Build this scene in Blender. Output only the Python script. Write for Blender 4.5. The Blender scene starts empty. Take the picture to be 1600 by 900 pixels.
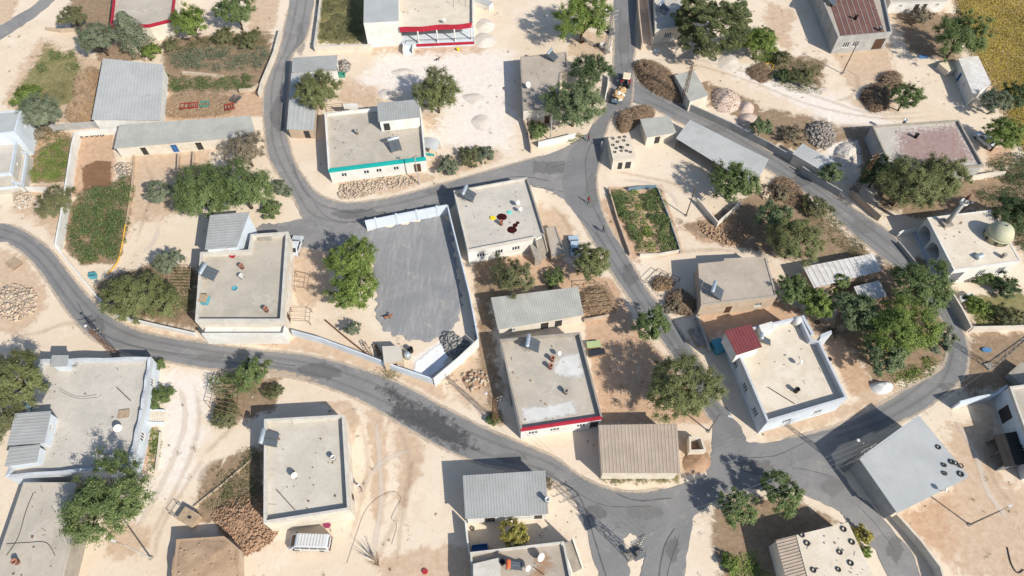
import bpy, bmesh, math, random
import numpy as np
from mathutils import Vector, Matrix
from mathutils.geometry import delaunay_2d_cdt
random.seed(7); RNG = np.random.default_rng(11)
sc = bpy.context.scene
COL = sc.collection
# ---------------------------------------------------------------- camera, sky, sun, exposure
CAM_H = 90.0; FPX = 1067.0; TH = math.atan(700.0 / FPX)      # drone height, focal length in photo pixels, tilt off straight down
cd = bpy.data.cameras.new('camera'); cam = bpy.data.objects.new('camera', cd); COL.objects.link(cam)
cam.location = (0, 0, CAM_H); cam.rotation_euler = (TH, 0, 0)
cd.sensor_width = 36; cd.lens = 36 * FPX / 1600; cd.clip_start = 1; cd.clip_end = 3000
sc.camera = cam
SUN_EL, SUN_AZ = 38.0, -44.0                                  # azimuth counted from +x; the sun stands to the lower right
w = bpy.data.worlds.new('World'); sc.world = w; w.use_nodes = True
nt = w.node_tree; bg = nt.nodes['Background']
sky = nt.nodes.new('ShaderNodeTexSky'); sky.sky_type = 'NISHITA'; sky.sun_disc = False
sky.sun_elevation = math.radians(SUN_EL); sky.sun_rotation = math.radians(90 - SUN_AZ)
sky.altitude = 500; sky.dust_density = 1.2
nt.links.new(sky.outputs[0], bg.inputs[0]); bg.inputs[1].default_value = 0.125
sd = bpy.data.lights.new('sun', 'SUN'); sd.energy = 4.5; sd.angle = math.radians(0.53); sd.color = (1, .955, .88)
so = bpy.data.objects.new('sun', sd); COL.objects.link(so)
sv = Vector((math.cos(math.radians(SUN_EL)) * math.cos(math.radians(SUN_AZ)), math.cos(math.radians(SUN_EL)) * math.sin(math.radians(SUN_AZ)), math.sin(math.radians(SUN_EL))))
so.rotation_euler = sv.to_track_quat('Z', 'Y').to_euler(); so.location = sv * 200
vs = sc.view_settings; vs.view_transform = 'Standard'; vs.look = 'None'; vs.gamma = 1; vs.exposure = 0.38; vs.use_curve_mapping = False
sc.cycles.max_bounces = 4; sc.cycles.transparent_max_bounces = 8

def P(px, py, z=0.0):
    """the point of the place seen at photo pixel (px, py) on the level z metres above the ground"""
    x = (px - 800) / FPX; y = (450 - py) / FPX
    d = Vector((x, y * math.cos(TH) + math.sin(TH), y * math.sin(TH) - math.cos(TH)))
    t = (z - CAM_H) / d.z
    return Vector((d.x * t, d.y * t, z))
def PPM(px, py, z=0.0):                                       # metres per photo pixel, sideways
    return (P(px + 1, py, z) - P(px, py, z)).length
# ---------------------------------------------------------------- materials
MATS = {}
def lin(c):
    return tuple(((v / 255 + .055) / 1.055) ** 2.4 if v > 10 else v / 255 / 12.92 for v in c)
def new_mat(name):
    m = bpy.data.materials.new(name); m.use_nodes = True
    return m, m.node_tree, m.node_tree.nodes['Principled BSDF']
def N(nt, t, **k):
    n = nt.nodes.new(t)
    for a, v in k.items():
        if a.startswith('i_'):
            key = a[2:]; n.inputs[int(key) if key.isdigit() else key.replace('_', ' ')].default_value = v
        else: setattr(n, a, v)
    return n
def noise(nt, pos, scale, detail=4, rough=.6, dist=0):
    n = N(nt, 'ShaderNodeTexNoise'); n.inputs['Scale'].default_value = scale; n.inputs['Detail'].default_value = detail
    n.inputs['Roughness'].default_value = rough; n.inputs['Distortion'].default_value = dist
    nt.links.new(pos, n.inputs['Vector']); return n.outputs['Fac']
def ramp(nt, fac, a, b):
    n = N(nt, 'ShaderNodeMapRange', interpolation_type='SMOOTHSTEP'); n.inputs['From Min'].default_value = a; n.inputs['From Max'].default_value = b
    nt.links.new(fac, n.inputs['Value']); return n.outputs['Result']
def mixc(nt, fac, a, b, mode='MIX'):
    n = N(nt, 'ShaderNodeMix', data_type='RGBA', blend_type=mode)
    for s, v in ((0, fac), (6, a), (7, b)):
        if isinstance(v, (int, float)): n.inputs[s].default_value = v
        elif isinstance(v, tuple): n.inputs[s].default_value = (*v, 1)
        else: nt.links.new(v, n.inputs[s])
    return n.outputs[2]
def math_(nt, op, a, b):
    n = N(nt, 'ShaderNodeMath', operation=op)
    for s, v in ((0, a), (1, b)):
        if isinstance(v, (int, float)): n.inputs[s].default_value = v
        else: nt.links.new(v, n.inputs[s])
    return n.outputs[0]
def position(nt):
    return N(nt, 'ShaderNodeNewGeometry').outputs['Position']
def fine(nt, pos, col, scale, amt):
    f = noise(nt, pos, scale, 5, .7)
    g = N(nt, 'ShaderNodeMapRange'); g.inputs['To Min'].default_value = 1 - amt; g.inputs['To Max'].default_value = 1 + amt
    g.inputs['From Min'].default_value = .25; g.inputs['From Max'].default_value = .75
    nt.links.new(f, g.inputs['Value'])
    return mixc(nt, 1.0, col, g.outputs[0], 'MULTIPLY')
def bump(nt, bsdf, h, strength, dist=.05):
    b = N(nt, 'ShaderNodeBump'); b.inputs['Strength'].default_value = strength; b.inputs['Distance'].default_value = dist
    nt.links.new(h, b.inputs['Height']); nt.links.new(b.outputs[0], bsdf.inputs['Normal'])
def M(name, c1, c2=None, scale=.5, rough=.9, metal=0, stain=None, stain_at=.58, amt=.12, fs=6, bmp=.25):
    """weathered surface: two tones in broad blotches, fine grain, and optional stains with a shape of their own"""
    if name in MATS: return MATS[name]
    m, nt, b = new_mat(name); pos = position(nt)
    c = c1 if isinstance(c1[0], float) else lin(c1)
    c2 = c if c2 is None else (c2 if isinstance(c2[0], float) else lin(c2))
    col = mixc(nt, ramp(nt, noise(nt, pos, scale, 6, .65, .6), .32, .68), c, c2)
    if stain: col = mixc(nt, ramp(nt, noise(nt, pos, scale * 1.7 + .11, 8, .72, 1.2), stain_at, stain_at + .16), col, lin(stain))
    if name.startswith('roof_'):                             # ponding rims and dark grime on flat concrete roofs
        col = mixc(nt, math_(nt, 'MULTIPLY', ramp(nt, noise(nt, pos, .35, 9, .7, 2.5), .56, .66), .38), col, tuple(v * .62 for v in c))
        col = mixc(nt, math_(nt, 'MULTIPLY', ramp(nt, noise(nt, pos, .9, 8, .75, 1.0), .6, .7), .45), col, lin((200, 192, 180)))
    col = fine(nt, pos, col, fs, amt)
    nt.links.new(col, b.inputs['Base Color']); b.inputs['Roughness'].default_value = rough; b.inputs['Metallic'].default_value = metal
    b.inputs['Specular IOR Level'].default_value = .25
    if bmp: bump(nt, b, noise(nt, pos, fs * 1.7, 5, .7), bmp, .03)
    MATS[name] = m; return m
# plain colours are surface colours, well below what sunlight makes of them
M('plaster_white', (212, 210, 203), (198, 194, 184), .4, stain=(172, 160, 142))
M('plaster_blue', (196, 203, 208), (182, 189, 194), .4, stain=(160, 160, 158))
M('plaster_cream', (205, 197, 182), (192, 180, 162), .5, stain=(168, 148, 126))
M('plaster_tan', (184, 166, 144), (168, 148, 126), .6, stain=(140, 110, 84))
M('plaster_grey', (165, 163, 158), (148, 146, 140), .5, stain=(125, 120, 112))
M('block_dark', (110, 112, 114), (95, 96, 98), .5)
M('roof_pale', (192, 184, 170), (178, 170, 155), .22, stain=(158, 138, 112), stain_at=.6, amt=.1)
M('roof_grey', (180, 170, 154), (162, 154, 140), .2, stain=(186, 180, 170), stain_at=.55)
M('roof_blue', (188, 180, 167), (172, 166, 155), .2, stain=(192, 182, 168), stain_at=.52)
M('roof_tan', (172, 160, 145), (158, 146, 131), .25, stain=(182, 171, 156))
M('roof_cream', (208, 196, 178), (196, 182, 160), .3, stain=(180, 160, 134))
M('cement', (158, 150, 138), (140, 132, 120), .6, stain=(176, 166, 150))
M('parapet_pale', (196, 190, 178), (180, 174, 162), .7, stain=(150, 144, 134))
M('parapet_blue', (184, 186, 188), (172, 175, 178), .7, stain=(150, 152, 154))
M('paint_red', (165, 38, 58), (150, 34, 50), .8, .7, amt=.1)
M('paint_turquoise', (20, 158, 150), (24, 148, 142), .8, .7, amt=.08)
M('metal_grey', (158, 158, 154), (146, 146, 142), .3, .7, .05, stain=(140, 130, 114), stain_at=.57, amt=.05, bmp=0)
M('metal_pale', (174, 174, 170), (163, 163, 159), .25, .7, .05, stain=(156, 146, 130), stain_at=.57, amt=.05, bmp=0)
M('metal_blue', (172, 173, 170), (162, 163, 160), .25, .7, .05, amt=.05, bmp=0)
M('metal_warm', (170, 154, 138), (158, 143, 127), .5, .7, .1, stain=(140, 112, 90), stain_at=.6, amt=.1, bmp=0)
M('metal_dust', (172, 170, 160), (158, 156, 148), .4, .65, .1, stain=(150, 138, 118), stain_at=.6, amt=.07, bmp=0)
M('metal_red', (122, 66, 66), (112, 58, 60), .5, .6, .1, amt=.08, bmp=0)
M('metal_rust', (120, 88, 78), (104, 74, 66), .4, .7, .1, stain=(140, 112, 100), stain_at=.58, bmp=0)
M('seam_pale', (176, 168, 160), None, 1)
M('sheet_white', (205, 202, 196), (186, 180, 172), .7, .6, stain=(150, 140, 128), stain_at=.6)
M('steel_dark', (46, 45, 44), (56, 52, 49), 1, .6, .4)
M('steel_grey', (128, 130, 130), (112, 110, 106), 1, .5, .5)
M('steel_rust', (118, 88, 66), (98, 72, 56), 1, .7, .2)
M('pole_wood', (92, 76, 60), (78, 64, 50), 1)
M('rubber', (58, 56, 54), (76, 73, 69), 2, .85)
M('frame_white', (205, 204, 200), None, 1, .6)
M('door_blue', (52, 98, 148), (44, 84, 130), 1, .6)
M('door_brown', (84, 60, 46), (74, 52, 40), 1, .6)
M('door_dark', (52, 50, 50), (60, 56, 54), 1, .6)
M('tank_steel', (186, 194, 198), (172, 180, 184), 1, .35, .5, bmp=0)
M('tank_orange', (196, 104, 66), (186, 92, 58), 1, .6)
M('dish_white', (205, 203, 198), (188, 184, 176), 1, .6)
M('clay', (158, 112, 92), (144, 100, 82), 1)
M('pepper', (62, 16, 18), (48, 12, 14), 3, .8, amt=.3, fs=14)
M('cloth_yellow', (214, 190, 40), None, 1); M('cloth_teal', (96, 190, 178), None, 1)
M('cloth_white', (206, 204, 200), (190, 188, 184), 1); M('cloth_blue', (92, 132, 166), (74, 112, 150), 2)
M('cloth_magenta', (132, 56, 82), None, 1); M('cloth_red', (158, 50, 56), None, 1); M('cloth_dark', (46, 48, 56), None, 1)
M('cloth_green', (160, 172, 126), None, 1); M('skin', (150, 108, 84), None, 1); M('hair', (34, 27, 22), None, 1)
M('plastic_teal', (86, 150, 160), (76, 138, 150), 1, .5); M('plastic_blue', (60, 110, 160), None, 1, .5); M('plastic_black', (28, 28, 30), None, 1, .5)
M('plastic_green', (70, 134, 116), None, 1, .5)
M('car_white', (186, 188, 190), None, 1, .3, amt=.02, bmp=0); M('car_blue', (168, 184, 194), None, 1, .3, amt=.02, bmp=0)
M('car_dark', (30, 32, 35), None, 1, .5); M('tractor_red', (142, 50, 50), None, 1, .45, amt=.05); M('tractor_cream', (212, 196, 168), None, 1, .5)
M('trailer_blue', (112, 134, 146), (100, 122, 136), 1, .6); M('sack', (190, 160, 118), (172, 140, 98), 1.2)
M('sack_white', (200, 194, 182), None, 1); M('wood', (132, 106, 82), (112, 90, 70), 1.5); M('wood_pale', (172, 150, 124), (150, 130, 106), 1.5)
M('bark', (88, 74, 60), (70, 58, 48), 2); M('hose', (206, 160, 70), None, 1, .6); M('hose_dark', (60, 58, 56), None, 1, .6)
M('straw', (146, 118, 86), (126, 100, 72), 1.2, amt=.3, fs=9, bmp=.6); M('brush_brown', (118, 96, 76), (98, 80, 64), 1.2, amt=.3, fs=9, bmp=.6)
M('brush_dark', (84, 68, 58), (70, 58, 50), 1.2, amt=.3, fs=9, bmp=.6); M('stick', (160, 138, 112), (124, 104, 84), 2)
M('heap_white', (204, 196, 184), (190, 178, 164), .8, amt=.14, fs=7, bmp=.7); M('heap_pink', (190, 170, 154), (176, 156, 140), .8, amt=.18, fs=7, bmp=.7)
M('heap_soil', (168, 138, 112), (150, 120, 94), .8, amt=.22, fs=6, bmp=.8); M('mud_roof', (172, 146, 118), (156, 130, 104), .6, amt=.2, fs=5, bmp=.8)
M('stone_pale', (188, 172, 150), (168, 148, 126), .6, amt=.15); M('stone_tan', (166, 140, 112), (150, 124, 98), .6, amt=.15)
M('stone_grey', (150, 146, 140), (122, 120, 116), .9, amt=.2); M('dome_green', (176, 174, 146), (166, 163, 136), .5, .6, stain=(150, 148, 122), stain_at=.62)
M('firewood', (160, 150, 138), (120, 112, 104), 1.5); M('tomb', (206, 204, 198), (190, 186, 178), .8)
M('concrete_post', (172, 168, 160), (156, 150, 142), 1); M('tar', (84, 84, 84), (98, 97, 96), 1)
M('pipe_white', (196, 194, 190), None, 1, .6); M('animal_brown', (150, 100, 68), (130, 84, 56), 2)
def glass():
    m, nt, b = new_mat('window_glass'); b.inputs['Base Color'].default_value = (.022, .027, .032, 1); b.inputs['Roughness'].default_value = .12
    MATS['window_glass'] = m
    m, nt, b = new_mat('solar_glass'); b.inputs['Base Color'].default_value = (.07, .08, .09, 1); b.inputs['Roughness'].default_value = .3
    MATS['solar_glass'] = m
glass()
def leaf_mat():
    m, nt, b = new_mat('leaves')
    a = N(nt, 'ShaderNodeAttribute', attribute_name='leafcol')
    nt.links.new(a.outputs['Color'], b.inputs['Base Color']); b.inputs['Roughness'].default_value = .7; b.inputs['Specular IOR Level'].default_value = .2
    tr = N(nt, 'ShaderNodeBsdfTranslucent'); nt.links.new(a.outputs['Color'], tr.inputs['Color'])
    mx = N(nt, 'ShaderNodeMixShader'); mx.inputs[0].default_value = .3
    nt.links.new(b.outputs[0], mx.inputs[1]); nt.links.new(tr.outputs[0], mx.inputs[2])
    nt.links.new(mx.outputs[0], nt.nodes['Material Output'].inputs['Surface']); MATS['leaves'] = m
leaf_mat()
def asphalt(name, c1, c2, wear=.55):
    m, nt, b = new_mat(name); pos = position(nt)
    col = mixc(nt, ramp(nt, noise(nt, pos, .12, 5, .6, 1.5), .35, .65), lin(c1), lin(c2))
    col = mixc(nt, math_(nt, 'MULTIPLY', ramp(nt, noise(nt, pos, .45, 8, .72, .8), wear, wear + .2), .55), col, lin((170, 160, 146)))
    col = mixc(nt, math_(nt, 'MULTIPLY', ramp(nt, noise(nt, pos, .33, 6, .7, 2.0), .6, .74), .5), col, lin((92, 92, 92)))
    v = N(nt, 'ShaderNodeTexVoronoi', feature='DISTANCE_TO_EDGE'); v.inputs['Scale'].default_value = .16
    wob = N(nt, 'ShaderNodeVectorMath', operation='ADD'); nn = N(nt, 'ShaderNodeTexNoise'); nn.inputs['Scale'].default_value = .5; nn.inputs['Detail'].default_value = 5
    nt.links.new(pos, nn.inputs['Vector']); sc_ = N(nt, 'ShaderNodeVectorMath', operation='SCALE'); sc_.inputs['Scale'].default_value = 3.0
    nt.links.new(nn.outputs['Color'], sc_.inputs[0]); nt.links.new(pos, wob.inputs[0]); nt.links.new(sc_.outputs[0], wob.inputs[1]); nt.links.new(wob.outputs[0], v.inputs['Vector'])
    crack = math_(nt, 'MULTIPLY', math_(nt, 'SUBTRACT', 1.0, ramp(nt, v.outputs['Distance'], .004, .014)), ramp(nt, noise(nt, pos, .1, 3), .48, .6))
    col = mixc(nt, math_(nt, 'MULTIPLY', crack, .3), col, lin((62, 62, 63)))
    col = fine(nt, pos, col, 5, .1); col = fine(nt, pos, col, 24, .12)
    nt.links.new(col, b.inputs['Base Color']); b.inputs['Roughness'].default_value = .88; b.inputs['Specular IOR Level'].default_value = .25
    bump(nt, b, noise(nt, pos, 18, 4, .7), .3, .02); MATS[name] = m
asphalt('asphalt', (128, 126, 123), (118, 117, 115)); asphalt('asphalt_new', (124, 123, 121), (114, 113, 112), .6); asphalt('asphalt_old', (134, 131, 127), (122, 120, 118), .52)
def gravel_mat():
    m, nt, b = new_mat('gravel_raked'); pos = position(nt)
    col = mixc(nt, ramp(nt, noise(nt, pos, .15, 6, .65, 1), .35, .7), lin((126, 126, 126)), lin((140, 138, 136)))
    mp = N(nt, 'ShaderNodeMapping'); mp.inputs['Scale'].default_value = (1.6, .16, 1); mp.inputs['Rotation'].default_value = (0, 0, -.2); nt.links.new(pos, mp.inputs['Vector'])
    col = mixc(nt, math_(nt, 'MULTIPLY', ramp(nt, noise(nt, mp.outputs[0], .9, 6, .65, .6), .48, .66), .5), col, lin((156, 153, 149)))
    col = mixc(nt, math_(nt, 'MULTIPLY', ramp(nt, noise(nt, pos, .22, 6, .7, 1.2), .56, .7), .45), col, lin((176, 166, 152)))
    col = fine(nt, pos, col, 9, .14); col = fine(nt, pos, col, 2, .06)
    nt.links.new(col, b.inputs['Base Color']); b.inputs['Roughness'].default_value = .95
    bump(nt, b, noise(nt, pos, 10, 5, .8), .5, .04); MATS['gravel_raked'] = m
gravel_mat()
def patch_mat(name, c1, c2, lo=.42, hi=.58, sc1=.8, amp=.9, opac=1.0):
    """a thin coat (limewash, tar, dust, drying crop) whose edge breaks up by noise"""
    m, nt, b = new_mat(name); pos = position(nt)
    a = N(nt, 'ShaderNodeAttribute', attribute_name='mask')
    n = math_(nt, 'MULTIPLY', math_(nt, 'SUBTRACT', noise(nt, pos, sc1, 8, .72, .6), .5), amp)
    fac = math_(nt, 'MULTIPLY', ramp(nt, math_(nt, 'ADD', a.outputs['Fac'], n), lo, hi), opac)
    col = mixc(nt, ramp(nt, noise(nt, pos, sc1 * .7, 5), .35, .65), lin(c1), lin(c2)); col = fine(nt, pos, col, 8, .12)
    nt.links.new(col, b.inputs['Base Color']); b.inputs['Roughness'].default_value = .9; b.inputs['Specular IOR Level'].default_value = .2
    t = N(nt, 'ShaderNodeBsdfTransparent'); mx = N(nt, 'ShaderNodeMixShader')
    nt.links.new(fac, mx.inputs[0]); nt.links.new(t.outputs[0], mx.inputs[1]); nt.links.new(b.outputs[0], mx.inputs[2])
    nt.links.new(mx.outputs[0], nt.nodes['Material Output'].inputs['Surface']); MATS[name] = m
patch_mat('coat_lime', (214, 212, 206), (202, 200, 194), .35, .85, amp=1.5, opac=.85); patch_mat('coat_tar', (72, 73, 74), (84, 84, 84), .35, .95, amp=2.6, sc1=1.3, opac=.6)
patch_mat('coat_red', (156, 108, 106), (168, 136, 130), .35, .85, amp=2.8, sc1=2.0, opac=.48); patch_mat('coat_rust', (170, 122, 84), (180, 142, 106), .35, .9, amp=1.8, opac=.6)
patch_mat('coat_dust', (200, 180, 154), (190, 168, 140), amp=1.2, opac=.7); patch_mat('coat_white', (222, 222, 220), (212, 212, 210), amp=.7)
patch_mat('coat_damp', (132, 98, 72), (120, 88, 62), .35, .8, amp=1.4, opac=.65); patch_mat('coat_dark', (96, 95, 93), (106, 105, 102), amp=2.4, sc1=1.2, opac=.28); patch_mat('coat_mend', (136, 134, 130), (128, 126, 122), .35, .9, amp=1.8, sc1=1.5, opac=.45)
patch_mat('coat_track', (190, 168, 142), (182, 160, 136), .3, 1.0, .9, 1.4, .24); patch_mat('coat_pale', (218, 206, 190), (214, 200, 184), .3, .9, .7, 1.0, .55); patch_mat('coat_wheel', (104, 104, 103), (112, 111, 110), .3, 1.0, .5, 1.0, .2); patch_mat('coat_verge', (196, 180, 160), (184, 168, 148), .45, .85, 1.3, 1.6, .7)
ZONES = ['red', 'tan', 'brown', 'grass', 'grey', 'white']
def ground_mat():
    m, nt, b = new_mat('ground_soil'); pos = position(nt)
    col = mixc(nt, ramp(nt, noise(nt, pos, .07, 6, .6, 1.0), .35, .65), lin((212, 196, 174)), lin((206, 187, 163)))
    col = mixc(nt, math_(nt, 'MULTIPLY', ramp(nt, noise(nt, pos, .16, 7, .62, 1.5), .55, .75), .5), col, lin((192, 170, 144)))
    col = mixc(nt, math_(nt, 'MULTIPLY', ramp(nt, noise(nt, pos, .3, 7, .65, .5), .54, .7), .5), col, lin((216, 204, 188)))
    nz = noise(nt, pos, .5, 8, .68, .9); nz2 = noise(nt, pos, 1.1, 6, .7, .3)
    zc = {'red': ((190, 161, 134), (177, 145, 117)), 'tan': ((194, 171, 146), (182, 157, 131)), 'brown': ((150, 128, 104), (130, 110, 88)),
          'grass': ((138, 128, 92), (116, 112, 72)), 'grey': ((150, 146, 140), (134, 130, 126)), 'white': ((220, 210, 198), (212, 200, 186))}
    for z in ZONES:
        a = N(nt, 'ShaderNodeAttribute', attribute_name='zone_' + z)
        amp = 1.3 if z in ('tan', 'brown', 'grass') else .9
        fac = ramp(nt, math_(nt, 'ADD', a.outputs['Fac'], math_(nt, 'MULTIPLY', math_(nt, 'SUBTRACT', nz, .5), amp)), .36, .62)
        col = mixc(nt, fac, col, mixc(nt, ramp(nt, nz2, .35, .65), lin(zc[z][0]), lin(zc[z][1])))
    col = fine(nt, pos, col, 1.6, .05); col = fine(nt, pos, col, 7, .06); col = fine(nt, pos, col, 25, .05)
    nt.links.new(col, b.inputs['Base Color']); b.inputs['Roughness'].default_value = .97; b.inputs['Specular IOR Level'].default_value = .12
    h = math_(nt, 'ADD', math_(nt, 'MULTIPLY', noise(nt, pos, 1.3, 7, .7, .4), 1.6), noise(nt, pos, 9, 5, .75)); bump(nt, b, h, .32, .09)
    MATS['ground_soil'] = m
ground_mat()
# ---------------------------------------------------------------- mesh helpers
ORG = {}
def props(o, label=None, cat=None, group=None, kind=None):
    if label: o['label'] = label
    if cat: o['category'] = cat
    if group: o['group'] = group
    if kind: o['kind'] = kind
    return o
def thing(name, label, cat, loc, group=None, rz=0):
    o = bpy.data.objects.new(name, None); o.empty_display_size = .3; COL.objects.link(o); o.location = loc; o.rotation_euler = (0, 0, rz)
    ORG[o] = Vector(loc); return props(o, label, cat, group)
def link(name, me, parent=None, loc=None):
    o = bpy.data.objects.new(name, me); COL.objects.link(o)
    if parent is not None: o.parent = parent; ORG[o] = ORG.get(parent, Vector())
    if loc is not None: o.location = loc
    return o
class MB:
    """collects faces; build() links them as one mesh object. With a parent the points are in the place's coordinates"""
    def __init__(s): s.v = []; s.f = []
    def quad(s, *p):
        n = len(s.v); s.v += [tuple(q) for q in p]; s.f.append(tuple(range(n, n + len(p)))); return s
    def box(s, c, d, rz=0, rx=0, ry=0, taper=1.0):
        R = Matrix.Rotation(rz, 3, 'Z') @ Matrix.Rotation(ry, 3, 'Y') @ Matrix.Rotation(rx, 3, 'X'); n = len(s.v); c = Vector(c)
        for z in (-.5, .5):
            k = taper if z > 0 else 1
            for x, y in ((-.5, -.5), (.5, -.5), (.5, .5), (-.5, .5)): s.v.append(tuple(c + R @ Vector((x * d[0] * k, y * d[1] * k, z * d[2]))))
        s.f += [tuple(n + i for i in q) for q in ((3, 2, 1, 0), (4, 5, 6, 7), (0, 1, 5, 4), (1, 2, 6, 5), (2, 3, 7, 6), (3, 0, 4, 7))]; return s
    def prism(s, poly, z0, z1, top=True, bottom=False):
        n = len(s.v); k = len(poly)
        z0 = z0 if isinstance(z0, (list, tuple)) else [z0] * k; z1 = z1 if isinstance(z1, (list, tuple)) else [z1] * k
        s.v += [(p[0], p[1], z0[i]) for i, p in enumerate(poly)] + [(p[0], p[1], z1[i]) for i, p in enumerate(poly)]
        s.f += [(n + i, n + (i + 1) % k, n + k + (i + 1) % k, n + k + i) for i in range(k)]
        if top: s.f.append(tuple(n + k + i for i in range(k)))
        if bottom: s.f.append(tuple(n + i for i in reversed(range(k))))
        return s
    def tube(s, pts, rad, n=6, cap=True):
        pts = [Vector(p) for p in pts]; rad = rad if isinstance(rad, (list, tuple)) else [rad] * len(pts); base = len(s.v)
        for i, p in enumerate(pts):
            d = (pts[min(i + 1, len(pts) - 1)] - pts[max(i - 1, 0)]).normalized()
            a = d.cross(Vector((0, 0, 1)) if abs(d.z) < .95 else Vector((1, 0, 0))).normalized(); b = d.cross(a)
            for k in range(n):
                t = 2 * math.pi * k / n; s.v.append(tuple(p + (a * math.cos(t) + b * math.sin(t)) * rad[i]))
        for i in range(len(pts) - 1):
            for k in range(n): s.f.append((base + i * n + k, base + i * n + (k + 1) % n, base + (i + 1) * n + (k + 1) % n, base + (i + 1) * n + k))
        if cap: s.f += [tuple(base + k for k in reversed(range(n))), tuple(base + (len(pts) - 1) * n + k for k in range(n))]
        return s
    def lathe(s, c, prof, n=12, axis=None):
        """prof: (radius, height) pairs round the z axis at c (or round axis)"""
        c = Vector(c); q = Vector((0, 0, 1)).rotation_difference(Vector(axis)).to_matrix() if axis is not None else Matrix.Identity(3); base = len(s.v)
        for r, z in prof:
            for k in range(n):
                t = 2 * math.pi * k / n; s.v.append(tuple(c + q @ Vector((r * math.cos(t), r * math.sin(t), z))))
        for i in range(len(prof) - 1):
            for k in range(n): s.f.append((base + i * n + k, base + i * n + (k + 1) % n, base + (i + 1) * n + (k + 1) % n, base + (i + 1) * n + k))
        if prof[0][0] > .001: s.f.append(tuple(base + k for k in reversed(range(n))))
        if prof[-1][0] > .001: s.f.append(tuple(base + (len(prof) - 1) * n + k for k in range(n)))
        return s
    def mesh(s, name, mat, off=Vector(), smooth=False):
        me = bpy.data.meshes.new(name); o = Vector(off)
        me.from_pydata([(a - o.x, b - o.y, c - o.z) for a, b, c in s.v], [], s.f); me.materials.append(MATS[mat])
        if smooth: me.shade_smooth()
        me.update(); return me
    def build(s, name, mat, parent=None, smooth=False, local=False, label=None):
        off = Vector() if (parent is None or local) else ORG[parent]
        o = link(name, s.mesh(name, mat, off, smooth), parent)
        if label: o['label'] = label
        return o
def copy_tree(o, parent=None):
    c = o.copy(); COL.objects.link(c); c.parent = parent
    ORG[c] = ORG.get(o, Vector())
    for ch in list(o.children): copy_tree(ch, c)
    return c
def cr(pts, n=6, closed=False):
    """Catmull-Rom through 2-D or 3-D points"""
    p = [Vector(q) for q in pts]; out = []; k = len(p)
    for i in range(k if closed else k - 1):
        a, b, c, d = (p[(i - 1) % k], p[i], p[(i + 1) % k], p[(i + 2) % k]) if closed else (p[max(i - 1, 0)], p[i], p[i + 1], p[min(i + 2, k - 1)])
        for j in range(n):
            t = j / n; out.append(.5 * ((2 * b) + (c - a) * t + (2 * a - 5 * b + 4 * c - d) * t * t + (3 * b - a - 3 * c + d) * t ** 3))
    if not closed: out.append(p[-1])
    return out
def inset(poly, d):
    """move the edges of a clockwise-in-photo polygon inwards"""
    k = len(poly); out = []; ar = sum(poly[i][0] * poly[(i + 1) % k][1] - poly[(i + 1) % k][0] * poly[i][1] for i in range(k)); sg = 1 if ar > 0 else -1
    for i in range(k):
        a, b, c = (Vector(poly[j % k][:2]) for j in (i - 1, i, i + 1))
        u = (b - a).normalized(); v = (c - b).normalized(); nu = Vector((-u.y, u.x)) * sg; nv = Vector((-v.y, v.x)) * sg
        m = nu + nv; m = m / max(.3, m.length_squared) * 2
        out.append((b.x + m.x * d, b.y + m.y * d))
    return out
def signed(poly, X, Y):
    """signed distance of points to a polygon, positive inside (numpy)"""
    poly = np.array([(p[0], p[1]) for p in poly]); d2 = np.full(X.shape, 1e12); ins = np.zeros(X.shape, bool); k = len(poly)
    for i in range(k):
        a, b = poly[i], poly[(i + 1) % k]; ab = b - a; t = np.clip(((X - a[0]) * ab[0] + (Y - a[1]) * ab[1]) / (ab @ ab + 1e-9), 0, 1)
        d2 = np.minimum(d2, (X - a[0] - t * ab[0]) ** 2 + (Y - a[1] - t * ab[1]) ** 2)
        if abs(ab[1]) > 1e-9:
            cond = (a[1] > Y) != (b[1] > Y); ins ^= cond & (X < ab[0] * (Y - a[1]) / ab[1] + a[0])
    return np.where(ins, 1, -1) * np.sqrt(d2)
def wpoly(px, z=0): return [P(x, y, z) for x, y in px]
def arrays(name, V, F, mat, attrs=None, smooth=False):
    """mesh from numpy arrays; all faces with the same number of corners"""
    me = bpy.data.meshes.new(name); nv, (nf, k) = len(V), F.shape
    me.vertices.add(nv); me.vertices.foreach_set('co', np.ascontiguousarray(V, dtype=np.float32).ravel())
    me.loops.add(nf * k); me.loops.foreach_set('vertex_index', np.ascontiguousarray(F, dtype=np.int32).ravel())
    me.polygons.add(nf); me.polygons.foreach_set('loop_start', np.arange(0, nf * k, k, dtype=np.int32)); me.polygons.foreach_set('loop_total', np.full(nf, k, dtype=np.int32))
    for n, (t, d) in (attrs or {}).items():
        a = me.attributes.new(n, t, 'POINT'); a.data.foreach_set('color' if t == 'FLOAT_COLOR' else 'value', np.ascontiguousarray(d, dtype=np.float32).ravel())
    me.materials.append(MATS[mat]); me.update(calc_edges=True)
    if smooth: me.shade_smooth()
    return me
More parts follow.
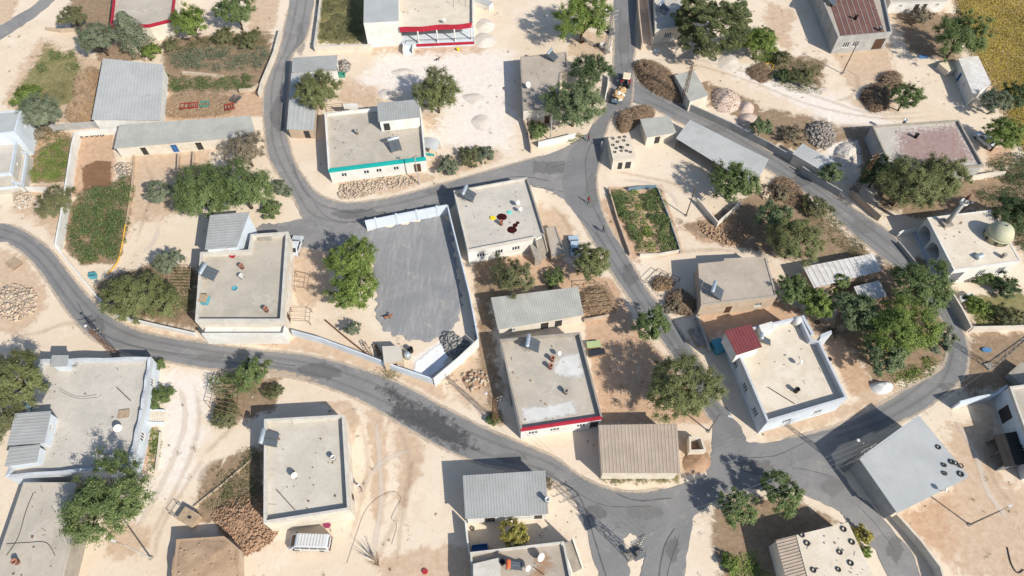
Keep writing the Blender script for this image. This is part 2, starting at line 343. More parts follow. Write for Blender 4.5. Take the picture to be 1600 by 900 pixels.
def patch(name, px, z, mat, parent=None, soft=.8, step=.4, label=None):
    poly = wpoly(px, z); xs = [p.x for p in poly]; ys = [p.y for p in poly]; e = soft * .8
    gx = np.arange(min(xs) - e, max(xs) + e + step, step); gy = np.arange(min(ys) - e, max(ys) + e + step, step); X, Y = np.meshgrid(gx, gy)
    m = np.clip(.5 + signed(poly, X, Y) / (2 * soft), 0, 1); nx, ny = len(gx), len(gy)
    idx = np.arange(nx * ny).reshape(ny, nx); F = np.stack([idx[:-1, :-1], idx[:-1, 1:], idx[1:, 1:], idx[1:, :-1]], -1).reshape(-1, 4)
    keep = m.ravel()[F].max(1) > .02; off = ORG.get(parent, Vector()) if parent is not None else Vector()
    V = np.stack([X.ravel() - off.x, Y.ravel() - off.y, np.full(X.size, z - off.z)], 1)
    o = link(name, arrays(name, V, F[keep], mat, {'mask': ('FLOAT', m)}), parent)
    if label: o['label'] = label
    return o
# ---------------------------------------------------------------- ground
ZP = [  # (zone, softness in metres, photo outline)
 ('brown', 1, [(125, 300), (165, 288), (208, 270), (208, 300), (197, 365), (186, 412), (128, 414), (100, 388), (106, 330)]), ('brown', 1, [(50, 240), (78, 222), (114, 212), (110, 284), (46, 286)]),
 ('tan', 2, [(0, 390), (40, 400), (75, 460), (60, 505), (20, 520), (-30, 520), (-30, 380)]),
 ('tan', 3, [(60, 60), (125, 85), (165, 95), (145, 190), (50, 195), (5, 160), (35, 100)]), ('grass', 3, [(70, 70), (125, 95), (135, 150), (60, 180), (25, 150)]),
 ('tan', 2, [(-40, -30), (30, -20), (20, 30), (-40, 60)]), ('brown', 2, [(110, -20), (180, -20), (175, 60), (235, 95), (160, 95), (110, 40)]),
 ('brown', 2, [(255, 60), (425, 50), (420, 145), (255, 145)]), ('red', 2, [(260, 140), (415, 145), (425, 185), (390, 182), (255, 190)]), ('tan', 2, [(385, -20), (440, -20), (430, 45), (390, 60)]),
 ('red', 1.5, [(125, 208), (178, 203), (178, 240), (180, 300), (112, 305)]), ('red', 1.5, [(48, 195), (75, 200), (112, 210), (110, 235), (48, 245)]),
 ('tan', 2.5, [(60, 285), (105, 280), (95, 370), (60, 350), (20, 330), (30, 300)]), ('brown', 2, [(150, 440), (240, 410), (310, 420), (310, 515), (215, 500), (150, 465)]),
 ('tan', 2.5, [(200, 240), (330, 235), (320, 330), (205, 350)]), ('grass', 2, [(497, -20), (575, -20), (575, 68), (497, 68)]),
 ('tan', 1.5, [(580, 72), (660, 70), (770, 66), (745, 92), (690, 98), (640, 90), (580, 85)]), ('tan', 3, [(530, 120), (590, 130), (600, 165), (530, 165)]), ('tan', 3, [(660, 170), (720, 190), (800, 215), (720, 240), (665, 200)]),
 ('tan', 1.5, [(525, 285), (640, 270), (690, 275), (620, 300), (545, 308)]), ('tan', 2, [(660, 250), (780, 228), (790, 245), (690, 278)]),
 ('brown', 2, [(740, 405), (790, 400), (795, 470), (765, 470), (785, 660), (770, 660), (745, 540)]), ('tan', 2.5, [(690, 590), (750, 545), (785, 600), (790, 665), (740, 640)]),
 ('red', 1.5, [(765, 400), (860, 400), (960, 440), (990, 500), (1045, 570), (1112, 650), (1115, 662), (940, 662), (915, 520), (905, 455), (770, 470)]),
 ('red', 2, [(1088, 485), (1215, 468), (1262, 490), (1240, 505), (1125, 520), (1100, 540)]), ('red', 2, [(1255, 492), (1310, 500), (1355, 585), (1385, 610), (1330, 622), (1290, 540)]),
 ('tan', 2, [(1185, 668), (1325, 628), (1385, 600), (1420, 602), (1320, 655), (1205, 690)]), ('brown', 3, [(1120, 345), (1195, 285), (1260, 320), (1370, 400), (1290, 415), (1210, 400), (1110, 375), (1050, 350)]),
 ('red', 2, [(1130, 330), (1190, 345), (1195, 390), (1100, 380), (1060, 355)]), ('red', .8, [(948, 292), (1035, 290), (1068, 395), (985, 400)]), ('red', 1.5, [(945, 305), (985, 400), (975, 395), (938, 320)]),
 ('tan', 3, [(835, 320), (880, 330), (905, 370), (870, 380), (840, 360)]), ('tan', 2, [(900, 45), (955, 55), (940, 95), (885, 85)]),
 ('tan', 3, [(1195, 0), (1240, 20), (1235, 80), (1200, 60)]), ('brown', 2.5, [(1190, 80), (1290, 95), (1285, 150), (1230, 145), (1180, 120)]), ('tan', 3, [(1300, 80), (1390, 70), (1400, 120), (1330, 140)]),
 ('tan', 3, [(1380, 10), (1480, 12), (1480, 90), (1420, 80)]), ('brown', 2.5, [(1400, 20), (1500, 20), (1500, 100), (1420, 80)]), ('tan', 2, [(1320, 155), (1400, 150), (1400, 175), (1340, 172)]),
 ('brown', 2.5, [(1180, 170), (1300, 185), (1330, 235), (1240, 235), (1180, 215)]), ('brown', 2, [(1095, 125), (1185, 160), (1200, 200), (1110, 165)]),
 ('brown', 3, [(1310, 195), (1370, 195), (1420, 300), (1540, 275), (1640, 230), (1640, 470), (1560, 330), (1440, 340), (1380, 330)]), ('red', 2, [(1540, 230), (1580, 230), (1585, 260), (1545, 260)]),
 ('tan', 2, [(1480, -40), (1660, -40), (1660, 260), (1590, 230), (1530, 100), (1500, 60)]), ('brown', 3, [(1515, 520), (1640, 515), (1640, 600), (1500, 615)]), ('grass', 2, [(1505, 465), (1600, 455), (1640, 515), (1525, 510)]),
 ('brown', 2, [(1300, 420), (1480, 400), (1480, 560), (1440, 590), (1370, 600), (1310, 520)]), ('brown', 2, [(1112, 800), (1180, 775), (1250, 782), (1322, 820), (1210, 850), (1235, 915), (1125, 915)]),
 ('grass', 1.5, [(1140, 870), (1180, 860), (1200, 900), (1140, 915)]), ('red', 3, [(1405, 805), (1500, 755), (1570, 800), (1530, 850), (1480, 880)]), ('tan', 4, [(1480, 660), (1540, 640), (1570, 750), (1640, 780), (1640, 920), (1490, 900)]),
 ('brown', 2, [(315, 735), (412, 690), (412, 800), (300, 815)]), ('red', 2, [(330, 795), (415, 790), (430, 830), (380, 860), (340, 840)]), ('brown', 1.5, [(330, 580), (440, 590), (425, 640), (340, 668)]),
 ('tan', 1.2, [(500, 628), (545, 625), (565, 655), (548, 700), (540, 650)]), ('tan', 1.2, [(572, 640), (600, 640), (605, 790), (600, 830), (578, 800), (582, 720)]), ('tan', 1.6, [(610, 650), (665, 690), (660, 730), (630, 790), (618, 780), (622, 720)]),
 ('tan', 2, [(160, 820), (235, 825), (230, 865), (170, 870)]), ('tan', 1.5, [(265, 625), (300, 628), (280, 665), (262, 660)]), ('red', 1.2, [(210, 670), (250, 665), (245, 740), (215, 740)]),
 ('tan', 1.2, [(455, 525), (560, 545), (690, 605), (700, 632), (640, 600), (530, 562), (455, 545)]), ('tan', 1.2, [(165, 485), (215, 508), (320, 528), (450, 522), (450, 545), (320, 532), (220, 518)]),
 ('grass', 1, [(935, 743), (1060, 742), (1062, 752), (945, 752)]), ('tan', 1.5, [(1060, 680), (1112, 690), (1110, 735), (1066, 742)]), ('tan', 1.5, [(1040, 155), (1200, 225), (1320, 310), (1310, 318), (1195, 238), (1035, 162)]),
 ('red', 1.5, [(945, 325), (962, 330), (1000, 410), (985, 410)]), ('tan', 1.5, [(585, 870), (700, 850), (830, 870), (830, 920), (600, 920)]), ('white', 1.0, [(640, 560), (690, 530), (705, 545), (672, 585)]),
 ('white', 2, [(1290, 225), (1340, 220), (1345, 255), (1310, 270), (1290, 250)]), ('white', 7, [(600, 85), (800, 80), (800, 240), (670, 225), (700, 160), (560, 130)]), ('white', 6, [(1090, 85), (1200, 110), (1420, 200), (1300, 190), (1150, 120)]),
 ('grey', 1.5, [(455, 350), (570, 350), (560, 390), (470, 385)]), ('tan', 2, [(460, 385), (520, 385), (515, 470), (460, 480)]), ('white', 6, [(250, 580), (330, 590), (300, 740), (230, 800), (250, 700)])]
def make_ground():
    gx = np.concatenate([[-900, -500, -300, -200, -160], np.arange(-135, 135.1, .72), [160, 200, 300, 500, 900]])
    gy = np.concatenate([[-700, -300, -120, -50, -10], np.arange(8, 152, .72), [170, 200, 260, 400, 700, 1200]])
    X, Y = np.meshgrid(gx, gy); Z = np.zeros_like(X)
    for k, (a, s) in enumerate(((.05, .8), (.04, 1.9), (.025, 4.1))): Z += a * .35 * (np.sin(X * .37 * s + 1.3 * k + .5 * np.sin(Y * .29 * s)) * np.cos(Y * .41 * s + 2.1 * k + .6 * np.sin(X * .33 * s)))
    Z = np.clip(Z, -.05, .02) - .012
    at = {}
    for z in ZONES: at[z] = np.zeros_like(X)
    for z, soft, px in ZP: at[z] = np.maximum(at[z], np.clip(.5 + signed(wpoly(px), X, Y) / (2 * soft), 0, 1))
    nx, ny = len(gx), len(gy); idx = np.arange(nx * ny).reshape(ny, nx); F = np.stack([idx[:-1, :-1], idx[:-1, 1:], idx[1:, 1:], idx[1:, :-1]], -1).reshape(-1, 4)
    me = arrays('ground', np.stack([X.ravel(), Y.ravel(), Z.ravel()], 1), F, 'ground_soil', {'zone_' + z: ('FLOAT', at[z]) for z in ZONES}, smooth=True)
    props(link('ground', me), kind='structure')
make_ground()
# ---------------------------------------------------------------- roads
ROADS = []
def sheet(name, px, z, mat, kind='structure', jit=.2, smooth=True, holes=(), n=6):
    """a paved sheet with a worn, slightly ragged edge, its rim running down into the ground"""
    loops = []
    for lp in (px, *holes):
        w_ = [P(x, y, 0) for x, y in lp]; w_ = cr(w_, n, True) if smooth else w_; out = []
        for i, p in enumerate(w_):
            t = (w_[(i + 1) % len(w_)] - w_[i - 1]); t = Vector((-t.y, t.x, 0)).normalized() if t.length > 1e-6 else Vector()
            out.append(p + t * random.uniform(-jit, jit))
        loops.append(out)
    co = []; edges = []; fc = []
    for lp in loops:
        b = len(co); co += [Vector((p.x, p.y)) for p in lp]; edges += [(b + i, b + (i + 1) % len(lp)) for i in range(len(lp))]
    vs_, es, fs, _, _, _ = delaunay_2d_cdt(co, edges, [], 1 if not holes else 2, 1e-4)
    m = MB(); m.v = [(v.x, v.y, z) for v in vs_]; poly0 = [(p.x, p.y) for p in loops[0]]
    for f in fs:
        c = sum((vs_[i] for i in f), Vector((0, 0))) / len(f); ok = True
        for lp in loops[1:]:
            if float(signed([(p.x, p.y) for p in lp], np.array([c.x]), np.array([c.y]))[0]) > 0: ok = False
        if ok: m.f.append(tuple(f))
    for lp in loops:
        k = len(lp); b = len(m.v); m.v += [(p.x, p.y, z) for p in lp]; m.v += [(p.x, p.y, -.05) for p in lp]
        m.f += [(b + i, b + (i + 1) % k, b + k + (i + 1) % k, b + k + i) for i in range(k)]
    o = props(m.build(name, mat), kind=kind); ROADS.append((poly0, [[(p.x, p.y) for p in lp] for lp in loops[1:]])); ORG[o] = Vector(); return o
A_N = [(-60, 338), (0, 348), (30, 356), (75, 386), (115, 435), (150, 475), (190, 504), (240, 522), (320, 535), (400, 546), (470, 553), (530, 566), (590, 585), (640, 606), (700, 639), (760, 669), (820, 694), (870, 716), (905, 742), (950, 762), (1000, 768), (1060, 757), (1118, 737)]
A_S = [(-60, 384), (0, 378), (25, 388), (55, 415), (90, 465), (115, 500), (150, 533), (200, 553), (260, 565), (330, 577), (400, 580), (450, 588), (510, 605), (570, 630), (630, 665), (690, 700), (750, 724), (800, 735), (850, 745), (880, 762), (905, 795), (922, 850), (940, 915), (960, 960)]
road_a = sheet('road', A_N + [(1190, 725), (1236, 762), (1180, 758), (1140, 772), (1113, 787), (1086, 806), (1075, 850), (1070, 915), (1062, 960)] + A_S[::-1], .046, 'asphalt',
               holes=[[(996, 990), (985, 910), (980, 872), (974, 846), (988, 834), (1004, 848), (1008, 872), (1001, 910)]])
L_I = [(1112, 748), (1117, 705), (1150, 684), (1190, 692), (1282, 672), (1325, 657), (1375, 632), (1420, 605), (1462, 582), (1476, 565), (1482, 540), (1484, 522), (1470, 498), (1440, 462), (1407, 425), (1360, 388), (1325, 358), (1292, 328), (1255, 300), (1200, 266), (1150, 236), (1100, 207), (1058, 190), (1025, 172), (990, 161), (962, 158)]
L_O = [(1232, 766), (1292, 712), (1330, 688), (1422, 653), (1470, 622), (1505, 592), (1514, 562), (1511, 532), (1497, 500), (1470, 460), (1425, 405), (1400, 372), (1375, 352), (1320, 315), (1275, 285), (1225, 250), (1200, 235), (1150, 203), (1100, 178), (1060, 161), (1037, 150), (1012, 137), (990, 122), (968, 118)]
road_l = sheet('road', L_I + L_O[::-1], .038, 'asphalt')
B_L = [(961, -60), (960, 0), (959, 75), (957, 112), (948, 160), (935, 182), (920, 205), (900, 226), (880, 262), (882, 305), (900, 332), (925, 375), (955, 425), (972, 450), (995, 483), (1037, 537), (1054, 562), (1098, 637), (1114, 667), (1114, 716)]
B_R = [(993, -60), (993, 0), (993, 70), (989, 100), (990, 128), (985, 166), (965, 174), (951, 195), (944, 218), (938, 250), (933, 275), (935, 305), (950, 350), (975, 390), (1010, 450), (1050, 500), (1082, 545), (1106, 585), (1118, 620), (1140, 646), (1165, 690)]
road_b = sheet('road', B_L + B_R[::-1], .030, 'asphalt_new')
C_N = [(492, -60), (490, 0), (484, 40), (475, 65), (456, 90), (449, 150), (446, 195), (451, 220), (463, 257), (487, 292), (507, 307), (537, 316), (575, 314), (625, 305), (700, 284), (800, 256), (870, 236), (925, 212)]
C_S = [(458, -60), (453, 0), (445, 38), (432, 88), (415, 130), (411, 160), (415, 225), (425, 257), (457, 307), (477, 347), (520, 364), (570, 358), (640, 342), (700, 328), (730, 306), (800, 297), (835, 291), (875, 307), (905, 335), (925, 300)]
road_c = sheet('road', C_N + C_S[::-1], .022, 'asphalt_old')
road_e = sheet('road', [(1215, 745), (1252, 772), (1307, 798), (1325, 815), (1362, 853), (1395, 910), (1420, 960), (1470, 960), (1440, 900), (1422, 862), (1360, 790), (1342, 775), (1310, 735), (1288, 706)], .054, 'asphalt_old')
road_f = sheet('road', [(-60, 92), (0, 62), (50, 30), (85, 0), (110, -40), (85, -40), (62, 0), (30, 22), (0, 40), (-60, 70)], .03, 'asphalt_old')
drive = sheet('driveway', [(482, 342), (440, 349), (412, 350), (392, 364), (452, 372), (470, 384), (520, 392), (572, 366), (560, 350)], .012, 'asphalt_old', jit=.2)
def gravel_bed():
    px = [(560, 362), (640, 348), (696, 338), (712, 405), (722, 470), (718, 500), (700, 524), (662, 535), (625, 527), (600, 517), (588, 495), (586, 450), (578, 410), (545, 388), (520, 376)]
    poly = cr(wpoly(px), 5, True); xs = [p.x for p in poly]; ys = [p.y for p in poly]; st = .2
    gx = np.arange(min(xs), max(xs) + st, st); gy = np.arange(min(ys), max(ys) + st, st); X, Y = np.meshgrid(gx, gy); sd_ = signed([(p.x, p.y) for p in poly], X, Y) + .25 * np.sin(X * 2.1 + 3 * np.sin(Y * 1.3))
    a = wpoly([(620, 400), (650, 530)]); d = (a[1] - a[0]).normalized(); U = -X * d.y + Y * d.x; Vv = X * d.x + Y * d.y
    fade = np.clip((3 - (Y - wpoly([(650, 430)])[0].y)) / 8, .12, 1)
    Z = .03 + np.clip(sd_, 0, .5) * .16 + fade * (.02 * np.sin(U * 2 * math.pi / .62 + 1.1 * np.sin(Vv * .55) + .7 * np.sin(U * .4 + Vv * .2))) * (.6 + .4 * np.sin(Vv * .9 + U * .7)) + .015 * np.sin(X * 5.3 + Y * 3.1) * np.sin(Y * 4.7 - X * 2)
    nx, ny = len(gx), len(gy); idx = np.arange(nx * ny).reshape(ny, nx); F = np.stack([idx[:-1, :-1], idx[:-1, 1:], idx[1:, 1:], idx[1:, :-1]], -1).reshape(-1, 4)
    F = F[sd_.ravel()[F].min(1) > 0]
    me = arrays('gravel_bed', np.stack([X.ravel(), Y.ravel(), Z.ravel()], 1), F, 'gravel_raked', smooth=True); props(link('gravel_bed', me), kind='structure')
    ROADS.append(([(p.x, p.y) for p in poly], []))
gravel_bed()
def strip(px, w_, z, name, mat, parent, n=5):
    c = cr([P(x, y, z) for x, y in px], n); m = MB(); L = []
    for i, p in enumerate(c):
        t = (c[min(i + 1, len(c) - 1)] - c[max(i - 1, 0)]).normalized(); nn = Vector((-t.y, t.x, 0)); k = w_ * random.uniform(.5, 1.2) * (0.35 if i in (0, len(c) - 1) else 1) / 2
        j = nn * random.uniform(-.04, .04); L.append((p + j + nn * k, p + j - nn * k))
    for a, b in zip(L, L[1:]): m.quad(a[1], b[1], b[0], a[0])
    return m.build(name, mat, parent)
for px, w_, pr, z in [([(120, 470), (140, 505), (175, 530), (230, 545), (300, 555), (362, 560)], .16, road_a, .052), ([(425, 566), (445, 570), (462, 571)], .14, road_a, .052),
                   ([(838, 730), (875, 752), (905, 775), (925, 830), (940, 880), (952, 915)], .22, road_a, .052), ([(963, 770), (985, 780), (1010, 782), (1050, 778)], .22, road_a, .052),
                   ([(1054, 825), (1042, 845), (1034, 870), (1028, 910)], .22, road_a, .052), ([(1062, 835), (1050, 870), (1040, 910)], .12, road_a, .052), ([(880, 755), (930, 785), (970, 792), (1020, 790)], .12, road_a, .052),
                   ([(513, 323), (535, 331), (560, 332), (582, 327)], .2, road_c, .028), ([(490, 315), (505, 335), (530, 346), (560, 347)], .13, road_c, .028), ([(455, 250), (470, 290), (485, 310)], .16, road_c, .028),
                   ([(793, 277), (815, 276), (840, 279), (862, 284)], .2, road_c, .028), ([(928, 215), (916, 245), (916, 275), (922, 310), (938, 345)], .16, road_b, .036), ([(860, 262), (885, 256), (905, 250)], .14, road_c, .028),
                   ([(903, 335), (918, 350), (935, 370), (950, 390)], .14, road_b, .036), ([(830, 291), (862, 296), (890, 302), (905, 312)], .16, road_c, .028), ([(1225, 262), (1280, 292), (1330, 330), (1390, 385)], .1, road_l, .044),
                   ([(1240, 730), (1278, 738), (1300, 745)], .12, road_a, .06), ([(970, 10), (968, 60), (972, 110)], .12, road_b, .036), ([(983, 20), (981, 70), (983, 105)], .1, road_b, .036), ([(1340, 790), (1365, 815), (1400, 862)], .1, road_e, .06),
                   ([(1010, 470), (1040, 510), (1075, 560)], .1, road_b, .036), ([(1160, 715), (1210, 712), (1260, 690)], .1, road_l, .052)]:
    strip(px, w_, z, 'tar_seam', 'tar', pr)
patch('tar_stain', [(590, 608), (612, 602), (640, 625), (690, 642), (735, 680), (745, 703), (712, 702), (668, 686), (625, 662), (600, 648), (615, 630)], .0525, 'coat_tar', road_a, 1.3, .3)
patch('dust_drift', [(330, 578), (400, 572), (450, 580), (500, 595), (440, 590), (380, 584)], .0515, 'coat_dust', road_a, .9)
patch('damp_soil', [(128, 262), (150, 250), (174, 252), (174, 288), (160, 300), (130, 298)], .022, 'coat_damp', None, .5, .3)
props(bpy.data.objects['damp_soil'], kind='structure')
patch('lime_spill', [(650, 565), (690, 535), (708, 545), (690, 575), (668, 590), (645, 585)], .024, 'coat_white', None, 1.2, .3); props(bpy.data.objects['lime_spill'], kind='structure')
def ribbon(name, px, w_, z, mat, parent=None, n=6):
    """a soft-edged worn strip: wheel track or dust along a kerbless edge"""
    c = cr([P(x, y, z) for x, y in px], n); V = []; Mk = []; us = (-1, -.5, 0, .5, 1)
    for i, p in enumerate(c):
        t = (c[min(i + 1, len(c) - 1)] - c[max(i - 1, 0)]).normalized(); nn = Vector((-t.y, t.x, 0)); e = min(1, min(i, len(c) - 1 - i) / 4)
        for u in us: q = p + nn * u * w_ / 2; V.append((q.x, q.y, z)); Mk.append((1 - abs(u)) * e)
    F = np.array([[i * 5 + j, i * 5 + j + 1, (i + 1) * 5 + j + 1, (i + 1) * 5 + j] for i in range(len(c) - 1) for j in range(4)]); o = link(name, arrays(name, np.array(V), F, mat, {'mask': ('FLOAT', np.array(Mk))}), parent); return o
def offset_px(a, b, t): return [(x0 + (x1 - x0) * t, y0 + (y1 - y0) * t) for (x0, y0), (x1, y1) in zip(a, b)]
GROUND = bpy.data.objects['ground']; ORG[GROUND] = Vector()
for e, z, pr in ((A_N[1:-1], .0535, road_a), (A_S[1:-3], .0537, road_a), (L_I[3:-1], .0465, road_l), (L_O[2:-1], .0467, road_l), (B_L[1:7], .0385, road_b), (B_L[10:-1], .0386, road_b), (B_R[1:-1], .0387, road_b), (C_N[1:-1], .0305, road_c), (C_S[1:10], .0306, road_c)): ribbon('dust_verge', e, 1.1, z, 'coat_verge', pr)
def resample(l, k):
    l = [Vector(p) for p in l]; d = [0]
    for a, b in zip(l, l[1:]): d.append(d[-1] + (b - a).length)
    out = []
    for i in range(k):
        s_ = d[-1] * i / (k - 1); j = max(q for q in range(len(d)) if d[q] <= s_ + 1e-6); j = min(j, len(l) - 2); out.append(tuple(l[j].lerp(l[j + 1], (s_ - d[j]) / (d[j + 1] - d[j]))))
    return out
for a, b, z, pr in ((A_N[:19], A_S[:20], .050, road_a), (L_I[3:-1], L_O[2:-1], .0425, road_l), (B_L[11:-1], B_R[11:-1], .034, road_b), (C_N[:15], C_S[:14], .026, road_c)):
    a, b = resample(a, 24), resample(b, 24)
    for t in (.3, .68): ribbon('wheel_track', offset_px(a, b, t), 1.1, z, 'coat_wheel', pr)
RP = random.Random(21)
for cx, cy, w_, h_, z, pr, mt in [(330, 557, 26, 9, .0522, road_a, 'coat_mend'), (500, 580, 40, 12, .0523, road_a, 'coat_dark'), (150, 510, 16, 14, .0522, road_a, 'coat_dark'), (800, 715, 30, 9, .0523, road_a, 'coat_mend'), (930, 800, 20, 12, .0524, road_a, 'coat_dark'), (1010, 800, 36, 12, .0522, road_a, 'coat_mend'), (1050, 860, 12, 22, .0523, road_a, 'coat_dark'), (1180, 730, 30, 12, .0556, road_e, 'coat_dark'), (1300, 760, 20, 16, .0602, road_e, 'coat_mend'), (1400, 855, 16, 22, .0603, road_e, 'coat_dark'), (1250, 282, 20, 9, .0448, road_l, 'coat_dark'), (1350, 355, 20, 12, .0449, road_l, 'coat_mend'), (1480, 605, 16, 8, .0448, road_l, 'coat_dark'), (1120, 200, 22, 8, .0449, road_l, 'coat_mend'), (925, 300, 12, 26, .0365, road_b, 'coat_mend'), (985, 430, 14, 20, .0366, road_b, 'coat_dark'), (975, 60, 12, 30, .0365, road_b, 'coat_mend'), (1060, 560, 12, 18, .0366, road_b, 'coat_dark'), (435, 180, 14, 30, .0285, road_c, 'coat_dark'), (470, 60, 10, 26, .0286, road_c, 'coat_mend'), (560, 335, 50, 9, .0285, road_c, 'coat_dark'), (700, 300, 40, 9, .0286, road_c, 'coat_mend'), (860, 262, 36, 12, .0287, road_c, 'coat_dark')]:
    patch('asphalt_patch', [(cx + w_ * math.cos(k * math.pi / 4) * RP.uniform(.7, 1.2), cy + h_ * math.sin(k * math.pi / 4) * RP.uniform(.7, 1.2)) for k in range(8)], z, mt, pr, .5, .4)
TR = [[(585, 640), (592, 700), (596, 780), (588, 840), (580, 900)], [(612, 640), (640, 720), (628, 790), (600, 850), (575, 900)], [(650, 690), (640, 760), (625, 830), (620, 890)], [(275, 590), (290, 650), (270, 720), (235, 790), (200, 850)], [(300, 590), (312, 650), (295, 720), (262, 790), (225, 860)], [(330, 700), (290, 760), (250, 830), (240, 890)],
      [(520, 820), (560, 770), (600, 720), (660, 700)], [(0, 530), (60, 520), (110, 505), (140, 520)], [(990, 90), (1080, 100), (1180, 130), (1270, 165), (1380, 185), (1480, 180)], [(995, 82), (1085, 92), (1190, 120), (1280, 152), (1370, 178), (1470, 172)], [(1300, 100), (1340, 120), (1330, 150), (1290, 160)],
      [(945, 265), (1000, 275), (1060, 290), (1080, 320)], [(950, 280), (1010, 285), (1050, 305), (1060, 330)], [(1000, 410), (1060, 395), (1120, 390), (1200, 400)], [(1560, 640), (1540, 700), (1560, 760), (1600, 800)], [(1480, 640), (1520, 700), (1545, 770), (1590, 830)], [(850, 310), (880, 340), (900, 380)], [(220, 250), (240, 290), (225, 340), (210, 390)], [(250, 340), (240, 380), (215, 400)], [(460, 600), (400, 630), (350, 680), (300, 730)], [(560, 640), (575, 720), (560, 800), (540, 860)], [(20, 300), (60, 320), (70, 350)]]
for i, t in enumerate(TR): ribbon('wheel_track', t, 1.7, .024 + .0006 * i, 'coat_track' if i % 3 else 'coat_pale', GROUND)
# ---------------------------------------------------------------- buildings
FOOT = []                                                   # footprints, so that nothing grows through a house
def wall_face(m, a, b, z0, z1a, z1b, ops, depth=.14):
    """one wall from a to b with real openings (s0, s1, zb, zt) in metres and their reveals"""
    a = Vector(a[:2]); b = Vector(b[:2]); L = (b - a).length; u = (b - a) / L; nrm = Vector((-u.y, u.x))
    pt = lambda s, z, d=0: (a.x + u.x * s - nrm.x * d, a.y + u.y * s - nrm.y * d, z)
    top = lambda s: z1a + (z1b - z1a) * s / L
    ss = sorted({0, L, *[o[0] for o in ops], *[o[1] for o in ops]}); zs = sorted({z0, *[o[2] for o in ops], *[o[3] for o in ops]})
    for s0, s1 in zip(ss, ss[1:]):
        for j, zb in enumerate(zs):
            last = j == len(zs) - 1; zt = None if last else zs[j + 1]; mid = (s0 + s1) / 2
            if any(o[0] < mid < o[1] and o[2] <= zb + 1e-4 and (not last) and zt <= o[3] + 1e-4 for o in ops): continue
            m.quad(pt(s1, zb), pt(s0, zb), pt(s0, top(s0) if last else zt), pt(s1, top(s1) if last else zt))
    for s0, s1, zb, zt in ops:
        m.quad(pt(s0, zb), pt(s1, zb), pt(s1, zb, depth), pt(s0, zb, depth)); m.quad(pt(s0, zt, depth), pt(s1, zt, depth), pt(s1, zt), pt(s0, zt))
        m.quad(pt(s0, zb), pt(s0, zb, depth), pt(s0, zt, depth), pt(s0, zt)); m.quad(pt(s1, zb, depth), pt(s1, zb), pt(s1, zt), pt(s1, zt, depth))
    return pt
def openings(root, a, b, z0, wins, doors, m, z1a, z1b, dmat='door_brown', bars=2):
    a2, b2 = Vector(a[:2]), Vector(b[:2]); L = (b2 - a2).length; ops = []; W = []
    for t, ww, hh, sill in wins: ops.append((t * L - ww / 2, t * L + ww / 2, z0 + sill, z0 + sill + hh)); W.append('w')
    for dd in doors: t, ww, hh = dd[:3]; ops.append((t * L - ww / 2, t * L + ww / 2, z0 + .06, z0 + hh)); W.append(dd[3] if len(dd) > 3 else dmat)
    pt = wall_face(m, a, b, z0, z1a, z1b, ops); out = []
    for (s0, s1, zb, zt), k in zip(ops, W):
        if k == 'w':
            f = MB(); t_ = .07
            def bar(x0, x1, y0, y1):
                q = [pt(x0, y0, .03), pt(x1, y0, .03), pt(x1, y1, .03), pt(x0, y1, .03)]; r = [pt(x0, y0, .12), pt(x1, y0, .12), pt(x1, y1, .12), pt(x0, y1, .12)]; f.quad(*q[::-1])
                for i in range(4): f.quad(q[i], q[(i + 1) % 4], r[(i + 1) % 4], r[i])
            bar(s0, s0 + t_, zb, zt); bar(s1 - t_, s1, zb, zt); bar(s0 + t_, s1 - t_, zb, zb + t_); bar(s0 + t_, s1 - t_, zt - t_, zt)
            for i in range(bars): x = s0 + (s1 - s0) * (i + 1) / (bars + 1); bar(x - .05, x + .05, zb + t_, zt - t_)
            fo = f.build('window', 'frame_white', root); g = MB(); g.quad(pt(s1, zb, .1), pt(s0, zb, .1), pt(s0, zt, .1), pt(s1, zt, .1)); g.build('pane', 'window_glass', fo)
            sl = MB(); q = [pt(s0 - .1, zb - .08, -.12), pt(s1 + .1, zb - .08, -.12), pt(s1 + .1, zb - .08, .02), pt(s0 - .1, zb - .08, .02)]; sl.prism(q, zb - .08, zb - .01, True, True); sl.build('sill', 'parapet_pale', fo)
        else:
            d = MB(); q = [pt(s0, zb, .08), pt(s1, zb, .08), pt(s1, zb, .13), pt(s0, zb, .13)]; d.prism(q, zb, zt); dr = d.build('door', k, root)
            h_ = MB(); c = pt(s1 - .14, zb + 1.0, .05); h_.box(c, (.08, .08, .14)); h_.build('handle', 'steel_grey', dr)
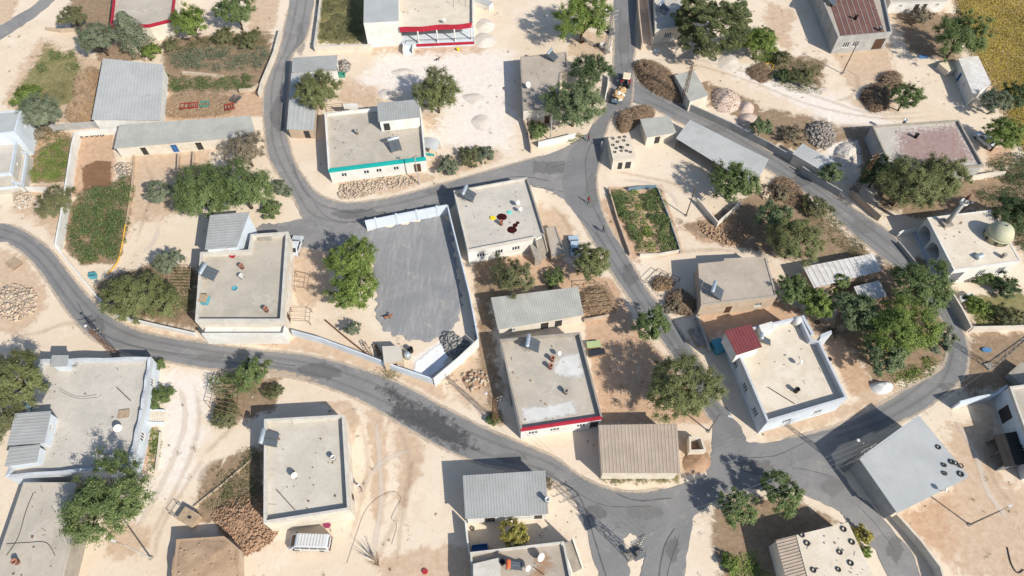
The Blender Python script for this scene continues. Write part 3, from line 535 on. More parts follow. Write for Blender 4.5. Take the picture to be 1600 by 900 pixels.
def house(name, label, cat, px, h, par=.5, pw=.24, wall='plaster_white', roof='roof_pale', parm='parapet_pale', wins=(), doors=(), skip=(), group=None, dmat='door_brown', z0=0, wavy=0, bars=2, foot=True, nowall=()):
    """flat-roofed house: px = parapet corners clockwise in the photo at height h"""
    c = [P(x, y, h) for x, y in px]; k = len(c); base = sum((Vector((p.x, p.y, 0)) for p in c), Vector()) / k
    root = thing(name, label, cat, (base.x, base.y, z0), group); zr = h - par; m = MB()
    for i in range(k):
        a, b = c[i], c[(i + 1) % k]
        if i in nowall: continue
        openings(root, a, b, z0, [x[1:] for x in wins if x[0] == i], [x[1:] for x in doors if x[0] == i], m, zr, zr, dmat, bars)
    m.build('wall', wall, root)
    r = MB(); r.v = [(p.x, p.y, zr) for p in c]; r.f = [tuple(range(k))]; r.build('roof', roof, root)
    if par > 0:
        for i in range(k):                                   # one parapet wall per side
            if i in skip: continue
            out = inset(c, -.035); inn = inset(c, pw); a, b = Vector(out[i]), Vector(out[(i + 1) % k]); ai, bi = Vector(inn[i]), Vector(inn[(i + 1) % k]); n = 14 if wavy else max(2, int((b - a).length / 3)); pm = MB()
            pmat = parm[i] if isinstance(parm, (list, tuple)) else parm
            for j in range(n):
                t0, t1 = j / n, (j + 1) / n; q = []
                for t in (t0, t1):
                    o_, i_ = a.lerp(b, t), ai.lerp(bi, t); zt = h - (wavy * (.5 - .5 * math.cos(t * 2 * math.pi * 2.5)) if wavy else 0) + random.uniform(-.012, .012) * (0 < t < 1)
                    q.append((o_, i_, zt if not wavy else h - wavy * (.5 - .5 * math.cos(t * 2 * math.pi * 2.5))))
                (o0, i0, za), (o1, i1, zb) = q
                pm.quad((o1.x, o1.y, zr - .06), (o0.x, o0.y, zr - .06), (o0.x, o0.y, za), (o1.x, o1.y, zb)); pm.quad((i0.x, i0.y, zr), (i1.x, i1.y, zr), (i1.x, i1.y, zb), (i0.x, i0.y, za)); pm.quad((o1.x, o1.y, zb), (o0.x, o0.y, za), (i0.x, i0.y, za), (i1.x, i1.y, zb))
                if j == 0: pm.quad((o0.x, o0.y, zr - .06), (i0.x, i0.y, zr - .06), (i0.x, i0.y, za), (o0.x, o0.y, za))
                if j == n - 1: pm.quad((i1.x, i1.y, zr - .06), (o1.x, o1.y, zr - .06), (o1.x, o1.y, zb), (i1.x, i1.y, zb))
                pm.quad((o0.x, o0.y, zr - .06), (o1.x, o1.y, zr - .06), (i1.x, i1.y, zr - .06), (i0.x, i0.y, zr - .06))
            pm.build('parapet', pmat, root)
    if foot: FOOT.append([(p.x, p.y) for p in c])
    if roof.startswith('roof_') and z0 == 0 and (c[0] - c[2]).length > 9:   # bits of block, wire and wood left lying on the roof
        g = random.Random(int(px[0][0]) + 3); d = MB(); poly = inset(c, .7); xs = [p[0] for p in poly]; ys = [p[1] for p in poly]
        for _ in range(60):
            x, y = g.uniform(min(xs), max(xs)), g.uniform(min(ys), max(ys))
            if float(signed(poly, np.array([x]), np.array([y]))[0]) < .1 or g.random() < .6: continue
            if g.random() < .14: a = g.uniform(0, 6.28); L_ = g.uniform(.4, 1.2); d.tube([(x, y, zr + .03), (x + L_ * math.cos(a), y + L_ * math.sin(a), zr + .05)], .022, 3)
            else: s_ = g.uniform(.06, .26); d.box((x, y, zr + s_ * .3), (s_, s_ * g.uniform(.4, 1), s_ * .6), g.uniform(0, 3))
        if d.v: d.build('roof_debris', g.choice(['stone_grey', 'wood', 'stone_tan']), root)['kind'] = 'stuff'
    return root, zr
def corrugated(c, zs, pitch=.42, amp=.023, along=0, th=.06):
    """ribbed sheet roof over the quad c (clockwise); ribs run from edge 0 to edge 2 (along=0) or crosswise"""
    q = [Vector((p[0], p[1], z)) for p, z in zip(c, zs)]
    if along: q = q[1:] + q[:1]
    a, b, d, e = q                                           # a-b is the eave crossed by the ribs, e-d the other
    L = max((b - a).length, (d - e).length); n = max(2, int(L / pitch)); prof = [(0, 0), (.3, 0), (.42, 1), (.58, 1), (.7, 0)]; us = [((i + s) / n, z) for i in range(n) for s, z in prof] + [(1, 0)]
    m = MB(); rows = 5; idx = []
    for r in range(rows):
        t = r / (rows - 1); sag = random.uniform(-.012, .012) * (0 < r < rows - 1); row = []
        for u, z in us: p = a.lerp(b, u).lerp(e.lerp(d, u), t); row.append(len(m.v)); m.v.append((p.x, p.y, p.z + z * amp + sag))
        idx.append(row)
    for r in range(rows - 1):
        for i in range(len(us) - 1): m.f.append((idx[r + 1][i], idx[r + 1][i + 1], idx[r][i + 1], idx[r][i]))
    lo = [Vector((p.x, p.y, p.z - th)) for p in (a, b, d, e)]; up = [a, b, d, e]; m.quad(*lo)
    for i in range(4): m.quad(up[i], up[(i + 1) % 4], lo[(i + 1) % 4], lo[i])
    return m
def shed(name, label, cat, px, h, wall='plaster_white', roof='metal_grey', over=.22, along=0, pitch=.42, amp=.023, wins=(), doors=(), group=None, dmat='door_dark', z0=0, foot=True, root=None, rname='roof', wname='wall', open_sides=()):
    """gently sloping sheet roof on walls; px = eave corners clockwise, h = height or one per corner"""
    hs = h if isinstance(h, (list, tuple)) else [h] * 4; c = [P(x, y, z) for (x, y), z in zip(px, hs)]
    base = sum((Vector((p.x, p.y, 0)) for p in c), Vector()) / 4
    if root is None: root = thing(name, label, cat, (base.x, base.y, z0), group)
    w_ = inset(c, over); m = MB()
    for i in range(4):
        if i in open_sides: continue
        openings(root, w_[i], w_[(i + 1) % 4], z0, [x[1:] for x in wins if x[0] == i], [x[1:] for x in doors if x[0] == i], m, hs[i] - .07, hs[(i + 1) % 4] - .07, dmat)
    m.build(wname, wall, root); corrugated(c, hs, pitch, amp, along).build(rname, roof, root)
    for i in open_sides:
        a, b = Vector(w_[i]), Vector(w_[(i + 1) % 4])
        for t in (0.02, .5, .98): p = a.lerp(b, t); MB().box((p.x, p.y, (z0 + hs[i]) / 2 - .05), (.12, .12, hs[i] - z0 - .1)).build('post', 'steel_grey', root)
    if foot: FOOT.append([(p.x, p.y) for p in c])
    return root
# ---- top row
house('village_house', 'flat-roofed house with red parapet behind the cypress, top left edge', 'house', [(180, -30), (276, -30), (268, 30), (232, 39), (172, 40)], 3.8, .55, wall='plaster_cream', roof='roof_grey', parm='paint_red', wins=[(3, .5, 1.2, 1.1, 1)])
h6, z6 = house('village_house', 'long white house with wavy red parapet and pillared veranda', 'house', [(620, -30), (740, -32), (739, 14), (624, 20)], 4.6, .6, wall='plaster_white', roof='roof_cream', parm='parapet_pale', skip=(2,), doors=[(2, .75, 1.1, 3.2), (2, .25, 1.1, 3.2)], wins=[(2, .5, 1.6, 1.2, 1.9)])
def veranda():
    s, e = P(624, 43, 4.6), P(739, 36, 4.6); bs, be = P(624, 20, 4.6), P(739, 14, 4.6); fs, fe = P(628, 70, 1.0), P(741, 65, 1.0)
    MB().prism([(bs.x, bs.y), (be.x, be.y), (e.x, e.y), (s.x, s.y)][::-1], z6 - .25, z6 - .002, True, True).build('porch_roof', 'roof_cream', h6)
    band = MB(); n = 16
    for i in range(n):
        t0, t1 = i / n, (i + 1) / n; a, b = s.lerp(e, t0), s.lerp(e, t1); wv = lambda t: .16 * math.sin(t * 13 + .8) * (1 if t < .95 else 2); y0, y1 = wv(t0), wv(t1)
        band.prism([(a.x, a.y + y0 - .2), (b.x, b.y + y1 - .2), (b.x, b.y + y1), (a.x, a.y + y0)], z6 - .45, 4.62 , True, True)
    band.build('parapet', 'paint_red', h6)
    side = [be, e]; MB().prism([(be.x - .2, be.y), (be.x, be.y), (e.x, e.y), (e.x - .2, e.y)], z6 - .002, 4.6, True, False).build('parapet', 'parapet_pale', h6)
    MB().prism([(bs.x, bs.y), (be.x, be.y), (fe.x, fe.y), (fs.x, fs.y)][::-1], 0, .98).build('veranda_deck', 'plaster_blue', h6)
    ks = fs.lerp(fe, .2); MB().prism([(ks.x, ks.y), (fe.x, fe.y), (fe.x, fe.y - .16), (ks.x, ks.y - .16)][::-1], .5, 1.06, True, True).build('kerb', 'paint_red', h6)
    for t in (.24, .5, .74, .97): p = s.lerp(e, t) + Vector((0, -.35, 0)); MB().tube([(p.x, p.y, .98), (p.x, p.y, z6 - .27)], [.17, .15], 10).build('pillar', 'plaster_white', h6)
    r = MB(); a, b = fs.lerp(fe, .05) + Vector((0, .25, 0)), fe + Vector((-.1, .25, 0)); r.tube([(a.x, a.y, 1.8), (b.x, b.y, 1.8)], .045, 5)
    for t in (0, .16, .45, .72, 1): p = a.lerp(b, t); r.tube([(p.x, p.y, .98), (p.x, p.y, 1.8)], .045, 5)
    r.build('railing', 'steel_dark', h6); c = fs.lerp(fe, .09)
    for i in range(6): MB().box((c.x, c.y - .16 - .3 * i, (.98 - .15 * i) / 2), (1.7, .3, .98 - .15 * i)).build('step', 'plaster_blue', h6)
    for x in (-.95, .95): MB().box((c.x + x, c.y - .95, .62), (.16, 1.9, 1.24)).build('stair_wall', 'plaster_white', h6)
veranda()
house('tall_house', 'tall white block with pale blue metal roof beside the veranda house', 'house', [(569, -30), (622, -32), (623, 33), (568, 36)], 5.8, 0, wall='plaster_white', roof='metal_blue')
shed('barn', 'wide pale metal-roofed barn beside straw shelters, upper left', 'barn', [(161, 91), (255, 101), (250, 188), (143, 187)], [3.0, 3.0, 2.6, 2.6], 'plaster_white', 'metal_pale', pitch=.6, amp=.018)
shed('long_shed', 'long grey-roofed stable with blue door in the left yard', 'shed', [(186, 195), (392, 181), (399, 212), (178, 232)], [2.9, 2.9, 2.5, 2.5], 'plaster_cream', 'metal_dust', pitch=.36, wins=[(2, .07, .9, .8, 1.1), (2, .16, .9, .8, 1.1)], doors=[(2, .42, 1.1, 1.9), (2, .6, 1.1, 1.9, 'door_blue'), (2, .82, 1.0, 1.9)], dmat='door_dark')  # door_dark panels fill two open doorways, their inner shade put into the colour
shed('roadside_shed', 'grey roadside shed with short metal roof, north half by the bend', 'shed', [(457, 90), (527, 86), (526, 110), (456, 113)], 2.9, 'plaster_white', 'metal_grey', along=1, doors=[(1, .5, 1.2, 2)])
shed('roadside_shed', 'long narrow pale shed along the road bend, half under an olive tree', 'shed', [(455, 114), (500, 114), (490, 203), (448, 202)], [2.6, 2.6, 2.4, 2.4], 'plaster_tan', 'metal_pale', along=0, pitch=.8, amp=.025, doors=[(2, .3, 1.1, 1.9)])
h5, z5 = house('village_house', 'white house with turquoise roof band facing the road curve', 'house', [(507, 176), (657, 162), (665, 246), (513, 265)], 3.4, .7, wall='plaster_white', roof='roof_grey', parm=['plaster_white', 'plaster_white', 'paint_turquoise', 'plaster_white'], wins=[(2, .32, .95, .9, 1.2), (2, .5, .95, .9, 1.2), (2, .63, .95, .9, 1.2), (2, .86, .95, .9, 1.2)], doors=[(2, .1, 1.2, 2.1)], bars=1)
shed('x', None, None, [(589, 161), (654, 155), (657, 183), (591, 190)], [5.6, 5.6, 5.3, 5.3], 'plaster_white', 'metal_grey', z0=z5, foot=False, root=h5, rname='stair_roof', wname='stair_wall', doors=[(2, .85, 1.1, 1.8)], along=0)
MB().box(P(548, 166, z5 + .5), (2.6, .3, 1.0), rz=.05).build('parapet_block', 'plaster_white', h5)
house('village_house', 'tan flat-roofed house with chimney block beside big fig tree, top centre', 'house', [(813, 89), (885, 81), (887, 110), (876, 114), (872, 170), (818, 172)], 3.6, .12, wall='plaster_cream', roof='roof_tan', parm='cement', doors=[(4, .3, 1, 2)])
h9, z9 = house('village_house', 'pale house with window grille left of the big pine, top edge', 'house', [(1022, -30), (1075, -30), (1068, 40), (1024, 47)], 3.4, .3, wall='plaster_cream', roof='roof_blue', wins=[(2, .5, 1.6, 1.1, 1.2)], bars=3)
h10, z10 = house('village_house', 'two-tone grey block house with rust-red seamed roof, top right', 'house', [(1264, -52), (1372, -52), (1394, 50), (1310, 58)], 4.0, .5, wall='plaster_grey', roof='roof_tan', parm='plaster_grey', wins=[(2, .78, 1.3, 1.3, 1.3), (2, .6, 1.3, 1.3, 1.3), (3, .2, 1.0, 1.3, 1.3), (3, .45, 1.0, 1.3, 1.3)], doors=[(2, .15, 2.2, 2.6)], bars=2)
def seams():
    a, b, c, d = (P(*q, z10) for q in ((1280, -45), (1348, -50), (1382, 50), (1313, 56))); n = 8
    for i in range(n):
        t0, t1 = i / n + .008, (i + 1) / n - .008; q = [a.lerp(b, t0), a.lerp(b, t1), d.lerp(c, t1), d.lerp(c, t0)]
        MB().prism([(p.x, p.y) for p in q], z10 + .004, z10 + .07 + .006 * (i % 2), True, True).build('roof_panel', 'metal_rust', h10)
        if i:
            u, v = a.lerp(b, i / n), d.lerp(c, i / n); MB().tube([(u.x, u.y, z10 + .09), (v.x, v.y, z10 + .09)], .06, 5).build('roof_seam', 'seam_pale', h10)
seams()
house('farm_building', 'long low white building at the top edge beside the golden field', 'building', [(1385, -30), (1478, -32), (1481, 1), (1392, 4)], 2.6, .15, wall='plaster_white', roof='roof_grey', wins=[(2, .15, .8, .6, 1.4), (2, .8, .8, .6, 1.4)], doors=[(2, .5, 1.0, 2.0), (2, .36, .9, 2)], dmat='door_dark')
shed('cabin', 'white portable cabin with blue door at the edge of the golden field', 'cabin', [(1497, 91), (1528, 87), (1549, 131), (1521, 149)], 2.6, 'plaster_white', 'sheet_white', over=.06, pitch=.5, amp=.03, wins=[(3, .4, .6, .6, 1.3)], doors=[(3, .66, .9, 1.9)], dmat='door_blue', along=1)
h13, z13 = house('village_house', 'flat-roofed house with red-stained grey roof behind the twin trees, right', 'house', [(1363, 196), (1498, 187), (1537, 258), (1397, 272)], 3.4, .4, wall='plaster_grey', roof='roof_blue', parm='cement', doors=[(3, .5, 1, 2)], wins=[(2, .2, 1.1, 1, 1)])
patch('red_stain', [(1402, 205), (1495, 194), (1526, 250), (1440, 266), (1402, 240)], z13 + .008, 'coat_red', h13, 2.0, .35)
# ---- left edge
h4, z4 = house('grey_blue_house', 'pale blue two-storey house at the left edge with walled terraces', 'house', [(-40, 178), (33, 172), (23, 206), (-40, 212)], 5.6, .08, wall='plaster_blue', roof='metal_blue', parm='plaster_blue', wins=[(1, .4, .5, .8, 3.6)])
def terrace(nm, px, h, par, root, roof='roof_blue', pm='plaster_blue'):
    c = [P(x, y, h) for x, y in px]; m = MB(); k = len(c); m.prism([(p.x, p.y) for p in c][::-1], 0, h - par); m.build(nm, roof, root)
    inn = inset(c, .22)
    for i in range(k):
        j = (i + 1) % k; MB().prism([(c[j].x, c[j].y), (c[i].x, c[i].y), inn[i], inn[j]], h - par + .003, h, True, False).build('parapet', pm, root)
    FOOT.append([(p.x, p.y) for p in c]); return h - par
terrace('terrace', [(-40, 214), (26, 214), (16, 270), (-40, 275)], 3.6, .7, h4); terrace('terrace', [(27, 235), (42, 238), (34, 288), (17, 284)], 2.0, .6, h4); terrace('terrace', [(-40, 278), (15, 275), (28, 291), (-40, 298)], 1.6, .5, h4)
# ---- middle
h20, z20 = house('village_house', 'large grey-roofed house with balcony beside the white-walled gravel yard', 'house', [(313, 394), (388, 390), (392, 366), (450, 362), (441, 501), (305, 501)], 4.3, .95, .34, wall='plaster_cream', roof='roof_grey', parm='parapet_pale', wins=[(3, .2, 1.2, 1.2, 1.6), (3, .45, 1.2, 1.2, 1.6), (3, .65, 1.2, 1.2, 1.6), (4, .3, 1.1, .5, .6), (4, .7, 1.1, .5, .6)], doors=[(3, .85, 1.1, 2.2)])
def balcony():
    a, b = P(441, 501, 4.3), P(305, 501, 4.3); q = [(b.x + .8, b.y), (a.x + .1, a.y), (a.x + .1, a.y - 1.5), (b.x + .8, b.y - 1.5)][::-1]
    MB().prism(q, 0, 2.35).build('balcony_deck', 'plaster_white', h20)
    MB().box(((a.x + b.x) / 2 + .4, a.y - 1.42, 2.7), (abs(a.x - b.x) - .8, .16, .7)).build('balcony_wall', 'plaster_white', h20); MB().box((a.x + .02, a.y - .75, 2.7), (.16, 1.2, .7)).build('balcony_wall', 'plaster_white', h20)
balcony()
shed('x', None, None, [(328, 336), (390, 331), (370, 386), (320, 390)], [5.5, 5.5, 5.2, 5.2], 'plaster_blue', 'metal_grey', along=1, pitch=.5, z0=0, root=h20, rname='stair_roof', wname='stair_wall', wins=[(2, .4, .7, .7, 4.6)])
h19, z19 = house('village_house', 'pale house with peppers drying on its roof at the road fork', 'house', [(709, 298), (824, 277), (851, 364), (838, 370), (731, 391)], 3.7, .5, .2, wall='plaster_white', roof='roof_blue', parm=['parapet_pale', 'cement', 'cement', 'parapet_pale', 'parapet_pale'], skip=(2,), wins=[(3, .3, 1.3, 1.0, 1.2), (3, .55, 1.3, 1.0, 1.2), (3, .82, 1.3, 1.0, 1.2)])
def stairs(root, top, bot, zt, w_, n, wallm, wh=.5, mat='cement', z0=.0):
    t, b = Vector(top), Vector(bot); d = Vector((b.x - t.x, b.y - t.y, 0)); L = d.length; d.normalize(); nn = Vector((-d.y, d.x, 0)); rz = math.atan2(d.y, d.x)
    for i in range(n):
        z = zt * (n - i) / (n + 1); p = t + d * L * (i + .5) / n; MB().box((p.x, p.y, (z + z0) / 2), (L / n - .01, w_, z - z0), rz).build('step', mat, root)
    if wallm:
        for s in (-1, 1):
            m = MB(); a = Vector((t.x, t.y, 0)) + nn * s * (w_ / 2 + .1); e = Vector((b.x, b.y, 0)) + nn * s * (w_ / 2 + .1); o = nn * .09
            m.prism([(a - o)[:2], (e - o)[:2], (e + o)[:2], (a + o)[:2]], z0, [zt + wh, wh, wh, zt + wh], True); m.build('stair_wall', wallm, root)
stairs(h19, P(843, 372, 3.2), P(851, 402, .4), 3.1, 1.3, 10, 'cement', .5)
MB().prism([tuple(P(x, y, 2.0)[:2]) for x, y in ((827, 380), (838, 376), (846, 402), (836, 404))][::-1], 0, 2.0).build('landing', 'cement', h19)
house('outhouse', 'small tan annex beside the stairs of the pepper-drying house', 'outhouse', [(853, 356), (868, 353), (882, 395), (862, 400)], 1.5, .12, .15, wall='plaster_tan', roof='roof_tan', parm='cement')
shed('long_shed', 'grey ribbed shed between the pepper-drying house and the limewashed roof', 'shed', [(767, 465), (903, 448), (912, 492), (778, 515)], [3.0, 3.0, 2.7, 2.7], 'plaster_cream', 'metal_dust', pitch=.36, wins=[(2, .85, 1, .8, 1)], doors=[(2, .45, 1.2, 1.9), (2, .28, 1.1, 1.9)])
h17, z17 = house('village_house', 'house with white limewash patches on its roof and red south edge', 'house', [(781, 530), (906, 519), (941, 652), (814, 671)], 3.5, .7, .22, wall='plaster_white', roof='roof_grey', parm=['cement', 'cement', 'paint_red', 'cement'], wins=[(2, .25, 1.2, 1.0, 1.1), (2, .58, 1.3, 1.0, 1.1), (2, .85, 1.3, 1.0, 1.1)], doors=[(2, .08, 1.2, 2.2)], dmat='door_dark')
patch('limewash', [(866, 565), (880, 553), (907, 550), (914, 588), (885, 590), (862, 584)], z17 + .008, 'coat_lime', h17, .8, .3); patch('limewash', [(813, 636), (860, 632), (895, 624), (905, 648), (818, 662)], z17 + .008, 'coat_lime', h17, .7, .3)
stairs(h17, P(794, 560, 3.0), P(806, 632, .2), 2.8, 1.0, 12, 'cement', .2)
shed('warehouse', 'warm brown ribbed-roof warehouse at the junction bend', 'warehouse', [(935, 664), (1058, 662), (1063, 739), (940, 739)], [3.6, 3.6, 3.2, 3.2], 'plaster_cream', 'metal_warm', pitch=.46, amp=.034)
h15, z15 = house('village_house', 'plain tan-roofed house with notched corner and roof solar heater', 'house', [(1091, 412), (1131, 408), (1132, 404), (1197, 401), (1214, 463), (1096, 477)], 3.4, .12, wall='plaster_tan', roof='roof_tan', parm='roof_tan', wins=[(4, .2, 1.1, .9, 1.1)], doors=[(4, .6, 1, 2)])
h16, z16 = house('village_house', 'broad cream-roofed house with red metal stair hut and grey parapets', 'house', [(1140, 520), (1251, 494), (1268, 530), (1281, 533), (1324, 622), (1199, 659)], 4.2, 1.05, .28, wall='plaster_blue', roof='roof_cream', parm='parapet_blue', wins=[(5, .18, 1.2, 1.2, 1.3), (5, .45, 1.2, 1.2, 1.3), (5, .72, 1.2, 1.2, 1.3), (4, .3, 1.2, 1.2, 1.3), (4, .7, 1.2, 1.2, 1.3)])
shed('x', None, None, [(1132, 517), (1173, 506), (1191, 542), (1151, 555)], [6.2, 6.2, 5.9, 5.9], 'plaster_white', 'metal_red', along=0, pitch=.45, amp=.05, z0=z16 - .01, root=h16, rname='stair_roof', wname='stair_wall', foot=False, doors=[(1, .6, .9, 1.8)])
MB().prism([tuple(P(x, y, z16 + 1.5)[:2]) for x, y in ((1186, 508), (1206, 502), (1210, 514), (1190, 519))][::-1], z16 + .003, z16 + 1.5).build('water_room', 'plaster_white', h16)
for q in [((1252, 494), (1268, 522), (1272, 521), (1256, 492)), ((1281, 530), (1300, 521), (1299, 516), (1283, 522))]: MB().prism([tuple(P(x, y, 4.2)[:2]) for x, y in q][::-1], 0, 4.2).build('side_wall', 'parapet_blue', h16)
# mosque
hm, zm = house('mosque', 'small white mosque with green dome, arched porch and leaning-view minaret', 'mosque', [(1449, 340), (1550, 328), (1595, 408), (1491, 422)], 4.0, .06, .2, wall='plaster_white', roof='roof_cream', parm='plaster_white', wins=[(2, .2, 1.2, 1.6, 1.2), (2, .5, 1.2, 1.6, 1.2)], doors=[(2, .88, 2.0, 3.0, 'block_dark')], nowall=(3,))  # block_dark panel fills the open south bay, porch shade put into its colour
def mosque():
    a, b = P(1491, 422, 4.0), P(1449, 340, 4.0); d = (b - a); L = d.length; d.normalize(); n = Vector((-d.y, d.x, 0))
    m = MB(); ops = []; w_ = L * .285
    for t0 in (.03, .355, .68): ops.append((L * t0, L * t0 + w_, .35, 3.1))
    pt = wall_face(m, a, b, 0, zm, zm, ops, 1.7); m.build('porch_wall', 'plaster_white', hm)
    for s0, s1, zb, zt in ops:                               # three deep porch bays with arched heads
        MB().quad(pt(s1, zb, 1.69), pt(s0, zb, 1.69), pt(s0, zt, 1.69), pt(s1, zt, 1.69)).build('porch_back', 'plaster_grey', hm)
        for sg in (-1, 1):
            cx = (s0 + s1) / 2; e = s0 if sg < 0 else s1; arc = [(cx + sg * math.sin(q * math.pi / 16) * w_ / 2, zt - 1.1 * (1 - math.cos(q * math.pi / 16))) for q in range(9)]; pr = [(e, zt)] + arc; f = MB()
            f.quad(*[pt(x, z, .01) for x, z in pr]); f.quad(*[pt(x, z, .25) for x, z in pr])
            for (x0, y0), (x1, y1) in zip(arc, arc[1:]): f.quad(pt(x0, y0, .01), pt(x1, y1, .01), pt(x1, y1, .25), pt(x0, y0, .25))
            f.build('arch_head', 'plaster_white', hm)
    c = P(1460, 400, 0); MB().box((c.x - .3, c.y, .15), (3.0, 9.2, .3), rz=math.atan2(d.y, d.x) - math.pi / 2).build('porch_step', 'parapet_blue', hm)
    c = P(1556, 371, zm); c.z = zm + .06
    drum = MB().lathe(c, [(1.95, 0), (1.95, .9), (2.06, .92), (2.06, 1.06), (1.9, 1.08)], 32).build('drum', 'dome_green', hm, True)
    MB().lathe(c + Vector((0, 0, 1.07)), [(1.9 * math.cos(t * math.pi / 2 / 10), 1.8 * math.sin(t * math.pi / 2 / 10)) for t in range(11)], 32).build('dome', 'dome_green', hm, True)
    for k in range(8):
        t = 2 * math.pi * k / 8 + .25; MB().box(c + Vector((1.95 * math.cos(t), 1.95 * math.sin(t), .45)), (.1, .5, .55), rz=t).build('drum_window', 'window_glass', hm)
    MB().lathe(c + Vector((0, 0, 2.84)), [(.12, 0), (.16, .15), (.05, .3), (.03, .7), (0, .8)], 8).build('finial', 'steel_grey', hm)
    c = P(1478, 350, zm); c.z = zm + .06
    MB().box(c + Vector((0, 0, .2)), (1.5, 1.5, .4), rz=.2).build('minaret_base', 'cement', hm)
    MB().lathe(c + Vector((0, 0, .4)), [(.38, 0), (.32, 4.4)], 16).build('minaret_shaft', 'plaster_grey', hm, True)
    MB().lathe(c + Vector((0, 0, 4.8)), [(.32, 0), (.62, .3), (.62, .7), (.56, .7), (.56, .32), (.32, .3)], 16).build('minaret_balcony', 'plaster_white', hm)
    MB().lathe(c + Vector((0, 0, 5.1)), [(.26, 0), (.25, 1.0)], 12).build('minaret_turret', 'plaster_grey', hm, True); MB().lathe(c + Vector((0, 0, 6.1)), [(.34, 0), (.0, 1.4)], 12).build('minaret_cap', 'metal_rust', hm, True)
    for s in (-.62, .62): MB().lathe(c + Vector((s, -.4, 5.75)), [(.06, 0), (.22, .35)], 8, axis=(s, -.4, .2)).build('loudspeaker', 'dish_white', hm)
    c = P(1524, 404, zm); MB().lathe((c.x, c.y, zm + .3), [(.45, 0), (.45, 1.1)], 14, axis=(.9, .35, 0)).build('water_tank', 'tank_steel', hm)
    c = P(1566, 402, zm); MB().box((c.x, c.y, zm + .45), (.5, .5, .9), rz=.2).build('chimney', 'cement', hm)
mosque()
shed('hut', 'white sheet-roofed hut under trees, left of the mosque road', 'hut', [(1255, 417), (1364, 396), (1378, 423), (1272, 450)], 2.5, 'plaster_tan', 'sheet_white', pitch=.9, amp=.06)
shed('hut', 'smaller white sheet-roofed hut south of the other, beneath trees', 'hut', [(1334, 448), (1374, 438), (1386, 462), (1346, 474)], 2.4, 'plaster_tan', 'sheet_white', pitch=.9, amp=.06)
# ---- upper right sheds
shed('tin_shed', 'grey tin shed with pale front beside the long brush pile', 'shed', [(1054, 117), (1084, 110), (1107, 149), (1078, 159)], 2.5, 'plaster_cream', 'metal_dust', pitch=.5, over=.08, along=1)
shed('tin_shed', 'small square tin-roofed shed next to the roof of tyres', 'shed', [(1000, 186), (1046, 181), (1057, 207), (1010, 215)], [2.5, 2.5, 2.3, 2.3], 'plaster_cream', 'metal_dust', pitch=.34, doors=[(2, .6, 1, 1.8)])
h33, z33 = house('hut', 'little flat hut with many tyres on its roof by the junction', 'hut', [(950, 215), (983, 211), (994, 247), (958, 250)], 2.6, .0, wall='plaster_cream', roof='roof_cream', doors=[(2, .3, 1.0, 1.8), (2, .65, .8, 1.8)], dmat='door_dark')
shed('long_shed', 'long ribbed grey shed lying slantwise along the upper right road', 'shed', [(1078, 187), (1201, 249), (1179, 292), (1056, 216)], [2.9, 2.9, 2.6, 2.6], 'plaster_grey', 'metal_pale', pitch=.36, open_sides=(2,))
shed('tin_shed', 'white ribbed lean-to shed behind the wall of the upper right road', 'shed', [(1254, 224), (1303, 252), (1286, 268), (1238, 240)], [2.7, 2.7, 2.5, 2.5], 'plaster_cream', 'metal_pale', pitch=.4)
# ---- bottom row
h22, z22 = house('village_house', 'grand house with wavy blue-grey parapet, bottom left', 'house', [(62, 561), (235, 557), (222, 640), (202, 730), (8, 745), (30, 660)], 3.4, 1.0, .34, wall='plaster_blue', roof='roof_blue', parm='parapet_blue', wins=[(4, .3, 1.2, 1, 1.2), (1, .4, 1.2, 1, 1.2), (2, .4, 1.2, 1, 1.2)], wavy=.22)
shed('x', None, None, [(23, 646), (80, 642), (69, 692), (11, 696)], [4.6, 4.6, 4.4, 4.4], 'plaster_blue', 'metal_grey', along=1, pitch=.42, z0=z22 - .02, root=h22, rname='stair_roof', wname='stair_wall', foot=False, wins=[(1, .4, .7, .6, .8)])
shed('x', None, None, [(15, 699), (63, 694), (57, 722), (7, 729)], [4.3, 4.3, 4.1, 4.1], 'plaster_blue', 'metal_grey', along=1, pitch=.42, z0=z22 - .02, root=h22, rname='stair_roof', wname='stair_wall', foot=False)
shed('x', None, None, [(81, 555), (107, 555), (105, 572), (78, 573)], [4.3, 4.3, 4.2, 4.2], 'plaster_blue', 'metal_grey', along=0, pitch=.3, z0=z22 - .02, root=h22, rname='stair_roof', wname='stair_wall', foot=False)
stairs(h22, P(222, 650, 1.6), P(258, 652, 0), 1.6, 1.7, 9, 'plaster_blue', .3, 'plaster_cream')
house('outbuilding', 'bare grey flat-roofed building with loose cables, bottom left corner', 'building', [(37, 754), (118, 754), (115, 834), (97, 905), (-10, 960), (-15, 905)], 3.2, .06, wall='cement', roof='roof_grey', parm='roof_grey', wins=[(1, .6, 1, .9, 1.2)])
h21, z21 = house('village_house', 'plain cream-roofed house above the white van', 'house', [(413, 655), (537, 648), (546, 796), (412, 817)], 4.3, .9, .28, wall='plaster_cream', roof='roof_pale', parm='parapet_pale', wins=[(1, .3, 1.1, 1.1, 1.2), (1, .6, 1.1, 1.1, 1.2)], doors=[(1, .8, 1, 2.1)])
MB().prism([tuple(P(x, y, z21 + .5)[:2]) for x, y in ((457, 660), (503, 655), (503, 651), (456, 654))][::-1], z21 + .003, z21 + .55).build('stairwell_kerb', 'parapet_pale', h21)
hmud, zmud = house('mud_hut', 'low hut with earthen mud roof beside the rubble, bottom left', 'hut', [(276, 843), (350, 838), (371, 856), (373, 930), (268, 930)], 2.4, .1, wall='plaster_tan', roof='mud_roof', parm='mud_roof')
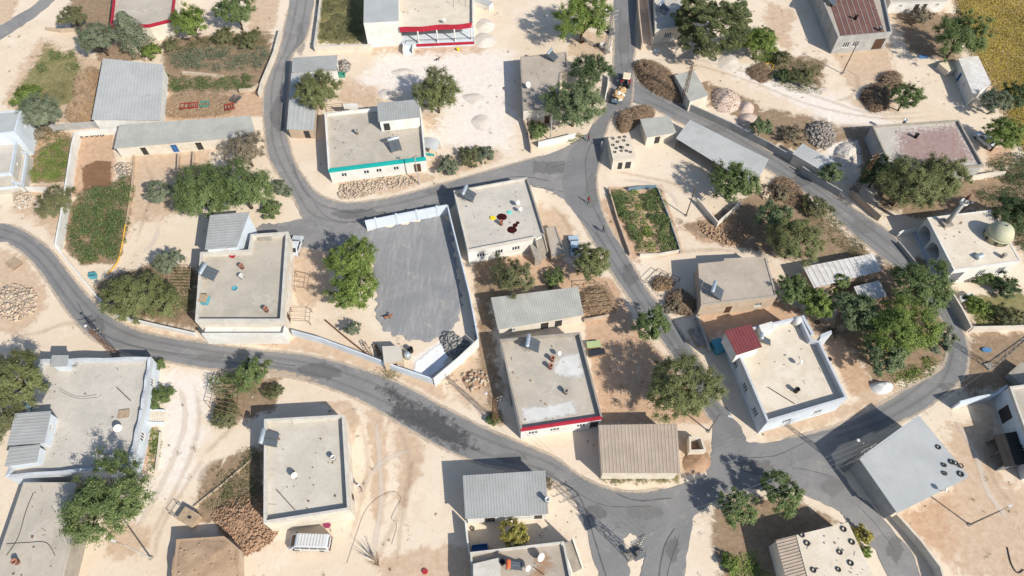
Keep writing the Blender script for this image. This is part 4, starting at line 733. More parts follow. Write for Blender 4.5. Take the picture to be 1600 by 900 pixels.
shed('long_shed', 'grey ribbed shed with walled court at the bottom centre', 'shed', [(723, 743), (852, 735), (857, 803), (727, 811)], [3.5, 3.5, 3.2, 3.2], 'plaster_white', 'metal_grey', pitch=.36, wins=[(2, .25, .9, .7, 1.6)], doors=[(2, .72, 1.3, 2.2), (2, .1, 1, 2)])
h26, z26 = house('village_house', 'rust-stained flat roof with stairwell and orange tank, bottom centre', 'house', [(735, 863), (881, 846), (893, 905), (890, 960), (740, 960)], 3.4, .55, .2, wall='plaster_cream', roof='roof_tan', parm='parapet_pale')
patch('rust_stain', [(838, 862), (858, 868), (866, 885), (848, 905), (825, 905), (835, 885)], z26 + .008, 'coat_rust', h26, 1.2, .3)
MB().prism([tuple(P(x, y, z26 + .9)[:2]) for x, y in ((739, 881), (781, 871), (784, 930), (740, 930))][::-1], z26 + .003, z26 + .9).build('stair_block', 'parapet_pale', h26)
stairs(h26, P(886, 846, 3.0), P(902, 892, .2), 3.0, 1.3, 11, 'parapet_pale', .5, 'cement')
h28, z28 = house('village_house', 'white flat roof weighted with tyres, bottom right', 'house', [(1244, 836), (1325, 816), (1372, 915), (1272, 940)], 3.3, .0, wall='plaster_white', roof='roof_cream')
shed('x', None, None, [(1212, 844), (1243, 836), (1271, 940), (1240, 950)], 3.2, 'plaster_cream', 'metal_warm', along=1, pitch=.36, amp=.07, root=h28, rname='porch_roof', wname='porch_wall', over=.1)
shed('warehouse', 'big pale blue-grey warehouse roof with a few tyres, right', 'warehouse', [(1342, 716), (1435, 648), (1515, 745), (1402, 802)], [3.9, 3.9, 3.6, 3.6], 'plaster_grey', 'metal_blue', along=0, pitch=.4, doors=[(2, .3, 2.4, 2.4)])
h30, z30 = house('village_house', 'house in shade at the right edge with dark gate', 'house', [(1578, 604), (1660, 594), (1680, 720), (1625, 735)], 4.0, .5, wall='plaster_blue', roof='roof_grey', wins=[(3, .3, 1.2, 1.2, 1.4)], doors=[(3, .75, 2.0, 2.5)], dmat='door_dark')
shed('lean_to', 'dark sheet lean-to in the shaded right courtyard', 'shed', [(1553, 680), (1598, 672), (1620, 722), (1570, 730)], 2.3, 'block_dark', 'steel_dark', pitch=.6, open_sides=(3,))
house('pump_house', 'tiny concrete pump house inside the white-walled gravel yard', 'outhouse', [(597, 541), (626, 540), (629, 563), (600, 568)], 2.2, .0, wall='plaster_tan', roof='roof_pale', doors=[(2, .5, .8, 1.6)], dmat='door_dark')
house('ruined_coop', 'roofless little block enclosure beside the brown warehouse', 'ruin', [(1077, 682), (1096, 683), (1103, 704), (1078, 705)], 1.7, 1.5, .2, wall='plaster_cream', roof='heap_soil', parm='plaster_cream')
house('tomb', 'small white tomb-like block in the right-hand orchard', 'tomb', [(1500, 463), (1520, 456), (1523, 463), (1503, 471)], .9, .3, .2, wall='tomb', roof='tomb', parm='tomb')
# ---------------------------------------------------------------- boundary walls
def wall(label, px, h, th=.22, mat='plaster_white', coping=None, name='boundary_wall', posts=0, uneven=.03):
    """px: top line of the wall in the photo; panels of one wall joined at its corners"""
    pts = [P(x, y, h) for x, y in px]; root = thing(name, label, 'wall', (pts[0].x, pts[0].y, 0)); root['kind'] = 'thing'; fine_ = []
    for a, b in zip(pts, pts[1:]):
        n = max(1, int((b - a).length / 2.5)); fine_ += [a.lerp(b, i / n) for i in range(n)]
    fine_.append(pts[-1]); zt = [h + random.uniform(-uneven, uneven) for _ in fine_]; L = []
    for i, p in enumerate(fine_):
        d0 = (fine_[i] - fine_[i - 1]).normalized() if i else (fine_[1] - p).normalized(); d1 = (fine_[i + 1] - p).normalized() if i < len(fine_) - 1 else d0
        t = (d0 + d1).normalized(); n = Vector((-t.y, t.x, 0)); k = th / 2 / max(.5, t.dot(d0)); L.append((p + n * k, p - n * k))
    m = MB()
    for i in range(len(fine_) - 1):
        (a, b), (c, d) = L[i], L[i + 1]; za, zb = zt[i], zt[i + 1]
        m.quad((a.x, a.y, -.1), (a.x, a.y, za), (c.x, c.y, zb), (c.x, c.y, -.1)); m.quad((d.x, d.y, -.1), (d.x, d.y, zb), (b.x, b.y, za), (b.x, b.y, -.1)); m.quad((a.x, a.y, za), (b.x, b.y, za), (d.x, d.y, zb), (c.x, c.y, zb))
    for i in (0, -1):
        (a, b), z = L[i], zt[i]; m.quad((a.x, a.y, -.1), (b.x, b.y, -.1), (b.x, b.y, z), (a.x, a.y, z))
    m.build('wall_panel', mat, root)
    if coping:
        m = MB()
        for i in range(len(fine_) - 1):
            (a, b), (c, d) = L[i], L[i + 1]; e = .04; u = (a - b).normalized() * e; v = (c - d).normalized() * e
            m.prism([(q.x, q.y) for q in (a + u, b - u, d - v, c + v)], [zt[i] + .003] * 2 + [zt[i + 1] + .003] * 2, [zt[i] + .08] * 2 + [zt[i + 1] + .08] * 2, True, True)
        m.build('coping', coping, root)
    for i in range(posts):
        t = (i + .5) / posts; a = pts[0].lerp(pts[-1], t); MB().box((a.x, a.y, h / 2 + .08), (.3, th + .16, h + .16)).build('pier', mat, root)
    return root
wall('tall white wall curving from the vine plot down to the roadside, left', [(117, 206), (112, 225), (95, 335), (86, 382)], 1.9, .3)
wall('low white wall along the outside of the left road bend', [(86, 384), (120, 425), (150, 462), (180, 492), (222, 502), (265, 512), (305, 521)], 1.0, .25)
wall('white wall end with a row of tyres beside the long stable', [(119, 206), (150, 203), (182, 201)], 1.2, .3)
wall('grey block wall joining the barn to the blue left-edge house', [(76, 196), (122, 192), (140, 190), (183, 191)], 1.5, .2, 'plaster_grey')
wall('pale wall on the garden side of the left-edge house', [(-10, 297), (30, 292), (72, 293)], 1.1, .22)
wall('cream corner wall round the shrubby plot beside the tall white block', [(503, -30), (498, 20), (491, 72), (535, 71), (579, 70)], 1.3, .25, 'plaster_cream', 'parapet_pale')
wall('tan field wall along the west side of the northern road', [(437, 45), (428, 80), (408, 128), (404, 145)], 1.2, .35, 'plaster_cream')
wall('white wall with stepped piers on the north side of the gravel yard', [(570, 345), (698, 320)], 2.4, .22, 'plaster_blue', posts=4)
wall('long white wall between the gravel yard and the alley', [(699, 320), (716, 388), (733, 455), (747, 528)], 2.2, .2, 'plaster_blue')
wall('white corner wall closing the lime-stained end of the gravel yard', [(747, 530), (715, 560), (677, 592)], 2.2, .22, 'plaster_white')
wall('whitewashed wall between the gravel yard and the lower road', [(676, 592), (620, 573), (560, 550), (500, 528), (455, 516)], 1.6, .22, 'plaster_blue')
wall('white wall below the fig tree at the junction', [(841, 222), (872, 215), (899, 208)], 1.3, .25)
wall('tan wall beside the yard of the tan house, top centre', [(818, 183), (826, 207), (830, 232)], 1.2, .22, 'plaster_tan')
wall('short white roadside wall beside the tractor', [(951, 115), (950, 132), (946, 152)], 1.0, .2)
wall('pale double wall left of the pine by the northern road', [(996, -30), (999, 20), (1004, 66)], 1.9, .25, 'plaster_tan'); wall('narrow inner wall beside the pale house left of the pine', [(1009, -30), (1015, 20), (1021, 60)], 1.9, .2, 'plaster_cream')
wall('long grey roadside wall on the upper right road', [(1080, 163), (1140, 190), (1200, 221), (1238, 243)], 1.6, .22, 'plaster_grey'); wall('grey roadside wall below the white lean-to shed', [(1254, 260), (1285, 280), (1316, 298)], 1.6, .22, 'plaster_grey')
wall('short wall beside the lattice mast on the upper right road', [(1331, 297), (1356, 318), (1378, 337)], 1.4, .2, 'plaster_tan')
wall('low wall in front of the mosque porch', [(1405, 364), (1412, 360), (1438, 356)], 1.1, .25); wall('shaded kerb wall between mosque yard and road', [(1404, 376), (1420, 395), (1437, 416)], .8, .2, 'plaster_grey')
wall('pale wall by the road under the orchard at the right edge', [(1486, 452), (1504, 482), (1519, 511)], 1.5, .25, 'plaster_cream'); wall('straight pale wall running to the right edge of the view', [(1521, 511), (1560, 510), (1640, 508)], 1.4, .25, 'plaster_cream')
wall('grey courtyard wall in front of the shaded right-edge house', [(1500, 628), (1530, 620), (1558, 615), (1574, 602)], 2.2, .25, 'plaster_blue')
wall('long pale wall curving down from the blue-grey warehouse', [(1402, 803), (1440, 845), (1470, 885), (1480, 920)], 1.7, .25, 'plaster_cream'); wall('shaded wall beneath the west eave of the blue-grey warehouse', [(1334, 722), (1365, 760), (1396, 803)], 1.0, .2, 'plaster_grey')
wall('cream L-shaped garden wall round the round-crowned yard tree', [(1090, 309), (1106, 328), (1122, 347), (1140, 331), (1158, 315)], 1.2, .22, 'plaster_cream')
wall('white courtyard wall between the bottom centre shed and roof', [(727, 813), (730, 840), (733, 862)], 2.0, .2, 'plaster_white')
wall('cream wall of the stable yard with narrow pens', [(209, 238), (208, 262), (204, 300), (196, 350)], .5, .15, 'plaster_tan'); wall('rough wall of a small animal pen by the stable', [(278, 240), (277, 266), (300, 262), (302, 236)], 1.0, .18, 'plaster_tan')
wall('earthen wall south of the ribbed shed by the road', [(913, 499), (935, 495), (952, 491)], .8, .22, 'plaster_tan'); wall('pale wall beside the red-soil yard of the tan-roofed house', [(1088, 492), (1098, 515), (1110, 545)], 1.2, .2, 'plaster_grey')
wall('tan wall beside the shed at the top left garden', [(70, 42), (92, 45), (115, 44)], .9, .2, 'plaster_tan'); wall('dry stone wall in the top left shrub garden', [(284, 112), (315, 114), (348, 118)], .6, .6, 'stone_pale', uneven=.12); wall('pale rocky wall end beside the northern road', [(373, 140), (392, 138), (404, 130)], .7, .5, 'stone_pale', uneven=.12)
wall('low rubble wall along the east side of the vegetable plot', [(1028, 293), (1045, 335), (1064, 392)], .7, .2, 'plaster_grey', uneven=.06); wall('low wall along the road side of the vegetable plot', [(951, 292), (965, 340), (985, 396)], .7, .2, 'plaster_tan', uneven=.06)
wall('short pale wall closing the lower end of the vegetable plot', [(1000, 397), (1030, 396), (1064, 390)], .6, .25, 'plaster_cream', uneven=.06); wall('blue sheet fence on the upper end of the vegetable plot', [(982, 293), (1003, 290), (1026, 289)], .9, .06, 'trailer_blue')
wall('white garden edging wall beside the driveway steps, bottom left', [(250, 675), (247, 705), (243, 735)], .5, .25, 'plaster_cream'); wall('pale retaining wall along the bush bank, bottom left', [(394, 716), (350, 754), (302, 792)], .25, .18, 'plaster_tan', uneven=.08)
wall('white wall of the back yard by the cabin road', [(1572, 268), (1545, 270), (1520, 275)], 1.2, .22, 'plaster_cream')
# ---------------------------------------------------------------- foliage
def leaf_mesh(name, C, nrm, size, col, aspect=.6):
    """one small diamond-shaped leaf per centre"""
    n = len(C); r = RNG.normal(size=(n, 3)); t = np.cross(nrm, r); t /= np.linalg.norm(t, axis=1, keepdims=True) + 1e-9; b = np.cross(nrm, t); s = size[:, None]
    V = np.stack([C - t * s, C + t * s * .55 - b * s * aspect, C + t * s * .75 + b * s * aspect * .8 + nrm * s * .2], 1).reshape(-1, 3)
    F = np.arange(n * 3).reshape(n, 3); cc = np.repeat(np.concatenate([col, np.ones((n, 1))], 1), 3, 0)
    return arrays(name, V, F, 'leaves', {'leafcol': ('FLOAT_COLOR', cc)})
KIND = {  # colour a, colour b, leaf half-length, flattening, lobes, share of leaves, stray colour
 'mulberry': ((.085, .126, .043), (.194, .244, .093), 0.125, .80, .22, 1.0, (.282, .316, .119)),
 'olive':    ((.118, .133, .052), (.235, .250, .104), 0.107, .82, .18, 1.15, (.316, .316, .131)),
 'fig':      ((.103, .137, .059), (.219, .265, .131), 0.133, .72, .2, 1.35, (.267, .304, .171)),
 'grey':     ((.118, .142, .086), (.241, .273, .176), 0.112, .85, .15, 1.1, (.294, .316, .214)),
 'pine':     ((.058, .092, .036), (.141, .184, .074), 0.120, .85, .30, 1.1, (.176, .211, .083)),
 'bright':   ((.100, .155, .036), (.235, .297, .074), 0.125, .82, .22, 1.0, (.353, .381, .107)),
 'dark':     ((.049, .078, .032), (.123, .164, .069), 0.120, .85, .2, 1.0, (.165, .211, .083)),
 'dry':      ((.178, .147, .098), (.293, .249, .172), .11, .80, .25, .6, (.328, .268, .172)),
 'scrub':    ((.115, .121, .054), (.212, .214, .102), 0.099, .7, .3, .9, (.258, .237, .131)),
 'yellow':   ((.205, .188, .044), (.410, .355, .092), .14, .82, .22, .9, (.492, .403, .106)),
 'gold':     ((.330, .255, .050), (.540, .420, .095), .17, .82, .22, .9, (.273, .268, .092))}
def crown_leaves(R, kind, H, seed, dens=1.0):
    """twigs with leaves along them, fanned out from the limbs into uneven clumps, with holes between"""
    g = np.random.default_rng(seed); ca, cb, ls, flat, lob, share, stray = KIND[kind]; zs = flat * H / (2 * R) if H else flat
    nc = int(np.clip(34 + R * R * 8, 34, 190)); d = g.normal(size=(nc, 3)); d[:, 2] = np.abs(d[:, 2]) * .95 - .30; d /= np.linalg.norm(d, axis=1, keepdims=True)
    ph = g.uniform(0, 6.28, 4); az = np.arctan2(d[:, 1], d[:, 0]); lobe = 1 + lob * (np.sin(2 * az + ph[0]) * .5 + np.sin(3 * az + ph[1]) * .4 + np.sin(5 * az + ph[2]) * .4) + g.normal(size=nc) * lob * .5
    rad = R * lobe * np.where(g.random(nc) < .66, g.uniform(.68, .93, nc), g.uniform(.15, .68, nc)); cc = d * rad[:, None]; cc[:, 2] *= zs
    cr_ = np.clip(R * g.uniform(.13, .25, nc), .2, 1.1); tone = g.random(nc); nl = int(21000 * share * dens * (R / 3.5) ** 1.75 * (.145 / ls) ** 1.35); per = cr_ ** 1.7; per = np.maximum(8, (nl * per / per.sum())).astype(int); Cs, Ns, S, K = [], [], [], []
    for i in range(nc):
        n = per[i]; tw = max(3, n // 9); td = g.normal(size=(tw, 3)) + d[i] * 1.25; td[:, 2] += .25; td /= np.linalg.norm(td, axis=1, keepdims=True); tl = cr_[i] * g.uniform(.5, 1.5, tw); k = g.integers(0, tw, n); u = g.uniform(.05, 1.0, n)
        q = td[k] * (tl[k] * u)[:, None] + g.normal(size=(n, 3)) * (.055 + .05 * cr_[i]); q[:, 2] *= .85; nr = td[k] * .3 + d[i] * .55 + g.normal(size=(n, 3)) * .33; nr[:, 2] += .7; nr /= np.linalg.norm(nr, axis=1, keepdims=True)
        Cs.append(cc[i] + q); Ns.append(nr); S.append(ls * g.uniform(.6, 1.25, n)); t = np.clip(tone[i] * .7 + g.normal(size=n) * .22 + .12, 0, 1)[:, None]; kk = np.array(ca) * (1 - t) + np.array(cb) * t
        st = (g.random(n) < .08)[:, None]; K.append(np.where(st, np.array(stray), kk))
    return np.concatenate(Cs), np.concatenate(Ns), np.concatenate(S), np.concatenate(K), cc
SEED = [100]
def tree(px, py, rpx, kind, label, name='tree', hh=None, low=False, dens=1.0, group=None, ry=1.0, cat=None):
    """px, py: middle of the crown in the photo; rpx: its radius there"""
    SEED[0] += 1; sd_ = SEED[0]; R = rpx * PPM(px, py, 2.5) * .95
    H = hh or (R * 1.75 if not low else R * 1.2); trunk = 0.05 if low else min(1.7, .35 + R * .33); zc = trunk + H * .45; c = P(px, py, zc); base = Vector((c.x, c.y, 0))
    root = thing(name, label, cat or ('bush' if low else 'tree'), base, group)
    C, Nn, S, K, cc = crown_leaves(R, kind, H, sd_, dens); C[:, 2] += zc; cc[:, 2] += zc; C[:, 1] *= ry; C[:, 2] = np.maximum(C[:, 2], .08)
    me = leaf_mesh('crown', C, Nn, S, K); link('crown', me, root)
    g = random.Random(sd_); m = MB(); lean = Vector((g.uniform(-.2, .2), g.uniform(-.2, .2), 0)); r0 = max(.05, R * .055); top = Vector((lean.x, lean.y, max(.3, trunk)))
    m.tube([(0, 0, -.1), tuple(top * .5 + Vector((g.uniform(-.05, .05), 0, 0))), tuple(top)], [r0 * 1.25, r0, r0 * .85], 8)
    for i in g.sample(range(len(cc)), min(9 if not low else 6, len(cc))):
        e = Vector(cc[i]); e.y *= ry; e = top + (e - top) * .85; mid = top.lerp(e, .5) + Vector((g.uniform(-.15, .15), g.uniform(-.15, .15), R * .08)); m.tube([tuple(top - Vector((0, 0, .06))), tuple(mid), tuple(e)], [r0 * .6, r0 * .36, r0 * .12], 5)
    m.build('trunk', 'bark', root, smooth=True, local=True); return root
T = [(152, 58, 29, 'grey', 'round grey-green tree above the barn roof'), (298, 33, 29, 'bright', 'yellow-green fig beside the red parapet house'), (367, 16, 30, 'mulberry', 'leafy green tree at the top edge right of the yellow-green fig'),
 (112, 26, 22, 'scrub', 'dull olive bush-like tree by the top left road'), (62, 176, 31, 'grey', 'dark grey-green tree behind the blue left-edge house'), (494, 140, 34, 'olive', 'olive-toned tree overhanging the roadside shed'),
 (682, 143, 37, 'olive', 'lone olive-green tree standing in the pale open yard'), (912, 26, 44, 'bright', 'large yellow-green round tree at the top beside the transformer mast'), (898, 160, 44, 'fig', 'big grey-leaved fig tree beside the tractor'),
 (922, 108, 30, 'dark', 'dark green tree crowding behind the big fig'), (1145, 283, 35, 'mulberry', 'green yard tree overhanging the slanting grey shed'), (1418, 287, 45, 'olive', 'left of the twin feathery trees before the red-stained roof'),
 (1472, 277, 40, 'olive', 'right of the twin feathery trees before the red-stained roof'), (1372, 270, 28, 'dark', 'dark small-leaved tree in the shade left of the twin trees'), (1301, 270, 19, 'fig', 'small grey fig behind the upper right road wall'),
 (1190, 197, 17, 'fig', 'small grey fig beside the pinkish gravel heaps'), (1417, 150, 25, 'mulberry', 'spiky green sapling beside the round dark brush heaps'), (1502, 54, 40, 'mulberry', 'large green tree at the edge of the golden field'),
 (1558, 158, 22, 'grey', 'grey olive tree overlapping the white cabin'), (1568, 210, 30, 'bright', 'bright green tree right of the red-stained roof'), (1590, 150, 22, 'dark', 'dark shrubby tree at the right edge behind the cabin'),
 (1212, 340, 29, 'fig', 'pale grey fig above the olive tree in the rubble yard'), (1243, 375, 40, 'olive', 'broad olive tree beneath the pale fig in the rubble yard'), (1442, 448, 45, 'mulberry', 'green tree leaning over the road before the mosque porch'),
 (1413, 510, 49, 'bright', 'largest bright green tree of the right-hand grove'), (1338, 488, 36, 'fig', 'dark grey-leaved fig on the left of the right-hand grove'), (1385, 556, 33, 'fig', 'pale-leaved fig at the lower edge of the right-hand grove'),
 (1467, 528, 26, 'grey', 'pale narrow tree by the road bend in the right-hand grove'), (1236, 452, 28, 'mulberry', 'green tree right of the plain tan roof'), (1278, 472, 27, 'bright', 'yellow-green tree above the notched parapet'),
 (1313, 440, 15, 'mulberry', 'little green tree on the white sheet-roofed hut'), (925, 408, 31, 'olive', 'olive tree shading the pale blue car'), (801, 430, 32, 'scrub', 'feathery tamarisk below the pepper-drying house'),
 (1018, 507, 29, 'mulberry', 'narrow green tree beside the centre road'), (1066, 606, 53, 'olive', 'biggest olive tree in the red-soil yard by the road'), (549, 404, 37, 'bright', 'upper yellow-green tree at the edge of the raked gravel'),
 (551, 453, 36, 'bright', 'lower yellow-green tree at the edge of the raked gravel'), (552, 514, 13, 'grey', 'tiny sparse sapling below the yellow-green pair'), (313, 300, 46, 'mulberry', 'broad green tree on the left of the yard pair'),
 (377, 292, 45, 'mulberry', 'broad green tree on the right of the yard pair'), (383, 233, 32, 'dry', 'bare greyish tree over the stable end'), (247, 300, 21, 'grey', 'small grey-green tree in the pale stable yard'),
 (203, 465, 42, 'olive', 'yellowish tree inside the left road bend wall'), (253, 470, 30, 'olive', 'smaller yellowish tree between the bend tree and the balcony house'), (264, 410, 23, 'grey', 'grey tree at the lower end of the pale stable yard'),
 (20, 592, 46, 'olive', 'yellow-green tree at the left edge above the blue parapet'), (2, 655, 36, 'scrub', 'rust-toned tree cut by the left edge beside the metal roofs'), (165, 782, 62, 'mulberry', 'huge green tree leaning over the bottom left house'),
 (1152, 792, 31, 'mulberry', 'green tree at the left of the junction corner pair'), (1222, 768, 32, 'mulberry', 'green tree at the right of the junction corner pair'), (801, 832, 23, 'yellow', 'yellowing tree in the court of the bottom centre shed'),
 (1590, 335, 36, 'dark', 'dark tree mass at the right edge above the mosque'), (1185, 66, 26, 'bright', 'bright leafy mulberry right of the pine'), (392, 582, 27, 'mulberry', 'tall green vine-like tree on the pole pergola'), (1360, 22, 12, 'mulberry', 'small tree behind the rust-red roof')]
for a in T: tree(*a)
def pine():
    px, py, rp = 1112, 46, 60; R = rp * PPM(px, py, 4); c = P(px, py, 5.0); root = thing('pine_tree', 'big spreading pine with clumped needles at the top centre right', 'tree', (c.x, c.y, 0)); g = np.random.default_rng(5); Cs, Ns, S, K = [], [], [], []; tops = []
    for i in range(300):
        d = g.normal(size=3); d[2] = abs(d[2]) * .9 - .2; d /= np.linalg.norm(d); ctr = d * R * g.uniform(.3, 1.0) ** .6 * (1 + .12 * math.sin(3 * math.atan2(d[1], d[0]) + 1)); ctr[2] = ctr[2] * .72 + 5.0; tops.append(ctr); r = g.uniform(.6, 1.15); tone = g.random()
        n = 290; p = g.normal(size=(n, 3)); p[:, 2] = np.abs(p[:, 2]) * .8 - .15; p /= np.linalg.norm(p, axis=1, keepdims=True); q = p * (g.uniform(.3, 1, n) ** .6)[:, None] * r; q[:, 2] *= .6
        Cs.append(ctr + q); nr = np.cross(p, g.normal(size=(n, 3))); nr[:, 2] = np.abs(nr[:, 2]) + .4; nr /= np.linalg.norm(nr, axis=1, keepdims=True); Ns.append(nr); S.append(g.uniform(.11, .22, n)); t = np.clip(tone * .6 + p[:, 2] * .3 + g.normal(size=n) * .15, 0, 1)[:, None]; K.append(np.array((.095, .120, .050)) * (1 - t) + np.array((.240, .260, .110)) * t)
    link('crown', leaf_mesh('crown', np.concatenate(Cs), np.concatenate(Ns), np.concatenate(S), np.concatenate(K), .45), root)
    m = MB().tube([(0, 0, -.1), (.1, 0, 2.5), (0, .1, 5.5), (0, 0, 7.5)], [.34, .28, .2, .06], 9)
    for i in range(0, 60, 3): e = Vector(tops[i]); z = min(6, max(1.8, e.z - 1.0)); m.tube([(0, 0, z), tuple(Vector((0, 0, z)).lerp(e, .55) + Vector((0, 0, .15))), tuple(e)], [.1, .07, .03], 5)
    m.build('trunk', 'bark', root, True, True)
pine()
def cypress(px, py, rp, label, kind='dark'):
    R = rp * PPM(px, py, 3); c = P(px, py, 3.0); root = thing('conifer_tree', label, 'tree', (c.x, c.y, 0)); g = np.random.default_rng(9 + px); n = 9000; z = g.uniform(0, 1, n) ** .8; rad = R * (1 - z) ** .55 * g.uniform(.55, 1.1, n); an = g.uniform(0, 6.28, n); rad *= 1 + .18 * np.sin(an * 4 + z * 9) + .12 * np.sin(an * 7 - z * 15)
    C = np.stack([rad * np.cos(an), rad * np.sin(an), .4 + z * R * 2.4], 1); Nn = np.stack([np.cos(an) * .7, np.sin(an) * .7, g.uniform(.2, 1, n)], 1) + g.normal(size=(n, 3)) * .35; Nn /= np.linalg.norm(Nn, axis=1, keepdims=True); t = np.clip(.5 + .5 * np.sin(an * 5 + z * 11) * .7 + g.normal(size=n) * .2, 0, 1)[:, None]
    ca, cb = KIND[kind][:2]; link('crown', leaf_mesh('crown', C, Nn, g.uniform(.1, .2, n), np.array(ca) * (1 - t) + np.array(cb) * t), root); MB().tube([(0, 0, -.1), (0, 0, R * 2)], [R * .08, .04], 8).build('trunk', 'bark', root, True, True)
cypress(207, 56, 26, 'dull green cypress in front of the red parapet', 'grey')
BU = [(85, 315, 29, 'scrub', 'brown-green bush leaning on the white wall, left'), (437, 292, 15, 'grey', 'grey shrub beside the northern road curve'), (424, 326, 17, 'mulberry', 'green shrub below the grey one at the road curve'), (450, 300, 9, 'grey', 'tiny grey shrub touching the road curve'),
 (245, 570, 13, 'mulberry', 'round dark bush at the corner of the wavy parapet'), (250, 620, 20, 'mulberry', 'bush above the cream entrance steps'), (352, 645, 23, 'scrub', 'dull bush under the lower end of the pergola'), (425, 612, 16, 'scrub', 'dull bush right of the pergola'),
 (700, 260, 19, 'grey', 'grey bush right of the turquoise-band house'), (735, 243, 20, 'scrub', 'reddish-green bush in the roadside row of three'), (757, 241, 17, 'grey', 'rightmost bush of the roadside row of three'), (866, 432, 17, 'mulberry', 'low green bush beneath the annex'),
 (1346, 838, 17, 'yellow', 'lime-yellow shrub beside the tyre-weighted roof'), (1352, 862, 10, 'bright', 'small green shrub below the lime-yellow one'), (840, 203, 17, 'mulberry', 'green shrub inside the white wall at the junction'), (1195, 55, 18, 'bright', 'bright bush under the mulberry by the pine'), (1222, 90, 16, 'scrub', 'dull bush beside the yellow hose'),
 (1255, 118, 20, 'scrub', 'brown-green bush in the dry bank, upper right'), (1225, 118, 14, 'dark', 'dark bush on the dry bank, upper right'), (1240, 210, 20, 'dry', 'dry grey bush beside the firewood stack'), (1275, 322, 22, 'scrub', 'dry shrub on the bank above the rubble-yard olive'), (1218, 300, 16, 'dry', 'dead shrub behind the slanting shed end'),
 (1525, 478, 18, 'bright', 'light green bush inside the right-edge wall'), (1570, 445, 22, 'dark', 'dark bush below the mosque'), (1535, 432, 17, 'mulberry', 'green bush against the mosque wall'), (1580, 495, 20, 'scrub', 'dull bush by the wire fence at the right edge'), (1440, 25, 20, 'dry', 'bare grey bush in the shade of the field-edge tree'),
 (235, 80, 16, 'bright', 'bright bush right of the cypress'), (263, 72, 14, 'scrub', 'round rust-green bush above the vine rows'), (350, 55, 18, 'scrub', 'dry vine bush below the top-edge tree'), (390, 60, 20, 'scrub', 'dull bush at the end of the vine garden'), (40, 150, 22, 'bright', 'light green bush in the top left garden'),
 (62, 205, 16, 'dry', 'reddish dry bush below the dark grey-green tree'), (770, 655, 10, 'mulberry', 'small bush in the alley by the mast'), (1300, 520, 10, 'dry', 'tiny dry bush outside the notched parapet'), (855, 755, 9, 'dry', 'dry shrub at the corner of the bottom centre shed'), (1140, 880, 16, 'bright', 'green shrub at the bottom edge, right of centre'), (1050, 478, 14, 'dry', 'dead thorn bush beside the centre road'), (1063, 462, 12, 'dry', 'second dead thorn bush nearer the tan house')]
for a in BU: tree(*a, name='bush', low=True)
def leafbed(name, label, px, hmin, hmax, kind, dens, clump=.7, cat='plants'):
    """dense planting that nobody could count: many uneven small plants, with bare gaps between"""
    poly = [(p.x, p.y) for p in wpoly(px, hmin)]; xs = [p[0] for p in poly]; ys = [p[1] for p in poly]; area = abs(sum(poly[i][0] * poly[(i + 1) % len(poly)][1] - poly[(i + 1) % len(poly)][0] * poly[i][1] for i in range(len(poly)))) / 2
    g = np.random.default_rng(len(px) * 7 + int(px[0][0])); ca, cb, ls, *_, stray = KIND[kind]; nl = int(area * dens * 1.9); box = (max(xs) - min(xs)) * (max(ys) - min(ys))
    if kind == 'gold': n = int(nl * 1.7 * box / area); X = g.uniform(min(xs), max(xs), n); Y = g.uniform(min(ys), max(ys), n); tone = .5 + .5 * np.sin(X * .5 + 2 * np.sin(Y * .21)) * np.cos(Y * .33 + X * .2); Z = (hmin + (hmax - hmin) * tone) * g.uniform(.5, 1.1, n); k = signed(poly, X, Y) + g.normal(size=n) * .5 > 0; X, Y, Z, tone = X[k], Y[k], Z[k], tone[k]
    else:
        nb = max(60, int(area * 2.3 * box / area)); BX = g.uniform(min(xs), max(xs), nb); BY = g.uniform(min(ys), max(ys), nb); gap = .5 + .5 * np.sin(BX * .7 + 1.7 * np.sin(BY * .5)) * np.cos(BY * .8 + .6); sg_ = signed(poly, BX, BY); k = (sg_ > min(.25, sg_.max() * .4)) & (gap + g.random(nb) * .6 > .2); BX, BY = BX[k], BY[k]; nb = len(BX); br = g.uniform(.45, 1.0, nb); bh = hmin + (hmax - hmin) * g.random(nb) ** 1.8 * 1.3; bt = g.random(nb)
        w_ = br ** 2; i_ = g.choice(nb, nl, p=w_ / w_.sum()); u = np.sqrt(g.random(nl)); an = g.uniform(0, 6.28, nl); X = BX[i_] + br[i_] * u * np.cos(an); Y = BY[i_] + br[i_] * u * np.sin(an); Z = np.maximum(.04, (bh[i_] if hmin < 1 else bh[i_]) * np.sqrt(np.clip(1.05 - u ** 2, 0, 1)) * g.uniform(.55, 1.1, nl)); Z = np.where(hmin >= 1, hmin + (Z - bh[i_]) * .4 + .4, Z); tone = bt[i_]
    n = len(X); t = np.clip(tone * .65 + .15 + g.normal(size=n) * .2, 0, 1)[:, None]; K = np.array(ca) * (1 - t) + np.array(cb) * t; K = np.where((g.random(n) < .05)[:, None], np.array(stray), K)
    Nn = g.normal(size=(n, 3)) * .45; Nn[:, 2] += 1; Nn /= np.linalg.norm(Nn, axis=1, keepdims=True); o = link(name, leaf_mesh(name, np.stack([X, Y, Z], 1), Nn, ls * g.uniform(.6, 1.3, n), K)); return props(o, label, cat, kind='stuff')
